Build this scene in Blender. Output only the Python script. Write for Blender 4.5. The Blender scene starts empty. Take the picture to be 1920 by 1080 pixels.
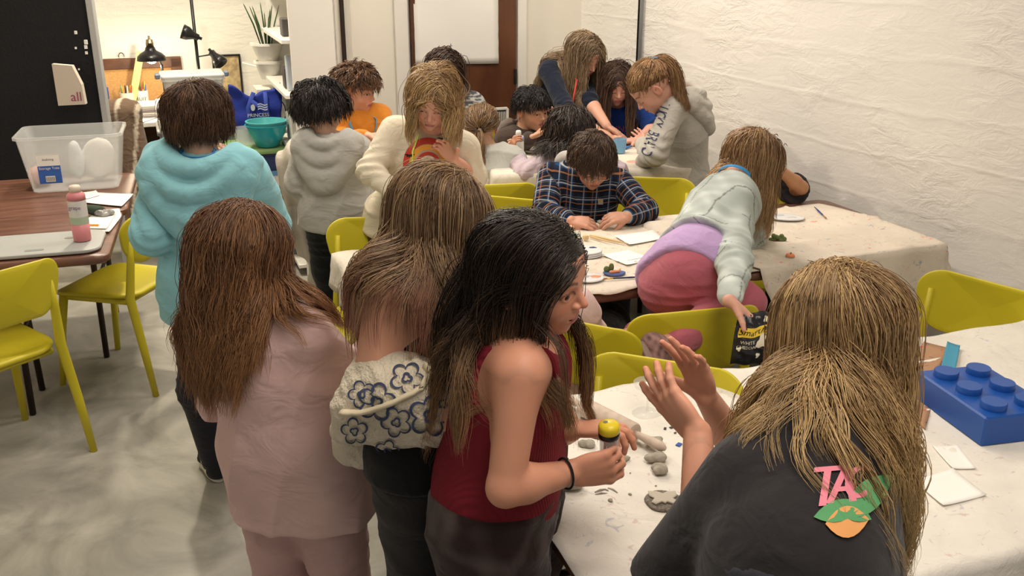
import bpy, math, random
import numpy as np
from math import sin, cos, pi, atan, radians
from mathutils import Vector, Matrix

# ------------------------------------------------------------------ camera, world, lights, exposure
scene = bpy.context.scene
COL = scene.collection
CAM_H = 1.87
FPX = 1800.0
TH = atan(646 / FPX)
cam_data = bpy.data.cameras.new('camera')
cam_data.sensor_width = 36.0
cam_data.lens = 36.0 * FPX / 1920.0
cam_data.clip_start = 0.05
cam = bpy.data.objects.new('camera', cam_data)
COL.objects.link(cam)
cam.location = (0, 0, CAM_H)
cam.rotation_euler = (pi / 2 - TH, 0, 0)
scene.camera = cam
scene.view_settings.view_transform = 'Standard'
scene.view_settings.look = 'None'
scene.view_settings.gamma = 1.0
scene.view_settings.exposure = 0.05
scene.view_settings.use_curve_mapping = False

world = bpy.data.worlds.new('room_world')
scene.world = world
world.use_nodes = True
world.node_tree.nodes['Background'].inputs[0].default_value = (1.0, 0.95, 0.89, 1)
world.node_tree.nodes['Background'].inputs[1].default_value = 0.30


def area_light(name, loc, size, power, color, rot=(0, 0, 0), sy=None):
    l = bpy.data.lights.new(name, 'AREA')
    l.size = size
    if sy:
        l.shape = 'RECTANGLE'
        l.size_y = sy
    l.energy = power
    l.color = color
    o = bpy.data.objects.new(name, l)
    COL.objects.link(o)
    o.location = loc
    o.rotation_euler = rot
    return o


WARM = (1.0, 0.905, 0.81)
area_light('unseen_ceiling_light', (-0.9, 3.0, 3.15), 0.9, 28, WARM)
area_light('unseen_ceiling_light', (0.5, 1.3, 3.15), 0.9, 29, WARM)
area_light('unseen_ceiling_light', (0.3, 4.6, 3.15), 0.7, 34, WARM)
area_light('unseen_ceiling_light', (-0.5, 5.1, 3.15), 0.5, 13, WARM)  # added light to brighten the left of the back wall, no lamp seen here
area_light('unseen_ceiling_light', (-1.6, 6.3, 3.1), 0.5, 12, (1.0, 0.93, 0.82))
area_light('unseen_ceiling_light', (-1.9, 5.3, 3.1), 0.16, 62, (1.0, 0.9, 0.72))
area_light('unseen_ceiling_light', (0.9, 0.2, 3.0), 1.2, 21, WARM)


# ------------------------------------------------------------------ pixel helpers (photo frame 1920x1080 -> point in the room)
def ray(px, py):
    a = (px - 960) / FPX
    b = -(py - 540) / FPX
    c, s = cos(TH), sin(TH)
    return np.array([a, c + b * s, -s + b * c])


def Pz(px, py, z):
    r = ray(px, py)
    return np.array([0, 0, CAM_H]) + r * ((z - CAM_H) / r[2])


def PY(px, py, Y):
    r = ray(px, py)
    return np.array([0, 0, CAM_H]) + r * (Y / r[1])


def V(*a):
    return np.array(a, dtype=float)


def nrm(v):
    v = np.asarray(v, float)
    return v / (np.linalg.norm(v) + 1e-12)


ANG = radians(20.5)                      # the room's own axes, seen from the camera
AX = V(cos(ANG), sin(ANG), 0)
BX = V(-sin(ANG), cos(ANG), 0)
UP = V(0, 0, 1)


# ------------------------------------------------------------------ materials
MATS = {}


def mat(name, color, rough=0.6, metal=0.0, spec=0.4, noise=0.0, nscale=8.0, bump=0.0, bscale=60.0, bdist=0.004,
        trans=0.0, alpha=1.0, ior=1.45, emit=None, estr=0.0, sheen=0.0, sss=0.0, col2=None, detail=4.0, coat=0.0):
    if name in MATS:
        return MATS[name]
    m = bpy.data.materials.new(name)
    m.use_nodes = True
    nt = m.node_tree
    N, L = nt.nodes, nt.links
    b = N['Principled BSDF']
    b.inputs['Base Color'].default_value = (*color, 1)
    b.inputs['Roughness'].default_value = rough
    b.inputs['Metallic'].default_value = metal
    b.inputs['Specular IOR Level'].default_value = spec
    b.inputs['Transmission Weight'].default_value = trans
    b.inputs['Alpha'].default_value = alpha
    b.inputs['IOR'].default_value = ior
    b.inputs['Sheen Weight'].default_value = sheen
    b.inputs['Coat Weight'].default_value = coat
    if sss:
        b.inputs['Subsurface Weight'].default_value = sss
        b.inputs['Subsurface Radius'].default_value = (0.012, 0.005, 0.003)
        b.inputs['Subsurface Scale'].default_value = 1.0
    if emit:
        b.inputs['Emission Color'].default_value = (*emit, 1)
        b.inputs['Emission Strength'].default_value = estr
    tc = N.new('ShaderNodeTexCoord')
    if noise > 0 or col2:
        n = N.new('ShaderNodeTexNoise')
        n.inputs['Scale'].default_value = nscale
        n.inputs['Detail'].default_value = detail
        L.new(tc.outputs['Object'], n.inputs['Vector'])
        r = N.new('ShaderNodeValToRGB')
        c2 = col2 if col2 else tuple(min(1, c * (1 - noise)) for c in color)
        r.color_ramp.elements[0].position = 0.35
        r.color_ramp.elements[1].position = 0.65
        r.color_ramp.elements[0].color = (*c2, 1)
        r.color_ramp.elements[1].color = (*color, 1)
        L.new(n.outputs['Fac'], r.inputs['Fac'])
        L.new(r.outputs['Color'], b.inputs['Base Color'])
    if bump > 0:
        n2 = N.new('ShaderNodeTexNoise')
        n2.inputs['Scale'].default_value = bscale
        n2.inputs['Detail'].default_value = 3
        L.new(tc.outputs['Object'], n2.inputs['Vector'])
        bp = N.new('ShaderNodeBump')
        bp.inputs['Strength'].default_value = bump
        bp.inputs['Distance'].default_value = bdist
        L.new(n2.outputs['Fac'], bp.inputs['Height'])
        L.new(bp.outputs['Normal'], b.inputs['Normal'])
    MATS[name] = m
    return m


def attr_mat(name, rough=0.5, spec=0.35, sss=0.0, bump=0.0, bscale=60.0, bdist=0.003, sheen=0.0, aniso=0.0):
    """Principled whose base colour is the mesh's own colour attribute 'col'."""
    m = mat(name, (0.8, 0.8, 0.8), rough=rough, spec=spec, sss=sss, bump=bump, bscale=bscale, bdist=bdist, sheen=sheen)
    nt = m.node_tree
    if not any(n.type == 'ATTRIBUTE' for n in nt.nodes):
        a = nt.nodes.new('ShaderNodeAttribute')
        a.attribute_name = 'col'
        nt.links.new(a.outputs['Color'], nt.nodes['Principled BSDF'].inputs['Base Color'])
    return m


# ------------------------------------------------------------------ mesh + object helpers
def new_mesh(name, verts, faces, mats=(), fmat=None, smooth=True, col=None, cl=None, parent=None, loc=None):
    """Link ONE mesh object. verts (n,3) numpy in world space, faces: array (m,k) or list of tuples."""
    me = bpy.data.meshes.new(name)
    verts = np.asarray(verts, np.float32).reshape(-1, 3)
    if parent is not None and loc is None:
        off = np.array(parent_world(parent), np.float32)
    else:
        off = np.array(loc if loc is not None else (0, 0, 0), np.float32)
    vv = verts - off
    if isinstance(faces, np.ndarray) and faces.ndim == 2:
        k = faces.shape[1]
        me.vertices.add(len(vv))
        me.vertices.foreach_set('co', vv.ravel())
        me.loops.add(faces.size)
        me.loops.foreach_set('vertex_index', faces.astype(np.int32).ravel())
        me.polygons.add(len(faces))
        me.polygons.foreach_set('loop_start', (np.arange(len(faces)) * k).astype(np.int32))
        me.polygons.foreach_set('loop_total', np.full(len(faces), k, np.int32))
        me.update(calc_edges=True)
    else:
        me.from_pydata([tuple(map(float, v)) for v in vv], [], [tuple(int(i) for i in f) for f in faces])
        me.update()
    for m in mats:
        me.materials.append(m)
    if fmat is not None and len(me.polygons) == len(fmat):
        me.polygons.foreach_set('material_index', np.asarray(fmat, np.int32))
    me.polygons.foreach_set('use_smooth', np.full(len(me.polygons), bool(smooth)))
    if col is not None:
        a = me.color_attributes.new('col', 'FLOAT_COLOR', 'POINT')
        c4 = np.ones((len(vv), 4), np.float32)
        c4[:, :3] = col
        a.data.foreach_set('color', c4.ravel())
    if cl is not None:
        a = me.attributes.new('cl', 'FLOAT_VECTOR', 'POINT')
        a.data.foreach_set('vector', np.asarray(cl, np.float32).ravel())
    o = bpy.data.objects.new(name, me)
    COL.objects.link(o)
    if parent is not None:
        o.parent = parent
    else:
        o.location = tuple(float(x) for x in off)
    return o


PW = {}


def parent_world(o):
    if o is None:
        return (0, 0, 0)
    p = np.array(o.location[:], float)
    if o.parent is not None:
        p = p + np.array(parent_world(o.parent))
    return p


def thing(name, label, cat, loc=(0, 0, 0), group=None):
    o = bpy.data.objects.new(name, None)
    o.empty_display_size = 0.05
    COL.objects.link(o)
    o.location = tuple(float(x) for x in loc)
    o['label'] = label
    o['category'] = cat
    if group:
        o['group'] = group
    return o


def tag(o, label, cat, group=None, kind=None):
    o['label'] = label
    o['category'] = cat
    if group:
        o['group'] = group
    if kind:
        o['kind'] = kind
    return o


class MB:
    """collects simple shapes into one mesh"""

    def __init__(s):
        s.v, s.f, s.m = [], [], []
        s.n = 0

    def add(s, v, f, mi=0):
        v = np.asarray(v, float).reshape(-1, 3)
        s.v.append(v)
        for q in f:
            s.f.append(tuple(int(i) + s.n for i in q))
            s.m.append(mi)
        s.n += len(v)
        return s

    def box(s, c, size, ax=None, mi=0, bev=0.0):
        """box centred at c with axes ax (3x3 rows) ; bevelled by chamfering"""
        ax = np.eye(3) if ax is None else np.asarray(ax)
        h = np.array(size) / 2.0
        if bev <= 0:
            pts = [(x, y, z) for z in (-1, 1) for y in (-1, 1) for x in (-1, 1)]
            v = np.array(pts) * h
            f = [(0, 2, 3, 1), (4, 5, 7, 6), (0, 1, 5, 4), (2, 6, 7, 3), (0, 4, 6, 2), (1, 3, 7, 5)]
        else:
            b = min(bev, h.min() * 0.95)
            v, idx = [], {}
            for sx in (-1, 1):
                for sy in (-1, 1):
                    for sz in (-1, 1):
                        for a in range(3):
                            p = np.array([sx, sy, sz]) * (h - b)
                            p[a] = (sx, sy, sz)[a] * h[a]
                            idx[(sx, sy, sz, a)] = len(v)
                            v.append(p)
            v = np.array(v)
            f = []
            for a in range(3):
                o1, o2 = [(1, 2), (2, 0), (0, 1)][a]
                for sg in (-1, 1):
                    q = []
                    for (s1, s2) in ((-1, -1), (1, -1), (1, 1), (-1, 1)):
                        k = [0, 0, 0]
                        k[a] = sg
                        k[o1] = s1
                        k[o2] = s2
                        q.append(idx[(k[0], k[1], k[2], a)])
                    f.append(tuple(q if sg > 0 else q[::-1]))
            for a in range(3):                      # edges parallel to axis a
                o1, o2 = [(1, 2), (2, 0), (0, 1)][a]
                for s1 in (-1, 1):
                    for s2 in (-1, 1):
                        q = []
                        for (sa, w) in ((-1, o1), (1, o1), (1, o2), (-1, o2)):
                            k = [0, 0, 0]
                            k[a] = sa
                            k[o1] = s1
                            k[o2] = s2
                            q.append(idx[(k[0], k[1], k[2], w)])
                        f.append(tuple(q if s1 * s2 > 0 else q[::-1])[::-1])
            for sx in (-1, 1):
                for sy in (-1, 1):
                    for sz in (-1, 1):
                        q = [idx[(sx, sy, sz, a)] for a in range(3)]
                        f.append(tuple(q if sx * sy * sz > 0 else q[::-1]))
        s.add(np.asarray(c) + v @ ax, f, mi)
        return s

    def tube(s, pts, r, n=10, mi=0, cap=True, flat=None, fdir=None):
        pts = np.asarray(pts, float)
        r = np.broadcast_to(np.asarray(r, float), (len(pts),))
        T = np.gradient(pts, axis=0)
        T /= np.linalg.norm(T, axis=1)[:, None] + 1e-12
        ref = V(0, 0, 1) if abs(T[0][2]) < 0.9 else V(1, 0, 0)
        if fdir is not None:
            ref = np.asarray(fdir, float)
        U = nrm(np.cross(T[0], ref))
        rings = []
        for i in range(len(pts)):
            U = nrm(U - T[i] * (U @ T[i]))
            W = np.cross(T[i], U)
            a = np.arange(n) * 2 * pi / n
            fl = 1.0 if flat is None else flat
            rings.append(pts[i] + r[i] * (np.cos(a)[:, None] * U + fl * np.sin(a)[:, None] * W))
        v = np.concatenate(rings)
        f = []
        for i in range(len(pts) - 1):
            for j in range(n):
                k = (j + 1) % n
                f.append((i * n + j, i * n + k, (i + 1) * n + k, (i + 1) * n + j))
        if cap:
            f.append(tuple(range(n))[::-1])
            f.append(tuple((len(pts) - 1) * n + j for j in range(n)))
        s.add(v, f, mi)
        return s

    def lathe(s, prof, c=(0, 0, 0), ax=None, n=24, mi=0, close=False):
        """profile [(r,z)...] turned about local z ; ax rows = local x,y,z"""
        ax = np.eye(3) if ax is None else np.asarray(ax)
        a = np.arange(n) * 2 * pi / n
        v = []
        for (r, z) in prof:
            r = max(r, 1e-5)
            v.append(np.stack([r * np.cos(a), r * np.sin(a), np.full(n, z)], 1))
        v = np.concatenate(v)
        f = []
        for i in range(len(prof) - 1):
            for j in range(n):
                k = (j + 1) % n
                f.append((i * n + j, i * n + k, (i + 1) * n + k, (i + 1) * n + j))
        if prof[0][0] > 1e-4 and not close:
            f.append(tuple(range(n))[::-1])
        if prof[-1][0] > 1e-4 and not close:
            f.append(tuple((len(prof) - 1) * n + j for j in range(n)))
        s.add(np.asarray(c) + v @ ax, f, mi)
        return s

    def prism(s, outline, z0, z1, mi=0, M=None):
        """outline (n,2) extruded z0..z1 ; M optional function (v)->v"""
        o = np.asarray(outline, float)
        n = len(o)
        v = np.concatenate([np.c_[o, np.full(n, z0)], np.c_[o, np.full(n, z1)]])
        if M is not None:
            v = M(v)
        f = [tuple(range(n))[::-1], tuple(range(n, 2 * n))]
        for j in range(n):
            k = (j + 1) % n
            f.append((j, k, n + k, n + j))
        s.add(v, f, mi)
        return s

    def build(s, name, mats, parent=None, smooth=False, loc=None, angle=None):
        if not isinstance(mats, (list, tuple)):
            mats = [mats]
        o = new_mesh(name, np.concatenate(s.v), s.f, mats, s.m, smooth, parent=parent, loc=loc)
        if angle is not None:
            try:
                o.data.polygons.foreach_set('use_smooth', np.full(len(o.data.polygons), True))
                o.data.set_sharp_from_angle(angle=radians(angle))
            except Exception:
                pass
        return o


def rrect(w, d, r, n=6):
    """rounded rectangle outline centred at origin"""
    out = []
    for (sx, sy, a0) in ((1, 1, 0), (-1, 1, 90), (-1, -1, 180), (1, -1, 270)):
        for i in range(n + 1):
            a = radians(a0 + 90 * i / n)
            out.append((sx * (w / 2 - r) + r * cos(a), sy * (d / 2 - r) + r * sin(a)))
    return np.array(out)


def slab(outline, zlo, zhi, bev=0.004, bend=None, rings=5):
    """solid plate with rounded rim: outline (n,2); rows of inset loops so it can be bent"""
    o = np.asarray(outline, float)
    c = o.mean(0)
    n = len(o)

    def inset(k):
        return c + (o - c) * k
    span = np.abs(o - c).max()
    b = bev / span
    loops = []
    for k in np.linspace(0.02, 1 - b, rings):
        loops.append(np.c_[inset(k), np.full(n, zlo)])
    zc = (zlo + zhi) / 2
    loops.append(np.c_[inset(1 - b * 0.3), np.full(n, zlo + (zc - zlo) * 0.3)])
    loops.append(np.c_[inset(1), np.full(n, zc)])
    loops.append(np.c_[inset(1 - b * 0.3), np.full(n, zhi - (zhi - zc) * 0.3)])
    for k in np.linspace(1 - b, 0.02, rings):
        loops.append(np.c_[inset(k), np.full(n, zhi)])
    v = np.concatenate(loops)
    f = [tuple(range(n))[::-1]]
    m = len(loops)
    for i in range(m - 1):
        for j in range(n):
            k = (j + 1) % n
            f.append((i * n + j, i * n + k, (i + 1) * n + k, (i + 1) * n + j))
    f.append(tuple((m - 1) * n + j for j in range(n)))
    if bend is not None:
        v = bend(v)
    return v, f


def copy_tree(o, parent=None):
    c = o.copy()
    COL.objects.link(c)
    if parent is not None:
        c.parent = parent
    for ch in list(o.children):
        copy_tree(ch, c)
    return c


# ------------------------------------------------------------------ noise for folds
_rs = np.random.RandomState(11)
_ND = _rs.normal(size=(14, 3))
_ND /= np.linalg.norm(_ND, axis=1)[:, None]
_NP = _rs.uniform(0, 6.28, 14)


def wnoise(P, freq, seed=0):
    """smooth pseudo noise in [-1,1]"""
    s = 0
    ph = seed * 1.7
    for i in range(5):
        q = P @ _ND[(i + seed) % 14] * freq * (0.7 + 0.25 * i)
        q2 = P @ _ND[(i + 5 + seed) % 14] * freq * 0.6
        s = s + np.sin(q + 1.3 * np.sin(q2 + _NP[i] + ph) + _NP[(i + 3) % 14] + ph)
    return s / 3.2


# ------------------------------------------------------------------ signed distance fields -> one continuous surface
def d_cone(P, a, b, r1, r2):
    ba = b - a
    L = np.linalg.norm(ba) + 1e-9
    h = np.clip((P - a) @ ba / (L * L), 0, 1)
    q = P - a - h[:, None] * ba
    return np.sqrt((q * q).sum(1)) - (r1 + (r2 - r1) * h)


def d_ell(P, c, R, rad):
    q = (P - c) @ R.T
    k0 = np.sqrt(((q / rad) ** 2).sum(1))
    k1 = np.sqrt(((q / (rad * rad)) ** 2).sum(1)) + 1e-9
    return k0 * (k0 - 1.0) / k1


class Field:
    """smooth union / difference of simple solids; far solids are skipped point-group by point-group"""

    def __init__(s):
        s.p = []          # (op, func, k, centre or None, bound)

    def cone(s, a, b, r1, r2=None, k=0.02, op='u', flat=None, fr=1.0):
        a = np.asarray(a, float)
        b = np.asarray(b, float)
        r2 = r1 if r2 is None else r2
        bc, br = (a + b) / 2, np.linalg.norm(a - b) / 2 + max(r1, r2)
        if flat is None:
            s.p.append((op, lambda P: d_cone(P, a, b, r1, r2), k, bc, br))
        else:
            n = nrm(flat)

            def fn(P):
                Q = P + ((P - a) @ n)[:, None] * (1 / fr - 1) * n
                bb = b + ((b - a) @ n) * (1 / fr - 1) * n
                return d_cone(Q, a, bb, r1, r2) * (0.5 + 0.5 * fr)
            s.p.append((op, fn, k, bc, br))
        return s

    def ell(s, c, rad, R=None, k=0.02, op='u'):
        c = np.asarray(c, float)
        rad = np.asarray(rad, float)
        R = np.eye(3) if R is None else np.asarray(R)
        s.p.append((op, lambda P: d_ell(P, c, R, rad), k, c, rad.max()))
        return s

    def plane(s, c, n, k=0.004, op='i'):
        c = np.asarray(c, float)
        n = nrm(n)
        s.p.append((op, lambda P: (P - c) @ n, k, None, 0))
        return s

    def fn(s, f, k=0.0, op='u', c=None, r=0):
        s.p.append((op, f, k, c, r))
        return s

    def near(s, c, r):
        q = Field()
        q.p = [t for t in s.p if t[3] is None or ((c - t[3]) @ (c - t[3])) ** .5 < r + t[4] + t[2] + .05]
        return q

    def raw(s, P):
        d = None
        for op, f, k, _, _ in s.p:
            if d is None and op != 'u':
                d = np.full(len(P), .06)
            e = f(P)
            if op == 'u':
                if d is None:
                    d = e
                else:
                    h = np.maximum(k - np.abs(d - e), 0) / (k + 1e-9)
                    d = np.minimum(d, e) - h * h * k * 0.25
            elif op == 's':
                e = -e
                h = np.maximum(k - np.abs(d - e), 0) / (k + 1e-9)
                d = np.maximum(d, e) + h * h * k * 0.25
            elif op == 'i':
                h = np.maximum(k - np.abs(d - e), 0) / (k + 1e-9)
                d = np.maximum(d, e) + h * h * k * 0.25
            elif op == 'd':
                d = d + e
        if d is None:
            d = np.full(len(P), .06)
        return d

    def __call__(s, P):
        if len(P) < 3000 or len(s.p) < 12:
            return s.raw(P)
        CS = .11
        key = np.floor(P / CS).astype(np.int64)
        kk = (key[:, 0] * 4001 + key[:, 1]) * 4001 + key[:, 2]
        order = np.argsort(kk, kind='stable')
        ks = kk[order]
        cuts = np.flatnonzero(np.diff(ks)) + 1
        out = np.empty(len(P))
        for grp in np.split(order, cuts):
            c = (key[grp[0]] + .5) * CS
            out[grp] = s.near(c, CS * .87).raw(P[grp])
        return out


def grad(F, P, e=0.0015):
    d0 = F(P)
    g = np.stack([F(P + V(e, 0, 0)) - d0, F(P + V(0, e, 0)) - d0, F(P + V(0, 0, e)) - d0], 1)
    return g / (np.linalg.norm(g, axis=1)[:, None] + 1e-9)


def surf(F, lo, hi, h, refine=1):
    """surface nets of field F inside the box"""
    lo = np.asarray(lo, float)
    hi = np.asarray(hi, float)
    B = 5
    nb = np.maximum(np.ceil((hi - lo) / (h * B)).astype(int), 1)
    dims = nb * B + 1
    bc = np.stack(np.meshgrid(*[np.arange(n) for n in nb], indexing='ij'), -1).reshape(-1, 3)
    cen = lo + (bc + 0.5) * (B * h)
    dc = F(cen)
    act = np.abs(dc) < (B * h * 0.87 * 1.5 + 0.012)
    D = np.full(dims, 1.0, np.float32)
    ins = bc[(dc < 0) & ~act]
    for b in ins:
        i, j, k = b * B
        D[i:i + B + 1, j:j + B + 1, k:k + B + 1] = -1.0
    ab = bc[act]
    if len(ab) == 0:
        return np.zeros((0, 3)), np.zeros((0, 4), int)
    loc = np.stack(np.meshgrid(*[np.arange(B + 1)] * 3, indexing='ij'), -1).reshape(-1, 3)
    CH = 6000
    for s0 in range(0, len(ab), CH):
        a = ab[s0:s0 + CH]
        idx = (a[:, None, :] * B + loc[None]).reshape(-1, 3)
        val = F(lo + idx * h)
        D[idx[:, 0], idx[:, 1], idx[:, 2]] = val
    S = D < 0
    cs = S[:-1, :-1, :-1].astype(np.int8)
    tot = np.zeros_like(cs)
    for dx in (0, 1):
        for dy in (0, 1):
            for dz in (0, 1):
                tot += S[dx:dims[0] - 1 + dx, dy:dims[1] - 1 + dy, dz:dims[2] - 1 + dz]
    cells = np.argwhere((tot > 0) & (tot < 8))
    if len(cells) == 0:
        return np.zeros((0, 3)), np.zeros((0, 4), int)
    corners = np.array([(x, y, z) for x in (0, 1) for y in (0, 1) for z in (0, 1)])
    vals = np.stack([D[cells[:, 0] + c[0], cells[:, 1] + c[1], cells[:, 2] + c[2]] for c in corners], 1).astype(float)
    acc = np.zeros((len(cells), 3))
    cnt = np.zeros(len(cells))
    for i in range(8):
        for j in range(i + 1, 8):
            if np.abs(corners[i] - corners[j]).sum() != 1:
                continue
            a, b = vals[:, i], vals[:, j]
            m = (a < 0) != (b < 0)
            t = np.where(m, a / (a - b + 1e-12), 0)
            p = corners[i] + t[:, None] * (corners[j] - corners[i])
            acc += np.where(m[:, None], p, 0)
            cnt += m
    verts = lo + (cells + acc / cnt[:, None]) * h
    idx = np.full(tuple(dims - 1), -1, np.int32)
    idx[cells[:, 0], cells[:, 1], cells[:, 2]] = np.arange(len(cells))
    quads = []
    for ax in range(3):
        o1, o2 = [(1, 2), (2, 0), (0, 1)][ax]
        a = [slice(0, d - 1) for d in dims]
        sl0 = [slice(1, d - 1) for d in dims]
        sl0[ax] = slice(0, dims[ax] - 1)
        sl1 = list(sl0)
        sl1[ax] = slice(1, dims[ax])
        s0 = S[tuple(sl0)]
        s1 = S[tuple(sl1)]
        e = np.argwhere(s0 != s1)
        if len(e) == 0:
            continue
        flip = s0[e[:, 0], e[:, 1], e[:, 2]]
        base = e.copy()
        base[:, o1] += 1
        base[:, o2] += 1
        q = []
        for (d1, d2) in ((-1, -1), (0, -1), (0, 0), (-1, 0)):
            c = base.copy()
            c[:, o1] += d1
            c[:, o2] += d2
            q.append(idx[c[:, 0], c[:, 1], c[:, 2]])
        q = np.stack(q, 1)
        ok = (q >= 0).all(1)
        q = q[ok]
        fl = flip[ok]
        q[~fl] = q[~fl][:, ::-1]
        quads.append(q)
    quads = np.concatenate(quads)
    for _ in range(refine):
        d = F(verts)
        g = grad(F, verts)
        verts = verts - np.clip(d, -h, h)[:, None] * g * 0.8
    return verts, quads


def join_parts(parts):
    vs, fs, n = [], [], 0
    for v, f in parts:
        if len(v) == 0:
            continue
        vs.append(v)
        fs.append(f + n)
        n += len(v)
    return np.concatenate(vs), np.concatenate(fs)


def project_to(F, P, direction, off=0.002, steps=12):
    """march points P along direction until they meet field F"""
    P = np.array(P, float)
    n = nrm(direction)
    for _ in range(steps):
        d = F(P) - off
        P = P + np.clip(d, -0.05, 0.05)[:, None] * n
    return P
# ------------------------------------------------------------------ people
SKIN = attr_mat('skin', rough=0.5, spec=0.35, sss=0.12)
HAIRM = attr_mat('hair_strands', rough=0.36, spec=0.5)
CLOTH = attr_mat('knit_cloth', rough=0.9, spec=0.15, bump=0.25, bscale=450, bdist=0.0015, sheen=0.15)
_nt = CLOTH.node_tree
_tc = _nt.nodes.new('ShaderNodeTexCoord')
_n1 = _nt.nodes.new('ShaderNodeTexNoise')
_n1.inputs['Scale'].default_value = 11
_n1.inputs['Detail'].default_value = 2.5
_n1.inputs['Distortion'].default_value = 1.6
_mp = _nt.nodes.new('ShaderNodeMapping')
_mp.inputs['Rotation'].default_value = (.6, .7, .4)
_mp.inputs['Scale'].default_value = (.8, .8, 1.25)
_nt.links.new(_tc.outputs['Object'], _mp.inputs['Vector'])
_nt.links.new(_mp.outputs['Vector'], _n1.inputs['Vector'])
_b1 = _nt.nodes.new('ShaderNodeBump')
_b1.inputs['Strength'].default_value = .38
_b1.inputs['Distance'].default_value = .022
_nt.links.new(_n1.outputs['Fac'], _b1.inputs['Height'])
_ob = [n for n in _nt.nodes if n.type == 'BUMP' and n != _b1][0]
_nt.links.new(_b1.outputs['Normal'], _ob.inputs['Normal'])
EYEW = mat('eye_white', (0.75, 0.72, 0.68), rough=0.2, spec=0.5)
EYEI = mat('eye_iris', (0.05, 0.025, 0.012), rough=0.15, spec=0.5)
EYEP = mat('eye_pupil', (0.004, 0.004, 0.004), rough=0.1, spec=0.6)
LASH = mat('lash', (0.012, 0.008, 0.006), rough=0.8)


def frame(yaw, pitch=0, roll=0):
    """rows right, forward, up. yaw degrees: 0 looks away from the camera (+y), 90 looks left, -90 right, 180 at the camera.
    pitch >0 looks down, roll >0 tips the crown towards the person's right"""
    y, p, r = radians(yaw), radians(pitch), radians(roll)
    f = V(-sin(y), cos(y), 0)
    rt = V(cos(y), sin(y), 0)
    u = V(0, 0, 1)
    f2 = f * cos(p) - u * sin(p)
    u2 = u * cos(p) + f * sin(p)
    rt2 = rt * cos(r) - u2 * sin(r)
    u3 = u2 * cos(r) + rt * sin(r)
    return np.array([rt2, f2, u3])


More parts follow.
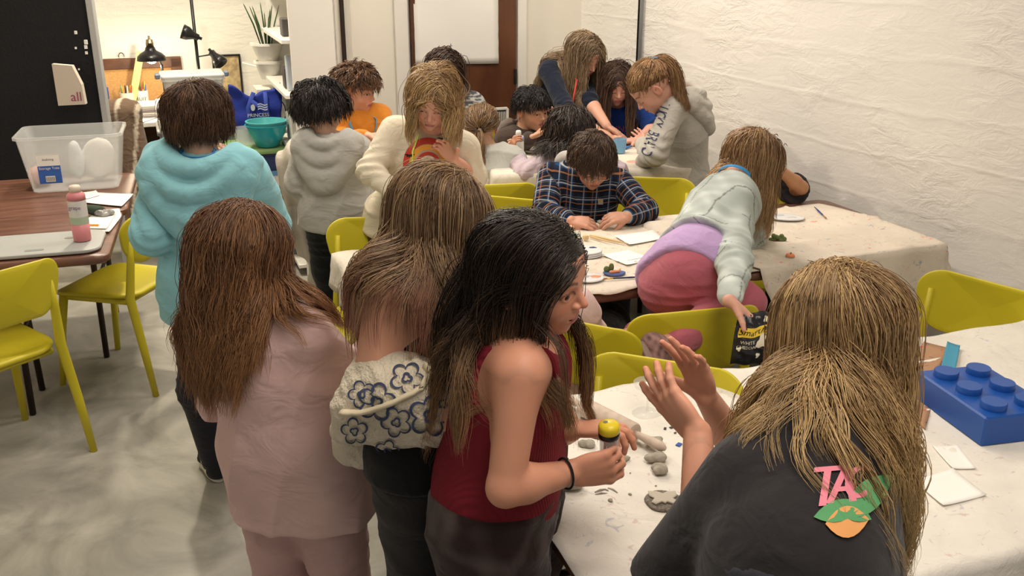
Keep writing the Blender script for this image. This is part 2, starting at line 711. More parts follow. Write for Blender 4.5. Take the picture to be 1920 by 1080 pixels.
class Head:
    def __init__(s, c, R, hs, age=0.0, open_=1.0, gaze=(0, 0)):
        s.c, s.R, s.hs, s.open, s.gaze, s.age = np.asarray(c, float), R, hs, open_, gaze, age

    def w(s, x, y, z):
        return s.c + (V(x, y, z) * s.hs) @ s.R

    def loc(s, P):
        return ((P - s.c) @ s.R.T) / s.hs

    def add(s, F, face=True):
        h, R, w = s.hs, s.R, s.w
        e = lambda x, y, z, a, b, c, k=0.03, op='u': F.ell(w(x, y, z), V(a, b, c) * h, R, k=k * h, op=op)
        cn = lambda p, q, r1, r2, k=0.03, op='u': F.cone(w(*p), w(*q), r1 * h, r2 * h, k=k * h, op=op)
        e(0, -.05, .12, .345, .425, .37)
        e(0, .13, .15, .27, .255, .26, k=.08)
        e(0, .15, -.09, .262, .25, .31, k=.08)
        e(0, .12, -.26, .205, .22, .18, k=.1)
        e(0, .285, -.385, .075, .07, .065, k=.09)
        if face:
            for x in (-1, 1):
                e(.155 * x, .25, -.14, .10, .10, .11, k=.08)
            cn((-.12, .335, .075), (.12, .335, .075), .035, .035, k=.06)
            for x in (-1, 1):
                e(.14 * x, .415, -.005, .075, .05, .05, k=.05, op='s')
            cn((0, .355, .03), (0, .452, -.115), .026, .038, k=.035)
            for x in (-1, 1):
                e(.045 * x, .405, -.135, .034, .04, .028, k=.02)
            e(0, .325, -.25, .11, .08, .085, k=.06)
            cn((-.055, .388, -.238), (.055, .388, -.238), .016, .016, k=.02)
            cn((-.045, .385, -.282), (.045, .385, -.282), .022, .022, k=.02)
            cn((-.085, .385, -.26), (.085, .385, -.26), .007, .007, k=.012, op='s')
            for x in (-1, 1):
                e(.135 * x, .300, -.012, .078, .078, .074, k=.02)
                if s.open > 0:
                    e(.135 * x, .385, -.014, .066, .05, .034 * s.open, k=.006, op='s')
                    e(.135 * x, .300, -.012, .066, .066, .062, k=.003)
        for x in (-1, 1):
            E = Head.__new__(Head)
            c0 = w(.355 * x, -.03, -.05)
            Rr = frame_rot(s.R, x * 22)
            F.ell(c0, V(.03, .085, .125) * h, Rr, k=.015 * h)
            F.ell(c0 + (V(.03 * x, .0, .015) * h) @ Rr, V(.022, .052, .08) * h, Rr, k=.012 * h, op='s')

    def color(s, P, skin, lip, brow, openm=None):
        q = s.loc(P)
        x, y, z = np.abs(q[:, 0]), q[:, 1], q[:, 2]
        c = np.tile(np.array(skin, float), (len(P), 1))
        pink = np.array([skin[0] * 1.0, skin[1] * 0.72, skin[2] * 0.68])

        def mix(c, col, m):
            m = np.clip(m, 0, 1)[:, None]
            return c * (1 - m) + np.array(col) * m
        m = np.exp(-(((x - .17) / .09) ** 2 + ((z + .13) / .08) ** 2)) * (y > .1) * .5
        c = mix(c, pink, m)
        m = np.exp(-((x / .06) ** 2 + ((z + .12) / .05) ** 2)) * (y > .4) * .35
        c = mix(c, pink, m)
        m = (x > .34) * (z > -.2) * (z < .1) * .5 * (y < .1)
        c = mix(c, pink, m)
        ml = 1.4 - np.sqrt((x / .082) ** 2 + ((z + .262) / .044) ** 2) * 1.25
        c = mix(c, lip, np.clip(ml * 3, 0, 1) * (y > .33))
        line = np.clip(1.6 - np.abs(z + .26) / .009, 0, 1) * (x < .08) * (y > .33)
        c = mix(c, (lip[0] * .4, lip[1] * .3, lip[2] * .3), line * .75)
        zb = .092 + .03 * np.cos((x - .15) / .09 * 1.4) - .012
        mb = np.clip(1.5 - np.abs(z - zb) / .014, 0, 1) * (x > .06) * (x < .225) * (y > .2)
        c = mix(c, brow, mb * .8)
        eo = s.open
        if eo > 0:
            rr = np.sqrt(((x - .135) / .076) ** 2 + ((z + .014) / (.037 * eo + .006)) ** 2)
            up = z > -.018
            m = np.clip(1 - np.abs(rr - 1.0) / .16, 0, 1) * up * (y > .2) + .35 * np.clip(1 - np.abs(rr - 1.0) / .14, 0, 1) * (~up) * (y > .2)
            c = mix(c, (.02, .012, .008), m)
        else:
            zz = -.035 - .018 * (1 - ((x - .135) / .08) ** 2)
            m = np.clip(1.5 - np.abs(z - zz) / .008, 0, 1) * (np.abs(x - .135) < .075) * (y > .2)
            c = mix(c, (.02, .012, .008), m * .9)
        return c

    def eyes(s, parent, iris=(0.05, 0.025, 0.012)):
        if s.open <= 0:
            return
        im = EYEI if iris[0] < .06 and iris[2] < .05 else mat('eye_iris_light', iris, rough=.15)
        for x in (-1, 1):
            n, m = 20, 14
            r = .0685 * s.hs
            gx, gz = s.gaze
            f = nrm(V(sin(radians(gx)), cos(radians(gx)) * cos(radians(gz)), sin(radians(gz))))
            rt = nrm(np.cross(f, V(0, 0, 1)))
            u = np.cross(rt, f)
            vs, fs, mi = [], [], []
            th = np.concatenate([[0, .2, .28, .40, .52, .58], np.linspace(.8, pi, m - 6)])
            for t in th:
                bump = r * (1.03 if t < .5 else 1.0)
                for j in range(n):
                    a = 2 * pi * j / n
                    vs.append((f * cos(t) + (rt * cos(a) + u * sin(a)) * sin(t)) * bump)
            for i in range(len(th) - 1):
                for j in range(n):
                    k = (j + 1) % n
                    fs.append((i * n + j, i * n + k, (i + 1) * n + k, (i + 1) * n + j))
                    mi.append(2 if i < 2 else (1 if i < 5 else 0))
            vs = np.array(vs) @ s.R + s.w(.135 * x, .300, -.012)
            new_mesh('eye', vs, fs, [EYEW, im, EYEP], mi, True, parent=parent)


def frame_rot(R, deg):
    a = radians(deg)
    x, y, z = R
    return np.array([x * cos(a) + y * sin(a), -x * sin(a) + y * cos(a), z])


def hand(F, w, d, n, side, s=1.0, curl=(.35, .4, .45, .5), spread=.12, thumb=(.9, .35), th_curl=.35, k=.006, fr=1.0):
    """w wrist, d towards the fingers, n the way the palm faces, side=+1 right hand -1 left hand.
    curl per finger: index..pinky radians per joint"""
    d = nrm(d)
    n = nrm(n - d * (np.asarray(n) @ d))
    t = np.cross(d, n) * side                 # towards the thumb side
    if side > 0:
        t = np.cross(n, d) * 1.0
    else:
        t = np.cross(d, n) * 1.0
    L = .078 * s
    offs = [.028, .0095, -.009, -.026]
    lens = [.062, .068, .063, .050]
    tips = []
    F.ell(w + d * L * .55 - n * .001, V(.034, .042, .0135) * s, np.array([t, d, n]), k=k)
    for i in range(4):
        b = w + d * .008 * s + t * offs[i] * .55 * s
        kn = w + d * (L - abs(i - 1) * .004 * s) + t * offs[i] * s
        F.cone(b, kn, .0105 * s, .0092 * s, k=.008)
        a = curl[i] * .9
        sp = spread * (1.4, .35, -.6, -1.7)[i]
        dd = nrm(d * cos(sp) + t * sin(sp))
        p = kn
        tot = 0
        rr = [.0084, .0076, .0070, .0058]
        if i == 3:
            rr = [q * .9 for q in rr]
        for j, fr_ in enumerate((.45, .31, .24)):
            tot += a * (.9, 1.1, .8)[j]
            v = dd * cos(tot) + n * sin(tot)
            q = p + v * lens[i] * fr_ * s
            F.cone(p, q, rr[j] * s * fr, rr[j + 1] * s * fr, k=.0025 if j else .005)
            p = q
        tips.append(p)
    a1, a2 = thumb
    td = nrm(d * cos(a1) + t * sin(a1))
    td = nrm(td * cos(a2) + n * sin(a2))
    b = w + d * .016 * s + t * .018 * s + n * .004 * s
    q = b + td * .036 * s
    F.cone(b, q, .0135 * s, .0105 * s, k=.01)
    tgt = nrm(td * cos(th_curl) + (n * .5 + d * .6) * sin(th_curl))
    q2 = q + tgt * .026 * s
    F.cone(q, q2, .0098 * s, .0088 * s, k=.003)
    tgt2 = nrm(tgt * cos(th_curl) + (n * .6 + d * .3 - t * .3) * sin(th_curl))
    q3 = q2 + tgt2 * .020 * s
    F.cone(q2, q3, .0088 * s, .0068 * s, k=.003)
    return tips + [q3]


class Person:
    """Everything in world coordinates. sp is a dict: see people list."""

    def __init__(s, name, label, **sp):
        s.sp = sp
        g = sp.get
        s.s = g('size', 1.0)
        sc = s.s
        s.P = np.asarray(sp['pelvis'], float)
        s.N = np.asarray(sp['neck'], float)
        s.t = nrm(s.N - s.P)
        yaw = g('yaw', 0)
        f = V(-sin(radians(yaw)), cos(radians(yaw)), 0)
        s.r = nrm(np.cross(f, s.t))
        tw = g('shtilt', 0.0)
        s.r2 = nrm(s.r - s.t * tw)
        s.f = np.cross(s.t, s.r)
        if 'twist' in sp:
            a = radians(sp['twist'])
            s.r2 = nrm(s.r2 * cos(a) + s.f * sin(a))
        s.f2 = np.cross(s.t, s.r2)
        shw = g('shw', .128) * sc
        s.sh = [s.N - s.r2 * shw - s.t * .045 * sc, s.N + s.r2 * shw - s.t * .045 * sc]
        if 'shL' in sp:
            s.sh[0] = np.asarray(sp['shL'], float)
        if 'shR' in sp:
            s.sh[1] = np.asarray(sp['shR'], float)
        hipw = .072 * sc
        s.hip = [s.P - s.r * hipw, s.P + s.r * hipw]
        hr = g('hyaw', yaw), g('hpitch', 0), g('hroll', 0)
        s.head = Head(sp['head'], frame(*hr), g('hs', .215), open_=g('eye', 1.0), gaze=g('gaze', (0, 0)))
        s.el = [np.asarray(sp.get('elL', s.sh[0] - UP * .24 * sc - s.r * .05), float), np.asarray(sp.get('elR', s.sh[1] - UP * .24 * sc + s.r * .05), float)]
        s.wr = [np.asarray(sp.get('wrL', s.el[0] - UP * .2 * sc + f * .05), float), np.asarray(sp.get('wrR', s.el[1] - UP * .2 * sc + f * .05), float)]
        P = s.P
        kz = P[2] * .52
        s.kn, s.an = [], []
        for i, sd in enumerate((-1, 1)):
            kd = g('kn' + 'LR'[i], None)
            if kd is None:
                kd = V(P[0], P[1], kz) + s.r * sd * .085 * sc + f * .02
            ad = g('an' + 'LR'[i], None)
            if ad is None:
                ad = V(P[0], P[1], .075) + s.r * sd * .095 * sc - f * .01
            s.kn.append(np.asarray(kd, float))
            s.an.append(np.asarray(ad, float))
        s.ff = f
        s.root = thing(name, label, 'person', (s.P[0], s.P[1], 0), g('group'))
        s.skin = g('skin', (.60, .36, .25))
        s.lip = g('lip', (.50, .17, .15))
        s.hcol = g('hair_tip', (.2, .1, .05))
        s.build_body()

    # -------- bare body
    def torso(s, F, g=0.0, ch=0.0):
        sc = s.s
        w = s.sp.get('wide', 1.0)
        Rt = np.array([s.r, s.f, s.t])
        Rt2 = np.array([s.r2, s.f2, s.t])
        L = np.linalg.norm(s.N - s.P)
        a = V(g, g, g)
        F.ell(s.P + s.t * .02, V(.135 * w, .098 * w, .10) * sc + a, Rt, k=.04)
        F.ell(s.P + s.t * L * .33, V(.113 * w, .082 * w, .14) * sc + a, Rt, k=.07)
        F.ell(s.P + s.t * L * .66 + s.f * .005, V(.128 * w, .092 * w, .155) * sc + a, Rt2, k=.06)
        F.cone(s.sh[0] + s.r2 * .03, s.sh[1] - s.r2 * .03, .042 * sc + g * .8, .042 * sc + g * .8, k=.05)
        F.cone(s.N - s.t * .03, (s.sh[0] + s.N) / 2 - s.t * .012, .045 * sc + g * .6, .04 * sc + g * .6, k=.03)
        F.cone(s.N - s.t * .03, (s.sh[1] + s.N) / 2 - s.t * .012, .045 * sc + g * .6, .04 * sc + g * .6, k=.03)

    def neck(s, F, g=0.0):
        h = s.head
        F.cone(s.N - s.t * .03, h.w(0, -.10, -.22), (.052 + g) * s.s, (.048 + g) * s.s, k=.02)

    def arm(s, F, i, g=0.0, upto=1.0, k=.02):
        sc = s.s
        F.cone(s.sh[i], s.el[i], .0385 * sc + g, .0305 * sc + g, k=.035)
        e, w = s.el[i], s.wr[i]
        m = e + (w - e) * .3
        F.cone(e, m, .0305 * sc + g, .0320 * sc + g, k=.015)
        F.cone(m, w, .0320 * sc + g, .0210 * sc + g, k=.015)

    def leg(s, F, i, g=0.0):
        sc = s.s
        F.cone(s.hip[i], s.kn[i], .082 * sc + g, .052 * sc + g, k=.03)
        m = s.kn[i] + (s.an[i] - s.kn[i]) * .3
        F.cone(s.kn[i], m, .052 * sc + g, .052 * sc + g, k=.02)
        F.cone(m, s.an[i], .052 * sc + g, .034 * sc + g, k=.02)

    def build_body(s):
        g = s.sp.get
        res = g('res', 1.0)
        FB = Field()
        s.torso(FB)
        s.neck(FB)
        for i in (0, 1):
            s.arm(FB, i)
            s.leg(FB, i)
            F0 = s.an[i]
            FB.cone(F0 - UP * .03, F0 - UP * .045 + s.ff * .11, .03, .022, k=.02)
        hb = []
        for i, sd in ((0, -1), (1, 1)):
            hd = g('hand' + 'LR'[i], None)
            if hd:
                hd = dict(hd)
                d = hd.pop('d')
                n = hd.pop('n')
                tips = hand(FB, s.wr[i], d, n, sd, s=g('hscale', .9) * s.s, **hd)
                pts = np.array(tips + [s.wr[i]])
                hb.append((pts.min(0) - .03, pts.max(0) + .03))
                s.__dict__['tips%d' % i] = tips
            else:
                f = nrm(s.wr[i] - s.el[i])
                n = -s.r * sd
                tips = hand(FB, s.wr[i], f, n, sd, s=g('hscale', .9) * s.s)
                pts = np.array(tips + [s.wr[i]])
                if g('hands_fine', False):
                    hb.append((pts.min(0) - .03, pts.max(0) + .03))
        s.base = FB
        FH = Field()
        FH.p = list(FB.p)
        s.head.add(FH, g('face', True))
        s.full = FH
        hc, hs = s.head.c, s.head.hs
        hlo, hhi = hc - hs * .68, hc + hs * .68
        boxes = [(hlo, hhi, g('hres', .0035) * res)] + [(a, b, g('handres', .004) * res) for a, b in hb]
        parts = []
        used = []
        for (a, b, h) in boxes:
            F2 = Field()
            F2.p = list(FH.p)

            def clip(P, a=a, b=b):
                return np.maximum((a - P).max(1), (P - b).max(1))
            v, f = surf(FH, a, b, h, refine=1)
            parts.append((v, f))
            used.append((a, b))
        allp = np.array([s.P, s.N, *s.sh, *s.el, *s.wr, *s.kn, *s.an, hc])
        lo, hi = allp.min(0) - .2, allp.max(0) + .2
        lo[2] = max(lo[2], 0.0)
        v, f = surf(FH, lo, hi, g('bres', .008) * res, refine=1)
        fc = v[f].mean(1)
        keep = np.ones(len(f), bool)
        for (a, b) in used:
            m = g('bres', .008) * res * 1.1
            keep &= ~((fc > a + m) & (fc < b - m)).all(1)
        f = f[keep]
        uq, inv = np.unique(f.ravel(), return_inverse=True)
        parts.append((v[uq], inv.reshape(f.shape)))
        v, f = join_parts(parts)
        col = s.head.color(v, s.skin, s.lip, g('brow', (.10, .05, .03)))
        # only the head region carries face colours
        far = np.linalg.norm(v - hc, axis=1) > hs * .75
        col[far] = s.skin
        mott = wnoise(v, 40.0, 3)[:, None] * .03 + 1
        col = col * mott
        for i in (0, 1):
            if hasattr(s, 'tips%d' % i):
                for tp in getattr(s, 'tips%d' % i):
                    m = np.exp(-(np.linalg.norm(v - tp, axis=1) / .012) ** 2) * .35
                    col = col * (1 - m[:, None]) + np.array([s.skin[0] * 1.02, s.skin[1] * .72, s.skin[2] * .68]) * m[:, None]
        s.body = new_mesh('body', v, f, [SKIN], None, True, col=col, parent=s.root)
        if g('face', True):
            s.head.eyes(s.root, g('iris', (.05, .025, .012)))

    # -------- clothes
    def top(s, name='sweatshirt', color=(.5, .5, .5), g=.02, sleeves='long', cuffat=1.0, hem=.10, neckr=.062, neckdrop=.0,
            fold=.006, ffreq=22., mats=None, res=.007, ribs=True, colf=None, label=None, strap=False, sl=(None, None),
            extra=None, vneck=0.0, flare=0.0, hemlow=0.0, cl=False, cutc=None, collar=0.0):
        sc = s.s
        F = Field()
        s.torso(F, g)
        Rt = np.array([s.r, s.f, s.t])
        hemcut = lambda: F.plane(s.P - s.t * hem + UP * 0, -s.t + s.r * hemlow, k=.012)
        F.cone(s.P + s.t * .06, s.P - s.t * (hem + .06), .118 * sc + g, .122 * sc + g + flare, k=.04, flat=s.f, fr=.84)
        gh = max(g, .021) + flare
        for i in (0, 1):
            kd = nrm(s.kn[i] - s.hip[i])
            kd = nrm(kd - s.t * .8)
            F.cone(s.hip[i] + s.t * .03, s.hip[i] + kd * (hem + .05), .079 * sc + gh, .079 * sc + gh, k=.05)
        hemcut()
        if sleeves == 'short':
            for i in (0, 1):
                dS = nrm(s.el[i] - s.sh[i])
                q = s.sh[i] + dS * .165 * sc * s.sp.get('slen', 1.0)
                e2 = s.sh[i] + dS * .3

                def sleeve(P, a=s.sh[i], e2=e2, q=q, dS=dS):
                    return np.maximum(d_cone(P, a, e2, .052 * sc + g, .058 * sc + g), (P - q) @ dS)
                F.fn(sleeve, k=.03, c=s.sh[i], r=.25)
        if sleeves == 'long':
            for i in (0, 1):
                e, w = s.el[i], s.wr[i]
                F.cone(s.sh[i], e, .041 * sc + g * .7, .034 * sc + g * .8, k=.03)
                frac = sl[i] if sl[i] is not None else cuffat
                if frac > 0:
                    q = e + (w - e) * frac
                    F.cone(e, q, .034 * sc + g * .8, .027 * sc + g * .5, k=.02)
                    if ribs:
                        dd = nrm(w - e)
                        F.cone(q - dd * .03, q, .031 * sc + g * .3, .029 * sc + g * .3, k=.006)
        if collar:
            F.cone(s.N - s.t * .02, s.N + s.t * collar + s.head.R[1] * 0, .06 * sc, .055 * sc, k=.02)
        if extra:
            extra(F, s)
        # folds
        if fold:
            fold = fold * (1.5 if sleeves == 'long' else 1.15)
            t, r, ff = s.t, s.r, s.f

            def folds(P):
                q = P * V(1, 1, 1)
                a = wnoise(q, ffreq, 1) * .6 + wnoise(q, ffreq * 2.3, 8) * .25
                u = P @ (t * 1.0 + r * .35) * ffreq * 1.5 + 3.6 * wnoise(P, ffreq * .42, 4)
                v2 = P @ (t * .6 - r * .8) * ffreq * 1.3 + 2.0 * wnoise(P, ffreq * .5, 7)
                msk = np.clip(.55 + .9 * wnoise(P, ffreq * .3, 9), 0, 1.2)
                return -(fold * (.6 * msk * (1 - np.abs(np.sin(u))) ** 1.5 + .6 * a + .45 * (1.2 - msk) * (1 - np.abs(np.sin(v2))) ** 2) - fold * .45)
            F.fn(folds, op='d')
            # bunching inside the elbows
            for i in (0, 1):
                if sleeves == 'long':
                    e = s.el[i]
                    d1 = nrm(s.wr[i] - s.sh[i])

                    def bun(P, e=e, d1=d1):
                        rr = np.linalg.norm(P - e, axis=1)
                        return -np.exp(-(rr / .085) ** 2) * .0055 * np.sin((P - e) @ d1 * 170 + 2 * wnoise(P, 30, 2))
                    F.fn(bun, op='d')
        # hem, neck and cuff cuts
        F.ell(s.N + s.t * .035 + s.f * (.012 - neckdrop * 0), V(neckr, neckr + vneck * .3, .05 + vneck), np.array([s.r, s.f, nrm(s.t + s.f * vneck * 4)]) if vneck else Rt, k=.008, op='s')
        if sleeves == 'none':
            for i, sd in ((0, -1), (1, 1)):
                c = s.sh[i] + s.r2 * sd * .02
                F.ell(c, V(.062, .085, .085) * sc, np.array([s.r2, s.f2, s.t]), k=.012, op='s')
            if cutc is not None:
                F.plane(cutc[0], cutc[1], k=.01)
        s.topF = F
        pts = np.array([s.P - s.t * (hem + .02), s.N, *s.sh, *s.el, *s.wr])
        lo, hi = pts.min(0) - .17, pts.max(0) + .17
        v, f = surf(F, lo, hi, res, refine=1)
        base = np.array(color, float)
        col = np.tile(base, (len(v), 1))
        if colf is not None:
            col = colf(v, col, s)
        clv = None
        if cl:
            clv = s.cloth_coords(v)
        col = col * (1 + .05 * wnoise(v, 30, 5)[:, None])
        s.topo = new_mesh(name, v, f, mats or [CLOTH], None, True, col=col, cl=clv, parent=s.root)
        if label:
            s.topo['label'] = label
        return s.topo

    def cloth_coords(s, v):
        c = np.stack([(v - s.P) @ s.r, (v - s.P) @ s.t, (v - s.P) @ s.f], 1)
        dt = Field()
        s.torso(dt, .02)
        d0 = dt(v)
        for i in (0, 1):
            for (a, b) in ((s.sh[i], s.el[i]), (s.el[i], s.wr[i])):
                dd = d_cone(v, a, b, .05, .04)
                m = dd < d0 - .004
                d0 = np.where(m, dd, d0)
                ax = nrm(b - a)
                pr = nrm(np.cross(ax, V(0, 1, -.3)))
                c[m, 0] = ((v - a) @ pr)[m]
                c[m, 1] = ((v - a) @ ax)[m]
        return c

    def bottom(s, name='trousers', color=(.03, .03, .035), g=.016, upto=1.0, fold=.005, mats=None, res=.009, colf=None, label=None, hemw=.0, rise=.07):
        sc = s.s
        F = Field()
        Rt = np.array([s.r, s.f, s.t])
        F.ell(s.P + s.t * .0, V(.128, .096, .11) * sc + g * .6, Rt, k=.03)
        for i in (0, 1):
            s.leg2(F, i, g, upto, hemw)

        def folds(P):
            u = P[:, 2] * 42 + 4.0 * wnoise(P, 11, 3)
            msk = np.clip(.3 + 1.2 * wnoise(P, 9, 5), 0, 1)
            return -(fold * msk * (1 - np.abs(np.sin(u))) ** 1.5 + fold * .8 * wnoise(P, 20, 6) - fold * .3)
        F.fn(folds, op='d')
        F.plane(s.P + s.t * rise, s.t, k=.01)
        s.botF = F
        pts = np.array([s.P, *s.kn, *s.an])
        lo, hi = pts.min(0) - .2, pts.max(0) + .2
        lo[2] = max(lo[2], .004)
        v, f = surf(F, lo, hi, res, refine=1)
        col = np.tile(np.array(color, float), (len(v), 1))
        if colf is not None:
            col = colf(v, col, s)
        col = col * (1 + .08 * wnoise(v, 35, 2)[:, None])
        o = new_mesh(name, v, f, mats or [CLOTH], None, True, col=col, parent=s.root)
        if label:
            o['label'] = label
        return o

    def leg2(s, F, i, g, upto, hemw):
        sc = s.s
        F.cone(s.hip[i], s.kn[i], .082 * sc + g, .054 * sc + g, k=.03)
        e = s.kn[i] + (s.an[i] - s.kn[i]) * upto
        F.cone(s.kn[i], e, .054 * sc + g, .040 * sc + g + hemw, k=.03)

    def shoe(s, i, d=None, color=(.02, .02, .02), sole=(.7, .68, .63), L=.215, up=None, colf=None, sn='sneaker'):
        """shoe under ankle i, toe direction d"""
        d = nrm(d if d is not None else s.ff)
        u = nrm(up if up is not None else UP)
        d = nrm(d - u * (d @ u))
        r = np.cross(d, u)
        a = s.an[i]
        base = a - u * .068
        if up is None:
            base[2] = .0
        heel = base - d * .04
        F = Field()
        R = np.array([r, d, u])
        F.cone(heel + d * .02 + u * .045, heel + d * (L - .05) + u * .03, .036, .036, k=.02, flat=u, fr=.9)
        F.cone(heel + d * .025 + u * .05, a + u * .01, .036, .038, k=.03)
        F.ell(heel + d * (L - .055) + u * .026, V(.042, .055, .03), R, k=.02)
        F.plane(base + u * .02, -u, k=.003)
        F.plane(a + u * .022, u, k=.004)
        lo, hi = np.minimum(heel, a) - .1, np.maximum(heel + d * L, a) + .1
        v, f = surf(F, lo, hi, .005, refine=1)
        col = np.tile(np.array(color, float), (len(v), 1))
        if colf:
            q = (v - heel) @ R.T
            col = colf(q, col)
        o = new_mesh(sn, v, f, [CLOTH], None, True, col=col, parent=s.root)
        m = MB()
        n = 28
        t = np.linspace(0, 2 * pi, n, endpoint=False)
        w = .043 - .006 * np.cos(t)
        out = np.stack([w * np.sin(t) * np.where(np.cos(t) < 0, .82, 1), L / 2 - .005 + (L / 2) * np.cos(t) * 1.0], 1)
        out = out[::-1]
        vv, ff = slab(out, 0.002, .024, bev=.004)
        m.add(heel + vv @ R, ff)
        m.build('sole', [mat('sole_%d_%d' % (int(sole[0] * 100), int(sole[2] * 100)), sole, rough=.6)], parent=o, smooth=True)
        return o

    # -------- decals pressed onto a garment (surface pattern, joined into the garment mesh)
    def press(s, garment, F, pieces, mats, off=.0025, thick=0):
        """pieces: list of (verts world, faces, material index in mats, direction)"""
        V0, Fc, mi = [], [], []
        n = 0
        for (v, f, m, d) in pieces:
            p = project_to(F, v, d, off)
            V0.append(p)
            for q in f:
                Fc.append([int(i) + n for i in q])
                mi.append(m)
            n += len(p)
        me = garment.data
        base = len(me.vertices)
        nm = len(me.materials)
        for m in mats:
            me.materials.append(m)
        import bmesh
        bm = bmesh.new()
        bm.from_mesh(me)
        off0 = np.array(parent_world(garment.parent))
        vs = [bm.verts.new(tuple(p - off0)) for p in np.concatenate(V0)]
        for q, m in zip(Fc, mi):
            try:
                fc = bm.faces.new([vs[i] for i in q])
                fc.material_index = nm + m
                fc.smooth = True
            except ValueError:
                pass
        bm.to_mesh(me)
        bm.free()

    # -------- hair
    def hair(s, style='long', length=.35, n_guides=260, kids=10, rad=.0010, root=(.12, .07, .04), tip=None, light=None,
             part=0.0, wave=.004, wfreq=14., clump=.55, margin=.012, steps=26, seed=1, tie=None, crown=(0, -.1, .5),
             fringe=0.0, hairline=(.40, .26, -.05, -.62), vol=0.0, grav=.5, collide=None, messy=.25, lenvar=.18, tipmix=1.0,
             back=.25, frontlen=None, ombre=(0.45, 1.0), tuck=0, splitaz=.38, arms=True, backpull=0.0, sidepull=.0, facegap=True, parity=0, sweep=0.0):
        h = s.head
        hs = h.hs
        rs = np.random.RandomState(seed)
        C = V(0, -.05, .12)
        A = V(.352, .432, .378)
        # roots
        G = n_guides
        U = rs.normal(size=(G * 6, 3))
        U /= np.linalg.norm(U, axis=1)[:, None]
        az = np.abs(np.arctan2(U[:, 0], U[:, 1])) / pi        # 0 front .. 1 back
        line = np.interp(az, [0, .25, .5, .62, 1], [hairline[0], hairline[1], hairline[2], -.28, hairline[3]])
        U = U[U[:, 2] > line][:G]
        G = len(U)
        az = np.abs(np.arctan2(U[:, 0], U[:, 1])) / pi
        root_l = C + U * A * 1.0
        nl = U / A
        nl /= np.linalg.norm(nl, axis=1)[:, None]
        Pw = h.c + (root_l * hs) @ h.R
        Nw = nl @ h.R
        R = h.R
        FC = Field()                                          # collision: skull + face + body + top
        FC.ell(h.w(0, -.05, .12), V(.352, .432, .378) * hs, R, k=.01)
        FC.ell(h.w(0, .15, -.12), V(.27, .26, .33) * hs, R, k=.03)
        F2 = Field()
        F2.p = list(FC.p)
        s.neck(F2)
        s.torso(F2, .022 if style == 'long' else .02)
        if arms:
            for i in (0, 1):
                s.arm(F2, i, .012)
        if collide is not None:
            F2.p += collide.p
        lenf = np.ones(G) * length * (1 + lenvar * rs.uniform(-1, .6, G))
        if style == 'long':
            sx = np.sign(root_l[:, 0] - part + 1e-6)
            if facegap:
                sx = np.where(az > .75, sx * .5, sx)
            wB = np.clip((az - .28) / .38, 0, 1)
            wB = wB * wB * (3 - 2 * wB)
            dl = np.stack([sx * (1.1 if back < .5 else .75) * (1 - wB) + wB * root_l[:, 0] / .35 * .55, -back - .5 * wB, (-.55 if back < .5 else -.35) - .45 * wB], 1)
            if frontlen is not None:
                lenf = np.where(az < .3, frontlen, lenf)
        elif style == 'short':
            cr = V(*crown)
            dl = root_l - cr
            dl = dl + V(0, .0, -.15)
            lenf = length * (1 + lenvar * rs.uniform(-1, 1, G))
            lenf = np.where(U[:, 2] > .2, lenf, lenf * .75)
            lenf = np.where((U[:, 2] < -.3), lenf * .6, lenf)
            if fringe:
                lenf = np.where((az < .3) & (U[:, 2] > .2), lenf * (1 + fringe), lenf)
            dl = dl + sweep * V(1, 0, 0)
        elif style == 'tail':
            tl = V(*tie) if tie is not None else V(0, -.5, .05)
            dl = tl - root_l
            lenf = np.full(G, length)
        dl = dl / (np.linalg.norm(dl, axis=1)[:, None] + 1e-9)
        D = dl @ R
        D += messy * .3 * rs.normal(size=D.shape)
        D -= Nw * (D * Nw).sum(1)[:, None]
        D /= np.linalg.norm(D, axis=1)[:, None]
        g0 = V(0, 0, -1)
        marg = margin * (.25 + .75 * rs.uniform(0, 1, G)) + .002
        marg = marg + vol * rs.uniform(.3, 1, G)
        path = np.zeros((steps, G, 3))
        p = Pw + Nw * .002
        path[0] = p
        vel = D.copy()
        if style == 'tail':
            # phase 1 over the skull to the tie, phase 2 hanging
            tw = h.w(*tl)
            n1 = int(steps * .45)
            start = p.copy()
            for i in range(1, steps):
                if i <= n1:
                    t = i / n1
                    q = start * (1 - t) + (tw + rs.normal(size=(G, 3)) * .004) * t
                    d = FC(q)
                    gd = grad(FC, q)
                    push = np.maximum(marg * (1 - .3 * t) - d, 0)
                    lim = np.where(t < .99, 1.0, .6)
                    q = q + gd * push[:, None] * lim
                    if i == n1:
                        vel = np.tile(nrm(tw - h.w(0, -.05, .12)), (G, 1)) * .9 + rs.normal(size=(G, 3)) * .12 + (np.asarray(s.sp.get('taildir', (0, 0, 0))))
                    p = q
                else:
                    st = length / (steps - n1)
                    vel = vel + g0 * grav * .9
                    vel += .05 * rs.normal(size=vel.shape)
                    vel /= np.linalg.norm(vel, axis=1)[:, None]
                    p = p + vel * st * (.75 + .5 * ((np.arange(G) * .618) % 1))[:, None]
                    d = F2(p)
                    gd = grad(F2, p)
                    need = np.maximum(.008 + marg * .8 - d, 0)
                    p = p + gd * need[:, None]
                path[i] = p
        else:
            st = lenf / (steps - 1)
            ph = rs.uniform(0, 6.28, G)
            fb = np.where(az > splitaz, -1.0, 1.0)
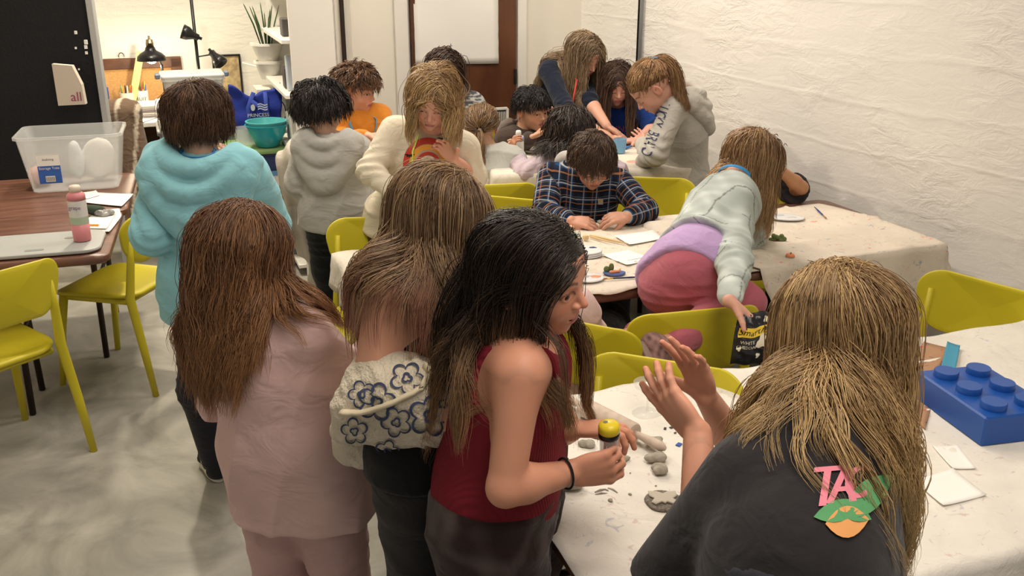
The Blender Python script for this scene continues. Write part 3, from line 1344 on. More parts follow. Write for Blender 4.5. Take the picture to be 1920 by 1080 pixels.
            for i in range(1, steps):
                t = i / (steps - 1)
                gg = (grav * (1.0 + .8 * t) * st / .014)[:, None] if style == 'long' else grav * .35
                v = vel + g0 * gg
                if backpull:
                    v = v - R[1] * backpull * (1 - t)
                v = v + messy * .12 * rs.normal(size=v.shape)
                v /= np.linalg.norm(v, axis=1)[:, None]
                q = p + v * st[:, None]
                F = F2
                d = F(q)
                gd = grad(F, q)
                grow = marg * min(1.0, .3 + 3.5 * t)
                need = np.maximum(grow - d, 0)
                ql0 = h.loc(q)
                if style == 'long':
                    body = np.clip((-.35 - ql0[:, 2]) / .25, 0, 1)
                    inner = np.clip((.115 - np.abs((q - s.N) @ s.r)) / .03, 0, 1)
                    gd = gd - (gd @ s.r)[:, None] * s.r * (.9 * body * inner)[:, None]
                    gd /= np.linalg.norm(gd, axis=1)[:, None] + 1e-9
                q = q + gd * np.minimum(need, .025)[:, None]
                if style == 'long':
                    sl_ = (need > 0) * body * np.clip(gd[:, 2] * 1.6 - .3, 0, 1)
                    q = q + (fb * sl_ * st * .9)[:, None] * s.f
                if tuck:
                    m = (ql0[:, 1] > -.17) & (ql0[:, 1] < .30) & (ql0[:, 2] < .08) & (ql0[:, 2] > -.24) & (root_l[:, 0] * tuck > 0)
                    q = q - (m * (ql0[:, 1] + .17) * hs * .5)[:, None] * R[1]
                if style == 'long':
                    hug = (h.loc(q)[:, 2] > .06) & (d > grow)
                    q = q - gd * (np.minimum(d - grow, .012) * hug * .8)[:, None]
                # keep clear of the face
                if style == 'long' and facegap:
                    ql = h.loc(q)
                    m = (ql[:, 1] > .12) & (ql[:, 2] < .24) & (ql[:, 2] > -.8) & (np.abs(ql[:, 0]) < .30)
                    sg = np.where(root_l[:, 0] >= part, 1.0, -1.0)
                    q = q + (m * sg * (.30 - np.abs(ql[:, 0])) * hs * .35)[:, None] * R[0]
                nv = q - p
                nv /= np.linalg.norm(nv, axis=1)[:, None] + 1e-9
                vel = vel * .35 + nv * .65
                vel /= np.linalg.norm(vel, axis=1)[:, None]
                p = q
                path[i] = p
        # children
        K = kids
        tt = np.linspace(0, 1, steps)
        spread = (.55 / math.sqrt(G)) * hs * (2.1 if style == 'long' else 1.7)
        NP_ = G * K
        gi = np.repeat(np.arange(G), K)
        offs = rs.normal(size=(NP_, 3)) * spread
        nn = Nw[gi]
        offs -= nn * (offs * nn).sum(1)[:, None] * .8
        cl = 1 - clump * tt ** .8
        if style == 'tail':
            n1 = int(steps * .45)
            cl = np.concatenate([np.linspace(1, .12, n1), np.linspace(.12, .5, max(1, (steps - n1) // 2)), np.linspace(.5, .25, steps - n1 - max(1, (steps - n1) // 2))])
        if style == 'tail':
            cp = path[:, gi, :] + offs[None] * cl[:, None, None]
        else:
            ck = clump * rs.uniform(.15, 1.25, NP_)
            cp = path[:, gi, :] + offs[None] * np.clip(1 - ck[None, :] * (tt ** .8)[:, None], .05, 1)[..., None]
            dr = rs.normal(size=(NP_, 3)) * (.0022 if style == 'long' else .0008)
            cp += dr[None] * np.sin(tt * 3.0)[:, None, None]
        fly = rs.normal(size=(NP_, 3)) * messy * .02
        cp += fly[None] * (tt ** 2)[:, None, None]
        if wave:
            phg = rs.uniform(0, 6.28, G)[gi] + rs.normal(size=NP_) * .4
            f1 = wfreq * (1 + .25 * rs.uniform(-1, 1, G)[gi])
            arc = tt[:, None] * lenf[gi][None]
            amp = wave * np.minimum(1, tt * 2.2)[:, None]
            a = phg[None] + f1[None] * arc * 2 * pi / 1.0
            side = np.cross(nn, V(0, 0, 1))
            side /= np.linalg.norm(side, axis=1)[:, None] + 1e-9
            cp += amp[..., None] * (np.sin(a)[..., None] * side[None] + .6 * np.cos(a)[..., None] * nn[None])
        # random shortening
        # tubes with 3 sides
        T = np.gradient(cp, axis=0)
        T /= np.linalg.norm(T, axis=2)[..., None] + 1e-9
        ref = V(.3, .5, .81)
        U1 = np.cross(T, ref)
        U1 /= np.linalg.norm(U1, axis=2)[..., None] + 1e-9
        W1 = np.cross(T, U1)
        rr = rad * (.75 + .5 * rs.uniform(0, 1, NP_))
        prof = np.where(tt < .7, 1.0, 1 - .8 * (tt - .7) / .3)
        rings = []
        for j in range(3):
            a = 2 * pi * j / 3
            rings.append(cp + (rr[None] * prof[:, None])[..., None] * (cos(a) * U1 + sin(a) * W1))
        ver = np.stack(rings, 2)                 # steps,N,3,3
        ver = ver.transpose(1, 0, 2, 3).reshape(-1, 3)
        base = np.arange(NP_)[:, None, None] * steps * 3 + np.arange(steps - 1)[None, :, None] * 3 + np.arange(3)[None, None, :]
        nx = np.arange(NP_)[:, None, None] * steps * 3 + np.arange(steps - 1)[None, :, None] * 3 + ((np.arange(3) + 1) % 3)[None, None, :]
        quads = np.stack([base, nx, nx + 3, base + 3], -1).reshape(-1, 4)
        rootc = np.array(root, float)
        tipc = np.array(tip if tip is not None else root, float)
        lc = np.array(light if light is not None else root, float)
        mixl = (rs.uniform(0, 1, G)[gi] * .65 + rs.uniform(0, 1, NP_) * .35)
        mixl = np.clip((mixl - .35) * 2.0, 0, 1)
        tcol = np.clip((tt - ombre[0]) / (ombre[1] - ombre[0] + 1e-6), 0, 1)
        c = rootc[None, None] * (1 - tcol[None, :, None]) + tipc[None, None] * tcol[None, :, None]
        c = c * (1 - mixl[:, None, None]) + lc[None, None] * mixl[:, None, None] * (1 - .35 * tcol[None, :, None]) + tipc * (mixl[:, None, None] * .35 * tcol[None, :, None])
        c = c * (.84 + .32 * rs.uniform(0, 1, NP_))[:, None, None]
        c = np.repeat(c[:, :, None, :], 3, 2).reshape(-1, 3)
        # scalp cap under the strands
        FS = Field()
        FS.ell(h.w(0, -.05, .12), V(.354, .434, .380) * hs, R, k=.01)
        FS.ell(h.w(0, .13, .15), V(.279, .264, .269) * hs, R, k=.08 * hs)

        def capcut(P):
            q = (h.loc(P) - C) / A
            q /= np.linalg.norm(q, axis=1)[:, None] + 1e-9
            a = np.abs(np.arctan2(q[:, 0], q[:, 1])) / pi
            ln = np.interp(a, [0, .25, .5, .62, 1], [hairline[0], hairline[1], hairline[2], -.28, hairline[3]])
            return (ln - q[:, 2]) * .3 * hs
        FS.fn(capcut, k=.004, op='i')
        v2, f2 = surf(FS, h.c - hs * .6, h.c + hs * .75, .006, refine=0)
        c2 = np.tile(rootc * .6, (len(v2), 1))
        v, f = join_parts([(ver, quads), (v2, f2)])
        col = np.concatenate([c, c2])
        return new_mesh('hair', v, f, [HAIRM], None, True, col=col, parent=s.root)

    def lanyard(s, color=(.05, .3, .7), F=None, down=.26, w=.006, name='lanyard'):
        """strap that goes round the neck and down the chest"""
        m = MB()
        Fd = F or s.topF
        pts = []
        n = 40
        for i in range(n):
            t = i / (n - 1)
            a = (t - .5) * 2
            if abs(a) < .45:
                b = a / .45 * pi * .55
                p = s.N + s.t * .02 + (-s.f * cos(b) + s.r * sin(b)) * .068
            else:
                q = (abs(a) - .45) / .55
                sg = 1 if a > 0 else -1
                b = sg * pi * .55
                p0 = s.N + s.t * .02 + (-s.f * cos(b) + s.r * sin(b)) * .068
                p1 = s.N - s.t * down + s.f * .14 + s.r * sg * .004
                p = p0 * (1 - q) + p1 * q
            pts.append(p)
        pts = np.array(pts)
        for _ in range(8):
            d = Fd(pts)
            g_ = grad(Fd, pts)
            pts = pts + g_ * np.clip(.004 - d, 0 if True else -1, .02)[:, None]
        m.tube(pts, w, n=8, flat=.3)
        return m.build(name, [mat('strap_%d_%d_%d' % tuple(int(c * 99) for c in color), color, rough=.6)], parent=s.root, smooth=True)


def hood(s, color, big=1.0, mats=None, name='hood', label=None, res=.006, g=.02, spread=1.0):
    """hood lying in swags on the upper back, rolled round the neck"""
    F = Field()
    r, f, t = s.r2, s.f2, s.t
    T = s.topF
    b = big

    def onback(x, z, off):
        p = s.N + r * x + t * z - f * .30
        P = np.array([p])
        for _ in range(14):
            P = P + f * (T(P) - off)[:, None] * .9
            if (P[0] - s.N) @ f > .02:
                break
        q = P[0]
        k = (q - s.N) @ f
        if k > .03:
            q = q - f * (k - .03)
        return q
    swags = ((.078, .034, .040, .023, .010), (.104, .078, .026, .024, .010), (.118, .122, .006, .026, .000), (.085, .140, -.020, .030, -.010))
    for (w, dpt, top, rad, off) in swags:
        pts = []
        for k in range(11):
            a = radians(-90 + 18 * k)
            x = w * b * spread * sin(a)
            z = top - dpt * b * (max(cos(a), 0) ** 1.15)
            pts.append(onback(x, z, off))
        for k in range(10):
            F.cone(pts[k], pts[k + 1], rad * b, rad * b, k=.024)
    for sg in (-1, 1):                                   # rolls round the neck to the front
        prev = None
        for k in range(6):
            a = radians(60 + 20 * k)
            p = s.N + r * sg * sin(a) * .078 * spread * b - f * cos(a) * .075 + t * (.022 - .010 * k)
            if prev is not None:
                F.cone(prev, p, .021 * b, .019 * b, k=.012)
            prev = p
    F.ell(s.N + f * .005 + t * .03, V(.054, .058, .09), np.array([r, f, t]), k=.01, op='s')
    F.fn(lambda P: -.003 * wnoise(P, 34, 2) - .004 * wnoise(P, 16, 7), op='d')
    v, fc = surf(F, s.N - .27 * max(1, b), s.N + .22, res, refine=1)
    col = np.tile(np.array(color, float), (len(v), 1)) * (1 + .04 * wnoise(v, 30, 5)[:, None])
    o = new_mesh(name, v, fc, mats or [CLOTH], None, True, col=col, parent=s.root)
    if label:
        o['label'] = label
    s.hoodF = F
    return o
# ------------------------------------------------------------------ room materials
def wall_mat(name, color, rot, bumpy=1.0, sz=1.0):
    m = bpy.data.materials.new(name)
    m.use_nodes = True
    nt = m.node_tree
    N, L = nt.nodes, nt.links
    b = N['Principled BSDF']
    b.inputs['Base Color'].default_value = (*color, 1)
    b.inputs['Roughness'].default_value = .55
    b.inputs['Specular IOR Level'].default_value = .3
    tc = N.new('ShaderNodeTexCoord')
    mp = N.new('ShaderNodeMapping')
    mp.inputs['Rotation'].default_value = (0, 0, rot)
    L.new(tc.outputs['Object'], mp.inputs['Vector'])
    mp2 = N.new('ShaderNodeMapping')
    mp2.inputs['Scale'].default_value = (4.5 * sz, 1, 11 * sz)
    L.new(mp.outputs['Vector'], mp2.inputs['Vector'])
    n1 = N.new('ShaderNodeTexNoise')
    n1.inputs['Scale'].default_value = 1.6
    n1.inputs['Detail'].default_value = 8
    n1.inputs['Roughness'].default_value = .62
    n1.inputs['Distortion'].default_value = .6
    L.new(mp2.outputs['Vector'], n1.inputs['Vector'])
    mp3 = N.new('ShaderNodeMapping')
    mp3.inputs['Scale'].default_value = (.30, 1, 1.7)
    L.new(mp.outputs['Vector'], mp3.inputs['Vector'])
    w = N.new('ShaderNodeTexWave')
    w.wave_type = 'BANDS'
    w.bands_direction = 'Z'
    w.inputs['Scale'].default_value = .85
    w.inputs['Distortion'].default_value = 3.5
    w.inputs['Detail'].default_value = 4
    w.inputs['Detail Scale'].default_value = 3.0
    L.new(mp3.outputs['Vector'], w.inputs['Vector'])
    pw = N.new('ShaderNodeMath')
    pw.operation = 'POWER'
    pw.inputs[1].default_value = 22
    L.new(w.outputs['Fac'], pw.inputs[0])
    n3 = N.new('ShaderNodeTexNoise')
    n3.inputs['Scale'].default_value = 2.3
    n3.inputs['Detail'].default_value = 2
    L.new(mp.outputs['Vector'], n3.inputs['Vector'])
    r3 = N.new('ShaderNodeValToRGB')
    r3.color_ramp.elements[0].position = .42
    r3.color_ramp.elements[1].position = .66
    L.new(n3.outputs['Fac'], r3.inputs['Fac'])
    m1 = N.new('ShaderNodeMath')
    m1.operation = 'MULTIPLY'
    L.new(n1.outputs['Fac'], m1.inputs[0])
    m2 = N.new('ShaderNodeMath')
    m2.operation = 'MULTIPLY_ADD'
    m2.inputs[1].default_value = .8
    m2.inputs[2].default_value = .25
    L.new(r3.outputs['Color'], m2.inputs[0])
    L.new(m2.outputs[0], m1.inputs[1])
    ad = N.new('ShaderNodeMath')
    ad.operation = 'MULTIPLY_ADD'
    ad.inputs[1].default_value = .10
    L.new(pw.outputs[0], ad.inputs[0])
    L.new(m1.outputs[0], ad.inputs[2])
    vo = N.new('ShaderNodeTexVoronoi')
    vo.inputs['Scale'].default_value = 5.5
    L.new(mp.outputs['Vector'], vo.inputs['Vector'])
    lt = N.new('ShaderNodeMath')
    lt.operation = 'LESS_THAN'
    lt.inputs[1].default_value = .06
    L.new(vo.outputs['Distance'], lt.inputs[0])
    sb = N.new('ShaderNodeMath')
    sb.operation = 'MULTIPLY_ADD'
    sb.inputs[1].default_value = -.25
    L.new(lt.outputs[0], sb.inputs[0])
    L.new(ad.outputs[0], sb.inputs[2])
    bp = N.new('ShaderNodeBump')
    bp.inputs['Strength'].default_value = .9 * bumpy
    bp.inputs['Distance'].default_value = .02
    L.new(sb.outputs[0], bp.inputs['Height'])
    L.new(bp.outputs['Normal'], b.inputs['Normal'])
    return m


def canvas_mat(name, seed, stains=((.62, .25, .2), (.2, .25, .4)), amount=.5, base=(.72, .66, .57)):
    m = bpy.data.materials.new(name)
    m.use_nodes = True
    nt = m.node_tree
    N, L = nt.nodes, nt.links
    b = N['Principled BSDF']
    b.inputs['Roughness'].default_value = .9
    b.inputs['Specular IOR Level'].default_value = .15
    tc = N.new('ShaderNodeTexCoord')
    mp = N.new('ShaderNodeMapping')
    mp.inputs['Location'].default_value = (seed * 3.1, seed * 1.7, 0)
    L.new(tc.outputs['Object'], mp.inputs['Vector'])
    n = N.new('ShaderNodeTexNoise')
    n.inputs['Scale'].default_value = 5
    n.inputs['Detail'].default_value = 6
    L.new(mp.outputs['Vector'], n.inputs['Vector'])
    r = N.new('ShaderNodeValToRGB')
    r.color_ramp.elements[0].position = .3
    r.color_ramp.elements[1].position = .7
    r.color_ramp.elements[0].color = (*[c * .84 for c in base], 1)
    r.color_ramp.elements[1].color = (*base, 1)
    L.new(n.outputs['Fac'], r.inputs['Fac'])
    last = r.outputs['Color']
    for i, st in enumerate(stains):
        ns = N.new('ShaderNodeTexNoise')
        ns.inputs['Scale'].default_value = (22, 34, 15)[i % 3]
        ns.inputs['Detail'].default_value = 5
        ns.inputs['Distortion'].default_value = 1.5
        mq = N.new('ShaderNodeMapping')
        mq.inputs['Location'].default_value = (seed + i * 5.3, i * 2.2, i)
        L.new(tc.outputs['Object'], mq.inputs['Vector'])
        L.new(mq.outputs['Vector'], ns.inputs['Vector'])
        rs = N.new('ShaderNodeValToRGB')
        rs.color_ramp.elements[0].position = .66 - .03 * amount
        rs.color_ramp.elements[1].position = .72 - .03 * amount
        rs.color_ramp.elements[1].color = (amount, amount, amount, 1)
        L.new(ns.outputs['Fac'], rs.inputs['Fac'])
        mx = N.new('ShaderNodeMix')
        mx.data_type = 'RGBA'
        mx.inputs['B'].default_value = (*st, 1)
        L.new(rs.outputs['Color'], mx.inputs['Factor'])
        L.new(last, mx.inputs['A'])
        last = mx.outputs['Result']
    L.new(last, b.inputs['Base Color'])
    n2 = N.new('ShaderNodeTexNoise')
    n2.inputs['Scale'].default_value = 240
    L.new(tc.outputs['Object'], n2.inputs['Vector'])
    n4 = N.new('ShaderNodeTexNoise')
    n4.inputs['Scale'].default_value = 9
    n4.inputs['Detail'].default_value = 3
    n4.inputs['Distortion'].default_value = 1.0
    L.new(mp.outputs['Vector'], n4.inputs['Vector'])
    mm = N.new('ShaderNodeMath')
    mm.operation = 'MULTIPLY_ADD'
    mm.inputs[1].default_value = .08
    L.new(n2.outputs['Fac'], mm.inputs[0])
    L.new(n4.outputs['Fac'], mm.inputs[2])
    bp = N.new('ShaderNodeBump')
    bp.inputs['Strength'].default_value = .6
    bp.inputs['Distance'].default_value = .015
    L.new(mm.outputs[0], bp.inputs['Height'])
    L.new(bp.outputs['Normal'], b.inputs['Normal'])
    return m


def wood_mat(name, c1, c2, scale=(2, 40, 2), rough=.4, rot=0.0, bump=.1):
    m = bpy.data.materials.new(name)
    m.use_nodes = True
    nt = m.node_tree
    N, L = nt.nodes, nt.links
    b = N['Principled BSDF']
    b.inputs['Roughness'].default_value = rough
    tc = N.new('ShaderNodeTexCoord')
    mp = N.new('ShaderNodeMapping')
    mp.inputs['Rotation'].default_value = (0, 0, rot)
    L.new(tc.outputs['Object'], mp.inputs['Vector'])
    mp2 = N.new('ShaderNodeMapping')
    mp2.inputs['Scale'].default_value = scale
    L.new(mp.outputs['Vector'], mp2.inputs['Vector'])
    n = N.new('ShaderNodeTexNoise')
    n.inputs['Scale'].default_value = 1.5
    n.inputs['Detail'].default_value = 6
    n.inputs['Distortion'].default_value = .4
    L.new(mp2.outputs['Vector'], n.inputs['Vector'])
    r = N.new('ShaderNodeValToRGB')
    r.color_ramp.elements[0].position = .32
    r.color_ramp.elements[1].position = .68
    r.color_ramp.elements[0].color = (*c1, 1)
    r.color_ramp.elements[1].color = (*c2, 1)
    L.new(n.outputs['Fac'], r.inputs['Fac'])
    L.new(r.outputs['Color'], b.inputs['Base Color'])
    bp = N.new('ShaderNodeBump')
    bp.inputs['Strength'].default_value = bump
    bp.inputs['Distance'].default_value = .003
    L.new(n.outputs['Fac'], bp.inputs['Height'])
    L.new(bp.outputs['Normal'], b.inputs['Normal'])
    return m


def floor_mat():
    m = bpy.data.materials.new('polished_concrete')
    m.use_nodes = True
    nt = m.node_tree
    N, L = nt.nodes, nt.links
    b = N['Principled BSDF']
    b.inputs['Specular IOR Level'].default_value = .5
    tc = N.new('ShaderNodeTexCoord')
    n = N.new('ShaderNodeTexNoise')
    n.inputs['Scale'].default_value = 2.6
    n.inputs['Detail'].default_value = 9
    n.inputs['Roughness'].default_value = .6
    n.inputs['Distortion'].default_value = 1.6
    L.new(tc.outputs['Object'], n.inputs['Vector'])
    r = N.new('ShaderNodeValToRGB')
    e = r.color_ramp.elements
    e[0].position = .3
    e[0].color = (.235, .225, .19, 1)
    e[1].position = .72
    e[1].color = (.46, .44, .38, 1)
    k = e.new(.5)
    k.color = (.34, .325, .28, 1)
    L.new(n.outputs['Fac'], r.inputs['Fac'])
    v = N.new('ShaderNodeTexVoronoi')
    v.feature = 'DISTANCE_TO_EDGE'
    v.inputs['Scale'].default_value = 2.2
    L.new(n.outputs['Color'], v.inputs['Vector'])
    L.new(r.outputs['Color'], b.inputs['Base Color'])
    rr = N.new('ShaderNodeMapRange')
    rr.inputs['To Min'].default_value = .22
    rr.inputs['To Max'].default_value = .42
    L.new(n.outputs['Fac'], rr.inputs['Value'])
    L.new(rr.outputs[0], b.inputs['Roughness'])
    bp = N.new('ShaderNodeBump')
    bp.inputs['Strength'].default_value = .12
    bp.inputs['Distance'].default_value = .01
    L.new(n.outputs['Fac'], bp.inputs['Height'])
    L.new(bp.outputs['Normal'], b.inputs['Normal'])
    return m


WALLB = nrm(V(-.257, .515, 0))
WP = V(1.885, 3.82, 0)                                    # a point of the right wall
WYAW = math.atan2(WALLB[1], WALLB[0])
M_WALL_R = wall_mat('painted_board_concrete', (.80, .765, .71), -WYAW, .75)
M_WALL_L = wall_mat('painted_rough_concrete', (.82, .79, .71), -ANG, .8, 1.5)
M_SMOOTH = mat('cream_paint', (.82, .77, .665), rough=.5, bump=.05, bscale=30)
M_WHITE = mat('white_paint', (.80, .77, .70), rough=.45)
M_BROWNTOP = wood_mat('brown_table_laminate', (.115, .048, .030), (.20, .095, .062), (3, 22, 3), .38, -ANG)
M_DARKMETAL = mat('dark_brown_metal', (.035, .022, .016), rough=.45, metal=.3)
M_YELLOW = mat('yellow_plastic', (.58, .49, .022), rough=.42, spec=.45, bump=.03, bscale=200)
M_DOOR = wood_mat('dark_door_wood', (.075, .024, .010), (.15, .055, .022), (5, 5, 1.2), .35)
M_DOOR2 = wood_mat('dark_door_frame_wood', (.06, .02, .009), (.11, .04, .018), (5, 5, 1.2), .4)
M_PAPER = mat('white_paper', (.86, .84, .79), rough=.8)
M_BLACK = mat('black_metal', (.012, .012, .013), rough=.3, spec=.5)
M_BLACKMAT = mat('black_felt', (.012, .012, .014), rough=.95)
M_CLEAR = mat('clear_plastic', (.93, .95, .95), rough=.12, trans=.0, alpha=.28, spec=.6)
M_FROST = mat('frosted_plastic', (.82, .84, .83), rough=.3, alpha=.45, spec=.5)
M_GLASS = mat('glass', (1, 1, 1), rough=.02, trans=1.0, ior=1.45)
M_CLAY = mat('grey_clay', (.40, .36, .29), rough=.85, noise=.25, nscale=60, bump=.5, bscale=90, bdist=.003)
M_GREY = mat('grey_plastic', (.36, .36, .34), rough=.5)
M_SKIRT = None

# ---- shell
m = MB()
m.box((0, 3.2, -.05), (12, 11, .1))
m.build('floor', floor_mat())['kind'] = 'structure'
m = MB()
m.box((0, 3.2, 3.3), (12, 11, .1))
m.build('ceiling', mat('ceiling_paint', (.7, .66, .58), rough=.8))['kind'] = 'structure'
wn = nrm(V(WALLB[1], -WALLB[0], 0))
m = MB()
m.box(WP + WALLB * .2 + wn * .06 + UP * 1.62, (9.0, .12, 3.25), np.array([WALLB, -wn, UP]))
m.build('wall_right', M_WALL_R)['kind'] = 'structure'
BW = V(.45, 6.66, 0)                                      # corner of back wall and right wall
DOORX = 0
m = MB()
m.box(BW - AX * .77 + BX * .06 + UP * 1.62, (1.66, .12, 3.25), np.array([AX, BX, UP]))
m.build('wall_back', M_SMOOTH)['kind'] = 'structure'
m = MB()
AL = PY(250, 100, 7.05) * V(1, 1, 0)
m.box(AL + AX * .2 + BX * .06 + UP * 1.62, (5.2, .12, 3.25), np.array([AX, BX, UP]))
m.build('wall_back_alcove', M_WALL_L)['kind'] = 'structure'
m = MB()
m.box(AL - AX * 1.75 - BX * 2 + UP * 1.62, (.12, 7, 3.25), np.array([AX, BX, UP]))
m.build('wall_left', M_WALL_L)['kind'] = 'structure'
# return of the back wall towards the alcove
q = BW - AX * 1.60 + BX * .45
m = MB()
m.box(q + UP * 1.62, (.12, .9, 3.25), np.array([AX, BX, UP]))
m.build('wall_side', M_SMOOTH)['kind'] = 'structure'


def wallpt(px, py, off=0.0):
    """point of the back wall plane seen at a pixel"""
    r = ray(px, py)
    o = np.array([0, 0, CAM_H])
    t = ((BW - BX * off - o) @ BX) / (r @ BX)
    return o + r * t


def rwallpt(px, py, off=0.0):
    r = ray(px, py)
    o = np.array([0, 0, CAM_H])
    n = wn
    t = ((WP - wn * off - o) @ n) / (r @ n)
    return o + r * t


def awallpt(px, py, off=0.0):
    r = ray(px, py)
    o = np.array([0, 0, CAM_H])
    t = ((AL - BX * off - o) @ BX) / (r @ BX)
    return o + r * t


RA = np.array([AX, BX, UP])


def wbox(m, p0, p1, th, off=0.0, z0=None, z1=None, mi=0, bev=.002):
    """board on the back wall between two points (same plane)"""
    a = (p0 @ AX, p1 @ AX)
    zz = (p0[2] if z0 is None else z0, p1[2] if z1 is None else z1)
    c = AX * (sum(a) / 2) + BX * (p0 @ BX - th / 2 - off) + UP * sum(zz) / 2
    m.box(c, (abs(a[1] - a[0]), th, abs(zz[1] - zz[0])), RA, mi, bev)


# door in the back wall
d0, d1 = wallpt(769, 100), wallpt(965, 100)
dr = bpy.data.objects.new('door_1', None)
COL.objects.link(dr)
dr.location = tuple(((d0 + d1) / 2) * V(1, 1, 0))
dr['kind'] = 'structure'
m = MB()
wbox(m, d0, d1, .035, .0, 0.01, 2.1, 0, .004)
m.build('door_panel', M_DOOR, dr)
m = MB()
wbox(m, d0, d0 + AX * .03, .05, .0, 0.01, 2.1)
m.build('door_stile', M_DOOR2, dr)
m = MB()
hp = wallpt(966, 143, .04)
m.box(hp, (.016, .03, .10), RA, 0, .004)
m.build('hinge', M_BLACK, dr)
m = MB()
wbox(m, d1 + AX * .012, d1 + AX * .075, .03, 0, 0, 2.2, 0, .004)
m.build('trim_1', M_WHITE)['kind'] = 'structure'
m = MB()
wbox(m, d0 - AX * .10, d0 - AX * .012, .03, 0, 0, 2.2, 0, .004)
m.build('trim_2', M_WHITE)['kind'] = 'structure'
m = MB()
wbox(m, wallpt(641, 100), wallpt(648, 100), .03, 0, 0, 3.2)
m.build('gap_shade_strip', mat('gap_shade_dark', (.03, .02, .014), rough=.8))['kind'] = 'structure'  # dark strip stands in for the shade in the gap between bookcase and wall
# big paper on the door
m = MB()
pa, pb = wallpt(779, 122, .05), wallpt(935, 119, .05)
pu = pa + UP * .62
pw = pb + UP * .62
nn = 14
vs, fs = [], []
for i in range(nn + 1):
    for j in range(nn + 1):
        s_, t_ = i / nn, j / nn
        p = (pa * (1 - s_) + pb * s_) * (1 - t_) + (pu * (1 - s_) + pw * s_) * t_
        p = p - BX * (.004 * sin(t_ * 38) * .6 + .003 * sin(s_ * 9 + t_ * 5))
        vs.append(p)
for i in range(nn):
    for j in range(nn):
        a = i * (nn + 1) + j
        fs.append((a, a + nn + 1, a + nn + 2, a + 1))
        fs.append((a + 1, a + nn + 2, a + nn + 1, a)) if False else None
fs = [f for f in fs if f]
o = new_mesh('paper_sheet', vs, fs, [M_PAPER], None, True)
sm = o.modifiers.new('thickness', 'SOLIDIFY')
sm.thickness = .0012
tag(o, 'large blank white paper sheet taped on the dark wooden door', 'paper')
# white louvred vent frame low on the door
v = thing('vent_frame', 'white framed vent with dark slats leaning by the dark wooden door', 'vent', wallpt(937, 250, .06) * V(1, 1, 0))
va, vb = wallpt(922, 252, .06), wallpt(951, 203, .06)
w_, h_ = (vb - va) @ AX, vb[2] - va[2]
m = MB()
cc = (va + vb) / 2
for (dx, dz, sx, sz) in ((-w_ / 2, 0, .018, h_), (w_ / 2, 0, .018, h_), (0, -h_ / 2, w_, .018), (0, h_ / 2, w_, .018)):
    m.box(cc + AX * dx + UP * dz, (sx, .02, sz), RA, 0, .003)
m.build('frame', M_WHITE, v)
m = MB()
m.box(cc + BX * .006, (w_ - .01, .004, h_ - .01), RA)
m.build('backing', mat('vent_dark', (.09, .085, .08), rough=.6), v)
m = MB()
for i in range(7):
    m.box(cc + AX * ((i - 3) * w_ / 9), (.004, .012, h_ - .04), RA)
m.build('slats', M_WHITE, v)
# conduit on the right wall
pc = rwallpt(1200, 90, .02)
m = MB()
m.tube([pc * V(1, 1, 0) + UP * .75, pc * V(1, 1, 0) + UP * 3.2], .011, 12)
m.tube([pc * V(1, 1, 0) + WALLB * .03 + UP * .75, pc * V(1, 1, 0) + WALLB * .03 + UP * 3.2], .006, 8, 1)
tag(m.build('conduit_pipe', [mat('grey_conduit', (.30, .31, .32), rough=.4), M_BLACK], smooth=True), 'grey vertical conduit pipe on the white concrete wall', 'pipe')


# ------------------------------------------------------------------ tables
def table(label, corners, z=.74, legs=True, group=None, inset=.12, matl=None):
    """corners: 4 ground-plan points (counter-clockwise)"""
    c = [np.asarray(p, float)[:2] for p in corners]
    cen = sum(c) / 4
    t = thing('folding_table', label, 'table', (*cen, 0), group)
    pts = []
    for i in range(4):
        p, a, b = c[i], c[i - 1], c[(i + 1) % 4]
        u, w = (a - p) / np.linalg.norm(a - p), (b - p) / np.linalg.norm(b - p)
        R = .05
        for k in range(7):
            th = k / 6 * pi / 2
            pts.append(p + u * R * (1 - sin(th)) + w * R * (1 - cos(th)))
    vv, ff = slab(np.array(pts), z - .034, z, bev=.012, rings=2)
    m = MB()
    m.add(vv, ff)
    m.build('tabletop', [matl or M_BROWNTOP], t, smooth=True, angle=40)
    if legs:
        ends = ((c[0], c[3], c[1] - c[0]), (c[1], c[2], c[0] - c[1]))
        for (p, q, inw) in ends:
            inw = inw / np.linalg.norm(inw)
            e = (q - p) / np.linalg.norm(q - p)
            a = p + inw * inset * 1.6 + e * inset
            b = q + inw * inset * 1.6 - e * inset
            for g_ in (a, b):
                m = MB()
                s_ = e if g_ is a else -e
                m.tube([(*g_, z - .035), (*(g_ + inw * .0), .35), (*(g_ - s_ * .03), 0.003)], .0135, 10)
                m.build('leg', M_DARKMETAL, t, smooth=True)
            m = MB()
            m.tube([(*a, .35), (*b, .35)], .010, 8)
            m.build('crossbar', M_DARKMETAL, t, smooth=True)
    return t


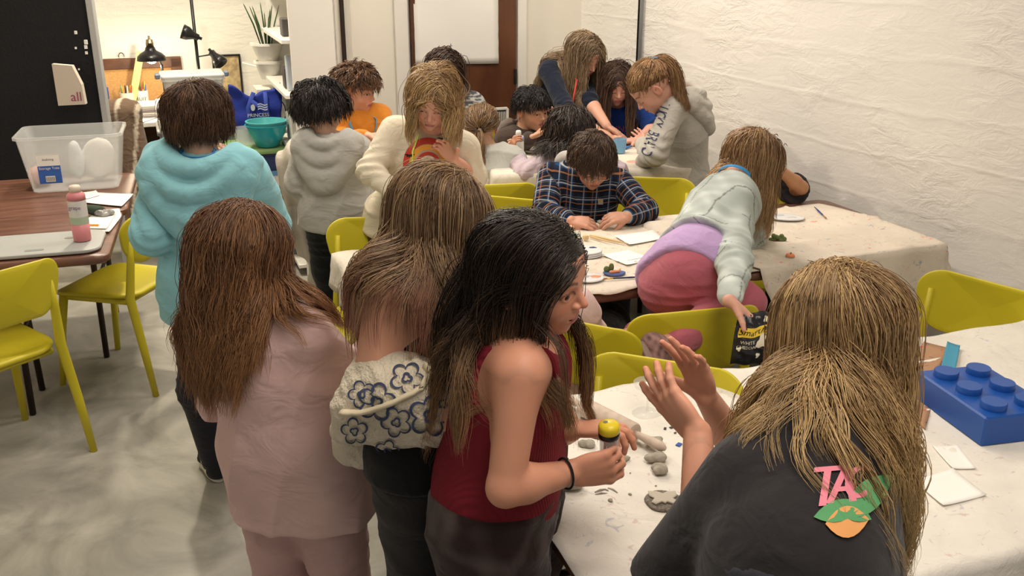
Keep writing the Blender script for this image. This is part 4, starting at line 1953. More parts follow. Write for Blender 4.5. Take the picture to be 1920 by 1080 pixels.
def drape(name, label, c0, u, w, LU, LV, mg, z, mt, seed=0, amp=.02, freq=26, group=None, h=.022, wr=.004, cat='cloth', hole=None, skew=0.0, fray=.012):
    """canvas lying on a table rectangle and hanging over its sides by mg=(u0,u1,v0,v1)"""
    u = np.asarray(u)[:3]
    w = np.asarray(w)[:3]
    nu = int((LU + mg[0] + mg[1]) / h)
    nv = int((LV + mg[2] + mg[3]) / h)
    S, T = np.meshgrid(np.linspace(-mg[0], LU + mg[1], nu + 1), np.linspace(-mg[2], LV + mg[3], nv + 1), indexing='ij')
    P0 = np.stack([S.ravel(), T.ravel(), np.full(S.size, seed * 3.0)], 1)
    edge = (np.minimum(np.minimum(S + mg[0], LU + mg[1] - S), np.minimum(T + mg[2], LV + mg[3] - T))).ravel()
    js = wnoise(P0, 30, seed) * fray * (edge < .03)
    s_, t_ = S.ravel() + js, T.ravel() + js
    s_ = s_ + skew * (t_ - LV / 2)
    cs, ct = np.clip(s_, 0, LU), np.clip(t_, 0, LV)
    du, dv = s_ - cs, t_ - ct
    r = np.hypot(du, dv)
    drop = np.maximum(r - .012, 0)
    nz = wnoise(P0, 9, seed + 1) * .5 + wnoise(P0, 21, seed + 2) * .5
    base = np.asarray(c0, float)[None, :] * V(1, 1, 0) + cs[:, None] * u + ct[:, None] * w
    along = np.where(np.abs(du) > np.abs(dv), t_, s_)
    ang = np.arctan2(dv, du)
    al = along + ang * .12 * (np.minimum(np.abs(du), np.abs(dv)) > .001)
    out = np.minimum(r, .014) + np.minimum(drop / .18, 1.0) * amp * (1.1 + np.sin(al * freq + 2.5 * wnoise(P0, 3.0, seed + 4))) + drop * .03
    dirv = np.where(r[:, None] > 1e-6, (du[:, None] * u + dv[:, None] * w) / (r[:, None] + 1e-9), 0)
    ridge = (1 - np.abs(np.sin((s_ * 5 + t_ * 9) + 3 * wnoise(P0, 3.5, seed + 6)))) ** 6
    v = base + dirv * out[:, None]
    v[:, 2] = z + .004 + np.where(r < .001, wr * (nz + 1) * .6 + wr * 1.6 * ridge, wr * .6) - drop
    v[:, 2] = np.maximum(v[:, 2], .01)
    idx = np.arange((nu + 1) * (nv + 1)).reshape(nu + 1, nv + 1)
    f = np.stack([idx[:-1, :-1], idx[1:, :-1], idx[1:, 1:], idx[:-1, 1:]], -1).reshape(-1, 4)
    o = new_mesh(name, v, f, [mt], None, True, loc=(v[:, 0].mean(), v[:, 1].mean(), z))
    sm = o.modifiers.new('thickness', 'SOLIDIFY')
    sm.thickness = .002
    sm.offset = 1
    tag(o, label, cat, group)
    return o


CAN1 = canvas_mat('canvas_near', 1, ((.42, .18, .22), (.18, .22, .38)), .35, (.80, .76, .68))
CAN2 = canvas_mat('canvas_middle', 2, ((.75, .22, .16), (.2, .25, .38), (.5, .35, .2)), .55, (.74, .66, .55))
CAN3 = canvas_mat('canvas_right', 3, ((.78, .20, .14), (.25, .32, .42)), .6, (.76, .68, .57))
CAN4 = canvas_mat('canvas_back', 4, ((.4, .4, .45),), .3, (.72, .66, .56))

# near table (front right)
NT0 = V(-.115, 2.185, 0)
NTA = nrm(V(cos(radians(20)), sin(radians(20)), 0))
NTB = V(NTA[1], -NTA[0], 0)                               # towards the camera
tn = table('long brown folding table under the near white canvas at bottom right', [NT0, NT0 + NTB * .92, NT0 + NTB * .92 + NTA * 2.0, NT0 + NTA * 2.0], .744)
drape('canvas_cloth', 'cream canvas cloth on the near table with clay lumps and rolling pin', NT0 + NTB * .92, NTA, -NTB, 2.0, .92, (.0, .12, .16, .0), .744, CAN1, 1, .01, group=None, wr=.0025, h=.018)

# middle tables
MT0 = V(-.40, 2.80, 0)                                    # near left corner
MTe = Pz(1790, 458, .75) * V(1, 1, 0)
MTA = nrm(MTe - MT0)
MTB = V(-MTA[1], MTA[0], 0)
ML = np.linalg.norm(MTe - MT0)
MW = .80
MZ = .744
h1 = ML * .58
table('brown folding table in the middle under the painted canvas, left of the wall one', [MT0, MT0 + MTA * h1, MT0 + MTA * h1 + MTB * MW, MT0 + MTB * MW], MZ)
q0 = MT0 + MTA * (h1 + .004)
table('brown folding table pushed against the textured white wall', [q0, MTe, MTe + MTB * MW, q0 + MTB * MW], MZ)
drape('canvas_cloth', 'long beige canvas on the middle table with papers and paint palettes', MT0, MTA, MTB, h1 + .28, MW - .03, (.14, .0, .006, .03), MZ, CAN2, 2, .012, wr=.005)
q1 = MT0 + MTA * (ML - 1.02) + MTB * .0
drape('canvas_cloth', 'beige canvas splashed with red paint hanging over the table corner by the wall', q1, MTA, MTB, .96, MW - .13, (.0, .02, .30, .0), MZ + .010, CAN3, 3, .02, 22, wr=.008, skew=-.28)

# back table (far group)
BZ = .80
BT0 = Pz(930, 330, BZ) * V(1, 1, 0)
BTe = Pz(1262, 318, BZ) * V(1, 1, 0)
BTe = BT0 + nrm(BTe - BT0) * .98
BTA = nrm(BTe - BT0)
BTB = V(-BTA[1], BTA[0], 0)
BL = np.linalg.norm(BTe - BT0)
table('brown folding table at the back where the woman in navy leans', [BT0, BTe, BTe + BTB * .72, BT0 + BTB * .72], BZ)
drape('canvas_cloth', 'beige canvas over the back table with blue pens and cups', BT0, BTA, BTB, BL, .72, (.25, .12, .30, .05), BZ, CAN4, 4, .015, wr=.004)

# far left cloth-covered table behind the boy in the grey hoodie
FT0 = Pz(575, 350, .76) * V(1, 1, 0)
FTA = nrm(AX * 1.0 + BX * -.1)
FTB = V(-FTA[1], FTA[0], 0)
FT0 = V(-.90, 4.52, 0)
table('folding table under the white canvas behind the boy in the grey hoodie', [FT0, FT0 + FTA * .85, FT0 + FTA * .85 + FTB * .62, FT0 + FTB * .62], .76)
drape('canvas_cloth', 'stained white canvas hanging to the floor behind the boy in the grey hoodie', FT0, FTA, FTB, .85, .62, (.10, .10, .34, .0), .76, canvas_mat('canvas_far', 5, ((.3, .3, .42),), .3, (.62, .57, .49)), 5, .03, 24)

# two brown tables at the left edge
a, b = Pz(258, 322, .74) * V(1, 1, 0), Pz(239, 393, .74) * V(1, 1, 0)
e = nrm(a - b)
l = V(-e[1], e[0], 0)
T1 = (a, b, e, l)
table('brown folding table at far left carrying the clear storage tub', [b + l * 1.2, b, a, a + l * 1.2], .74)
a, b = Pz(232, 392, .74) * V(1, 1, 0), Pz(204, 478, .74) * V(1, 1, 0)
a = b + (a - b) * 1.0
e = nrm(a - b)
l = V(-e[1], e[0], 0)
T2 = (a, b, e, l)
table('brown folding table at left edge carrying the pink bottle and grey tray', [b + l * 1.2, b, a, a + l * 1.2], .738, inset=.26)


# ------------------------------------------------------------------ yellow chairs
def make_chair():
    t = thing('yellow_chair', 'x', 'chair', (0, 0, 0), 'yellow plastic chairs')
    # local: faces +y, seat centre at origin, width along x
    o = rrect(.43, .41, .10, 8)
    o[:, 0] *= 1 - .06 * (o[:, 1] < 0)

    def bs(v):
        v = v.copy()
        x, y = v[:, 0] / .215, v[:, 1] / .205
        v[:, 2] += .012 * (x ** 2) - .018 * np.clip(y, 0, 1) ** 3 - .008 * (1 - x ** 2) * (1 - y ** 2)
        return v
    vv, ff = slab(o, .425, .447, bev=.012, bend=bs, rings=7)
    m = MB()
    m.add(vv, ff)
    m.build('seat', [M_YELLOW], t, smooth=True)
    m = MB()
    for sx in (-1, 1):
        m.tube([(sx * .17, -.16, .415), (sx * .17, .15, .415)], .014, 8)
    for sy in (-.16, .15):
        m.tube([(-.17, sy, .415), (.17, sy, .415)], .014, 8)
    m.build('seat_frame', [M_YELLOW], t, smooth=True)
    for sx in (-1, 1):
        m = MB()
        m.tube([(sx * .17, .15, .43), (sx * .19, .175, .25), (sx * .205, .205, .0)], [.019, .017, .013], 12)
        m.build('leg', [M_YELLOW], t, smooth=True)
    for sx in (-1, 1):
        m = MB()
        m.tube([(sx * .180, -.222, .735), (sx * .186, -.215, .60), (sx * .196, -.195, .44), (sx * .207, -.235, .22), (sx * .215, -.27, 0.0)], [.010, .016, .019, .017, .013], 12)
        m.build('leg', [M_YELLOW], t, smooth=True)
    o = rrect(.44, .215, .085, 8)
    o[:, 0] *= 1 + .10 * (o[:, 1] / .11)

    def bb(v):
        x, z, d = v[:, 0].copy(), v[:, 1].copy(), v[:, 2].copy()
        y = -.262 + .055 * (x / .22) ** 2 - (z) * .12 + d
        return np.stack([x, y, .695 + z + .010 * (x / .22) ** 2 * 0], 1)
    vv, ff = slab(o, -.006, .006, bev=.006, bend=bb, rings=9)
    m = MB()
    m.add(vv, ff)
    m.build('backrest', [M_YELLOW], t, smooth=True)
    return t


CHAIR0 = make_chair()
_first = [True]


def chair(x, y, yaw, label):
    """yaw: direction the chair faces, 0 = away from camera, 90 = left"""
    o = CHAIR0 if _first[0] else copy_tree(CHAIR0)
    _first[0] = False
    o.location = (x, y, 0)
    o.rotation_euler = (0, 0, radians(yaw))
    o['label'] = label
    return o


def chair_at(px, py, z, yaw, label, local=(0, -.26)):
    """chair whose backrest middle (height z) is seen at pixel"""
    p = Pz(px, py, z)
    c, s = cos(radians(yaw)), sin(radians(yaw))
    lx, ly = local
    return chair(p[0] - (c * lx - s * ly), p[1] - (s * lx + c * ly), yaw, label)


N_, R_ = Pz(243, 556, .45), Pz(306, 520, .45)
ed = nrm((R_ - N_) * V(1, 1, 0))
fd = V(-ed[1], ed[0], 0)
cc = (N_ + nrm(R_ - N_) * .19) * V(1, 1, 0) + fd * .19
chair(cc[0], cc[1], math.degrees(math.atan2(-fd[0], fd[1])), 'yellow plastic chair at left, empty, beside the boy in the teal hoodie')
chair(-1.98, 3.30, 55, 'yellow plastic chair cut off at the lower left by the brown table')
chair_at(1248, 724, .72, 158 + 0, 'yellow plastic chair tucked under the far side of the near canvas table')
chair_at(1312, 640, .70, 14, 'yellow plastic chair the girl in pink trousers kneels on')
chair_at(1062, 660, .70, -28, 'yellow plastic chair of the child in the pink top')
chair_at(1218, 362, .72, 172, 'empty yellow plastic chair right of the boy in the plaid shirt')
chair_at(955, 402, .72, 160, 'yellow plastic chair just behind the dark hair of the girl in maroon')
chair_at(925, 378, .72, 10, 'yellow plastic chair of the ponytail girl in the grey jumper')
chair_at(715, 440, .72, 188, 'yellow plastic chair at the left end of the middle table')
chair_at(1848, 580, .70, 128, 'yellow plastic chair at the right edge below the hanging canvas')
chair_at(932, 262, .74, -60, 'yellow plastic chair back behind the boy in the brown jacket')
chair_at(1392, 392, .70, 175, 'yellow plastic chair under the child with the raised elbow')
chair_at(1085, 215, .80, 190, 'yellow plastic chair behind the back table in front of the woman')
# ------------------------------------------------------------------ the people (pixel of the photo + distance -> joint in the room)
J = PY
BROWN1 = dict(root=(.060, .028, .014), light=(.16, .08, .04))
BLACK1 = dict(root=(.012, .009, .008), light=(.045, .035, .03))
DBLOND = dict(root=(.20, .115, .055), light=(.52, .34, .17))


def want(k):
    return True


# 1 -- boy in teal hoodie, seen from behind
if want(1):
    p = Person('person', 'child seen from behind in an oversized teal hoodie, short brown bowl-cut hair, standing at left', size=1.06,
               pelvis=J(415, 548, 3.02), neck=J(385, 300, 2.99), head=J(373, 220, 3.02), yaw=-8, hyaw=-22, hpitch=6, hs=.218, shw=.135,
               elL=J(285, 440, 2.92), wrL=J(300, 425, 3.16), elR=J(508, 420, 3.12), wrR=J(436, 325, 3.30),
               handR=dict(d=V(-.25, .05, 1), n=V(-1, .2, 0), curl=(.6, .7, .8, .8)),
               anL=J(405, 868, 3.12) * V(1, 1, 0) + V(0, 0, .075), knL=J(372, 730, 3.07), anR=J(500, 850, 3.22) * V(1, 1, 0) + V(0, 0, .075), knR=J(480, 730, 3.2))

    def teal(v, c, s):
        return c
    p.top('hoodie', color=(.25, .53, .59), g=.040, hem=.085, fold=.008, ffreq=15, sl=(.9, .95), res=.0065, flare=.012)
    hood(p, (.25, .53, .59), 1.28, spread=1.15)
    p.bottom('trousers', color=(.014, .014, .02), g=.010)

    def skate(q, c):
        c[:] = (.015, .015, .015)
        w = (q[:, 2] > .03) & (q[:, 2] < .058) & (q[:, 1] > .02) & (q[:, 1] < .13)
        c[w] = (.75, .74, .7)
        return c
    p.shoe(0, V(-.5, .85, 0), colf=skate, sole=(.62, .58, .5), L=.235)
    p.shoe(1, V(.1, 1, 0), colf=skate, sole=(.62, .58, .5), L=.235)
    p.hair('short', length=.105, n_guides=420, kids=20, messy=.04, crown=(.02, -.25, .5), hairline=(.34, .2, -.25, -.78), margin=.010, grav=1.5, rad=.0009, seed=4, vol=.004, clump=.1, lenvar=.06, **BROWN1)
    p.lanyard((.03, .22, .55), F=p.topF, w=.008)

# 2 -- girl in pink sweatshirt with long brown wavy hair
if want(2):
    p = Person('person', 'girl with long wavy brown hair in a pale pink sweatshirt, back turned, lower left', size=.98,
               pelvis=J(556, 862, 1.95), neck=J(478, 590, 1.93), head=J(455, 472, 1.96), yaw=-18, hyaw=-35, hpitch=12, hs=.215, shw=.125,
               elL=J(410, 745, 2.08), wrL=J(450, 735, 2.28), elR=J(652, 712, 2.02), wrR=J(700, 640, 2.22))
    p.top('sweatshirt', color=(.68, .46, .425), g=.024, hem=.14, fold=.009, ffreq=13, res=.006, flare=.01)
    p.bottom('trousers', color=(.55, .35, .33), g=.014)
    p.shoe(0)
    p.shoe(1)
    p.hair('long', length=.318, n_guides=460, kids=22, rad=.00072, root=(.125, .055, .026), light=(.36, .18, .08), tip=(.36, .17, .07),
           wave=.008, wfreq=8, clump=.6, margin=.012, vol=.002, steps=28, seed=7, messy=.11, backpull=.1, collide=p.topF, ombre=(.4, 1))

# 3 -- girl in black top, fleece jacket round the elbows
if want(3):
    p = Person('person', 'girl in black strap top, cream flowered fleece slipped to her elbows, hair hiding her face', size=1.06,
               pelvis=J(802, 835, 1.80), neck=J(800, 505, 1.80), head=J(825, 412, 1.84), yaw=-102, hyaw=-72, hpitch=34, hs=.208, shw=.13,
               shR=J(725, 560, 1.70), shL=J(845, 555, 1.95), elR=J(688, 745, 1.66), wrR=J(800, 770, 1.60), elL=J(880, 700, 2.0), wrL=J(920, 640, 2.1), skin=(.66, .335, .22))
    p.top('strap_top', color=(.008, .008, .009), g=.006, sleeves='none', hem=.02, fold=.003, res=.006, neckr=.115, vneck=.03,
          cutc=(p.N - p.t * .085, p.t - p.r2 * .0))
    m = MB()
    for (a, b, c_) in ((p.sh[1] + p.t * .046 - p.f * .03 + p.r2 * -.045, 0, 0), (p.sh[0] + p.t * .046 - p.f * .03 + p.r2 * .045, 0, 0)):
        pts = []
        for k in range(15):
            th = -1.9 + 3.8 * k / 14
            pts.append(a + p.f * (.03 + .10 * sin(th)) + p.t * (-.11 + .10 * cos(th)))
        pts = np.array(pts)
        for _ in range(6):
            d = p.base(pts)
            pts = pts - grad(p.base, pts) * (d - .003)[:, None]
        m.tube(pts, .0045, 8, flat=.35)
    m.build('shoulder_strap', [mat('strap_black', (.02, .018, .016), rough=.6)], parent=p.root, smooth=True)
    p.bottom('jeans', color=(.026, .024, .024), g=.012, rise=.075)
    p.shoe(0)
    p.shoe(1)
    # fleece jacket slipped down round the arms and hips
    FJ = Field()
    P0 = lambda x, y, Y: J(x, y, Y)
    a0, a1, a2, a3 = P0(722, 712, 1.66), P0(672, 768, 1.66), P0(790, 745, 1.62), P0(866, 738, 1.72)
    FJ.cone(P0(735, 695, 1.70), a1, .058, .048, k=.03)
    FJ.cone(P0(715, 735, 1.66), a2, .070, .062, k=.04)
    FJ.cone(a2, a3, .062, .052, k=.04)
    FJ.cone(P0(740, 790, 1.68), P0(840, 775, 1.66), .062, .055, k=.04)
    FJ.cone(a3, P0(885, 760, 1.80), .05, .045, k=.03)
    FJ.cone(P0(652, 800, 1.68), P0(662, 835, 1.72), .030, .030, k=.03)
    FJ.cone(P0(662, 835, 1.72), P0(740, 862, 1.72), .032, .026, k=.02)
    FJ.cone(P0(700, 770, 1.78), P0(860, 720, 2.0), .07, .06, k=.03)
    FJ.fn(lambda P: -.005 * wnoise(P, 45, 3) - .0025 * wnoise(P, 160, 5) - .006 * (1 - np.abs(np.sin(P @ V(20, 5, 32) + 2 * wnoise(P, 12, 2)))) ** 2, op='d')
    pts = np.array([a0, a1, a2, a3, P0(885, 760, 1.8), P0(660, 840, 1.72), P0(740, 862, 1.72), P0(860, 720, 2.0)])
    v, f = surf(FJ, pts.min(0) - .13, pts.max(0) + .13, .0055)
    col = np.tile(V(.66, .58, .44), (len(v), 1)) * (1 + .05 * wnoise(v, 50, 3)[:, None])
    FLE = attr_mat('fleece', rough=1, spec=.05, bump=.9, bscale=170, bdist=.006, sheen=.3)
    jk = new_mesh('fleece_jacket', v, f, [FLE], None, True, col=col, parent=p.root)
    # inside binding band
    m = MB()
    bp_ = np.array([P0(638, 775, 1.60), P0(690, 772, 1.585), P0(745, 752, 1.555), P0(795, 722, 1.545), P0(815, 695, 1.56), P0(805, 672, 1.6)])
    t_ = np.linspace(0, 5, 30)
    bb_ = np.stack([np.interp(t_, range(6), bp_[:, k]) for k in range(3)], 1)
    for _ in range(4):
        bb_[1:-1] = (bb_[:-2] + bb_[1:-1] * 2 + bb_[2:]) / 4
    for _ in range(6):
        d = FJ(bb_)
        bb_ = bb_ - grad(FJ, bb_) * (d - .004)[:, None]
    m.tube(bb_, .011, 10, flat=.5)
    m.build('jacket_binding', [mat('cream_binding', (.66, .57, .40), rough=.8)], parent=jk, smooth=True)
    # outlined flower pattern
    pcs = []
    rs = np.random.RandomState(5)
    cd = ray(750, 770)
    flowers = [(700, 752, .030), (765, 700, .026), (812, 782, .032), (860, 728, .028), (742, 795, .024), (652, 815, .022), (722, 860, .020), (668, 735, .022)]
    for (fx, fy, fr_) in flowers:
        c0 = J(fx, fy, 1.40)
        rt, up_ = V(1, 0, 0), V(0, .3, .95)
        a0_ = rs.uniform(0, 6)
        n_ = 60
        th = np.linspace(0, 2 * pi, n_, endpoint=False)
        for (sc1, lob, wd) in ((1.25, 5, .17), (.42, 3, .16)):
            rr_ = fr_ * sc1 * (.62 + .38 * np.abs(np.sin(lob / 2 * th + a0_)) ** .7)
            vo = c0 + (rr_ * np.cos(th))[:, None] * rt + (rr_ * np.sin(th))[:, None] * up_
            vi = c0 + ((rr_ - fr_ * wd) * np.cos(th))[:, None] * rt + ((rr_ - fr_ * wd) * np.sin(th))[:, None] * up_
            vv = np.concatenate([vo, vi])
            ff = [(i, (i + 1) % n_, n_ + (i + 1) % n_, n_ + i) for i in range(n_)]
            pcs.append((vv, ff, 0, cd))
    p.press(jk, FJ, pcs, [mat('navy_print', (.045, .06, .12), rough=.95)], off=.0035)
    p.topF.p += FJ.p
    p.hair('long', length=.335, splitaz=.6, n_guides=480, kids=22, rad=.00066, root=(.15, .085, .045), light=(.46, .30, .16), tip=(.33, .13, .085),
           wave=.003, wfreq=5, clump=.55, margin=.009, vol=.002, steps=28, seed=12, messy=.06, collide=None, ombre=(.62, 1), grav=.75, facegap=False, lenvar=.12)
    F4 = Field()
    p.torso(F4, .006)
    p.lanyard((.16, .07, .45), F=F4, down=.30, w=.006)

# 4 -- girl in maroon top
if want(4):
    p = Person('person', 'girl in ribbed maroon sleeveless top, long dark hair, side on, holding a toothpick jar', size=1.04,
               pelvis=J(935, 905, 1.66), neck=J(962, 640, 1.60), head=J(1003, 515, 1.60), yaw=-105, hyaw=-116, hpitch=10, hroll=8, hs=.216, shw=.125,
               shR=J(975, 705, 1.49), shL=J(1020, 655, 1.73), elR=J(948, 915, 1.44), wrR=J(1068, 886, 1.50), elL=J(1050, 800, 1.80), wrL=J(1072, 806, 1.63),
               handR=dict(d=nrm(V(1, .10, .12)), n=nrm(V(.0, 1, .0)), curl=(.75, .8, .8, .75), spread=.06, thumb=(.55, .7), th_curl=.2),
               handL=dict(d=nrm(V(1, -.12, .12)), n=nrm(V(.15, -.2, -1)), curl=(.45, .55, .7, .8), spread=.1, thumb=(.5, .5), th_curl=.3),
               skin=(.64, .30, .19), lip=(.52, .16, .15), brow=(.05, .025, .018), gaze=(10, 4), iris=(.035, .016, .008), hres=.0021, handres=.0028, bres=.0065, hscale=.92, eye=.95)
    MAR = attr_mat('maroon_rib', rough=.85, spec=.15, bump=.0)
    nt = MAR.node_tree
    at = nt.nodes.new('ShaderNodeAttribute')
    at.attribute_name = 'cl'
    wv = nt.nodes.new('ShaderNodeTexWave')
    wv.inputs['Scale'].default_value = 48
    wv.inputs['Distortion'].default_value = .6
    bp = nt.nodes.new('ShaderNodeBump')
    bp.inputs['Strength'].default_value = .5
    bp.inputs['Distance'].default_value = .003
    nt.links.new(at.outputs['Vector'], wv.inputs['Vector'])
    nt.links.new(wv.outputs['Fac'], bp.inputs['Height'])
    nt.links.new(bp.outputs['Normal'], nt.nodes['Principled BSDF'].inputs['Normal'])
    p.top('sleeveless_top', color=(.20, .018, .028), g=.012, sleeves='none', hem=.035, fold=.006, ffreq=16, res=.0055, neckr=.078, vneck=.02, mats=[MAR], cl=True)

    def skc(v, c, s):
        n = wnoise(v, 26, 4) * .5 + wnoise(v, 70, 8) * .5
        return np.array((.030, .017, .015)) + np.clip(n, 0, 1)[:, None] * np.array((.11, .085, .08))
    p.bottom('velvet_skirt', color=(.05, .03, .03), g=.035, colf=skc, fold=.010, rise=.06)
    p.shoe(0)
    p.shoe(1)
    p.hair('long', length=.40, n_guides=500, kids=23, rad=.00062, root=(.014, .009, .007), light=(.055, .032, .02), tip=(.36, .20, .09),
           wave=.005, wfreq=6, clump=.62, margin=.008, vol=.001, steps=28, seed=21, messy=.07, collide=p.topF, ombre=(.48, .95), facegap=True, part=-.05, backpull=.10, back=.9, tuck=1, hairline=(.42, .30, .0, -.62))
    m = MB()
    w_ = p.wr[1] * .93 + p.el[1] * .07
    dd = nrm(p.wr[1] - p.el[1])
    u1 = nrm(np.cross(dd, UP))
    u2 = np.cross(dd, u1)
    th = np.linspace(0, 2 * pi, 40)
    m.tube(w_ + (np.cos(th)[:, None] * u1 + np.sin(th)[:, None] * u2) * .0275, .0022, 8)
    m.build('hair_tie', [M_BLACKMAT], parent=p.root, smooth=True)
    P4 = p

# 5 -- blond girl in black t-shirt, hands raised
if want(5):
    p = Person('person', 'girl with long wavy blond hair, black t-shirt, hands raised, back turned at lower right', size=1.04,
               pelvis=J(1500, 1120, 1.12), neck=J(1545, 800, 1.30), head=J(1562, 610, 1.40), yaw=42, hyaw=52, hpitch=2, hs=.204, shw=.14,
               shL=J(1410, 905, 1.20), shR=J(1615, 872, 1.42), wide=.88, elL=J(1318, 1040, 1.22), wrL=J(1308, 812, 1.33),
               elR=J(1390, 850, 1.68), wrR=J(1325, 745, 1.62),
               handL=dict(d=nrm(V(-.50, .55, .45)), n=nrm(V(.5, .75, .3)), curl=(.12, .15, .2, .25), spread=.17, thumb=(.7, .5), th_curl=.15),
               handR=dict(d=nrm(V(-.42, .0, .95)), n=nrm(V(-.75, -.65, -.1)), curl=(.12, .15, .25, .3), spread=.20, thumb=(1.05, .1), th_curl=.15),
               skin=(.66, .32, .21), handres=.0028, bres=.0065, hres=.003, slen=1.35, hscale=.92)
    p.top('black_t_shirt', color=(.022, .020, .021), g=.022, sleeves='short', hem=.12, fold=.006, ffreq=12, res=.006, neckr=.062)
    p.bottom('trousers', color=(.03, .03, .04), rise=-.01)
    p.shoe(0)
    p.shoe(1)
    p.hair('long', length=.43, n_guides=540, kids=24, rad=.00066, root=(.255, .150, .068), light=(.62, .42, .19), tip=(.48, .32, .14),
           wave=.008, wfreq=7, clump=.42, margin=.009, vol=.002, steps=28, seed=33, messy=.09, backpull=.1, splitaz=.30, arms=False, ombre=(.3, 1), facegap=False, part=.0)
    P5 = p

# 6 -- boy in grey hoodie from behind
if want(6):
    p = Person('person', 'boy with thick black hair in a light grey hoodie and black trousers, seen from behind', size=.96,
               pelvis=J(636, 408, 4.22), neck=J(622, 262, 4.20), head=J(604, 205, 4.24), yaw=-12, hyaw=-35, hpitch=8, hs=.222, shw=.13,
               elL=J(560, 345, 4.22), wrL=J(600, 330, 4.48), elR=J(690, 350, 4.30), wrR=J(690, 318, 4.5),
               anL=J(622, 600, 4.45) * V(1, 1, 0) + V(0, 0, .08), anR=J(655, 612, 4.40) * V(1, 1, 0) + V(0, 0, .08), knL=J(618, 510, 4.35), knR=J(645, 510, 4.38))
    p.top('grey_hoodie', color=(.40, .39, .36), g=.036, hem=.035, fold=.008, ffreq=16, res=.008, flare=.01)
    hood(p, (.40, .39, .36), 1.15, res=.008)
    p.bottom('trousers', color=(.008, .009, .011), g=.022)
    p.shoe(0, V(.1, 1, 0), color=(.01, .01, .01), sole=(.5, .5, .5))
    p.shoe(1, V(.4, -.9, 0), color=(.015, .01, .01), sole=(.6, .6, .58))
    p.hair('short', length=.085, n_guides=260, kids=10, rad=.0016, messy=.3, crown=(.0, -.2, .5), hairline=(.34, .2, -.1, -.72), margin=.024, vol=.008, grav=.9, seed=8, clump=.5, **BLACK1)

# 7 -- boy in orange
if want(7):
    p = Person('person', 'boy in an orange t-shirt with a blue lanyard and tousled brown hair, looking right', size=1.0,
               pelvis=J(675, 345, 4.95), neck=J(668, 205, 4.93), head=J(668, 168, 4.92), yaw=-150, hyaw=-112, hpitch=10, hs=.225, shw=.14,
               elL=J(728, 268, 4.85), wrL=J(690, 262, 4.72), elR=J(636, 262, 4.80), wrR=J(690, 255, 4.66),
               handR=dict(d=V(1, 0, .1), n=V(0, -.2, -1), curl=(.5, .5, .6, .6)), skin=(.68, .36, .25), brow=(.09, .045, .02), eye=.8, hres=.004)

    def orange(v, c, s):
        q = s.cloth_coords(v)
        x, z, y = q[:, 0], q[:, 1], q[:, 2]
        n = wnoise(v, 95, 2)
        m = (np.abs(x) < .09) & (y > .03) & (((z > .24) & (z < .29) & (n > .35)))
        c[m] = (.04, .03, .03)
        return c
    p.top('orange_shirt', color=(.56, .20, .025), g=.022, sleeves='long', sl=(.85, .85), hem=.08, fold=.006, res=.008, colf=orange)
    p.bottom('trousers', color=(.03, .03, .04))
    p.hair('short', length=.055, n_guides=260, kids=9, rad=.0016, messy=.35, crown=(.0, -.25, .45), hairline=(.30, .2, -.02, -.62), margin=.020, vol=.006, grav=.5, seed=9, clump=.6, root=(.085, .04, .02), light=(.24, .125, .06))
    p.lanyard((.09, .30, .52), F=p.topF, w=.009, down=.3)

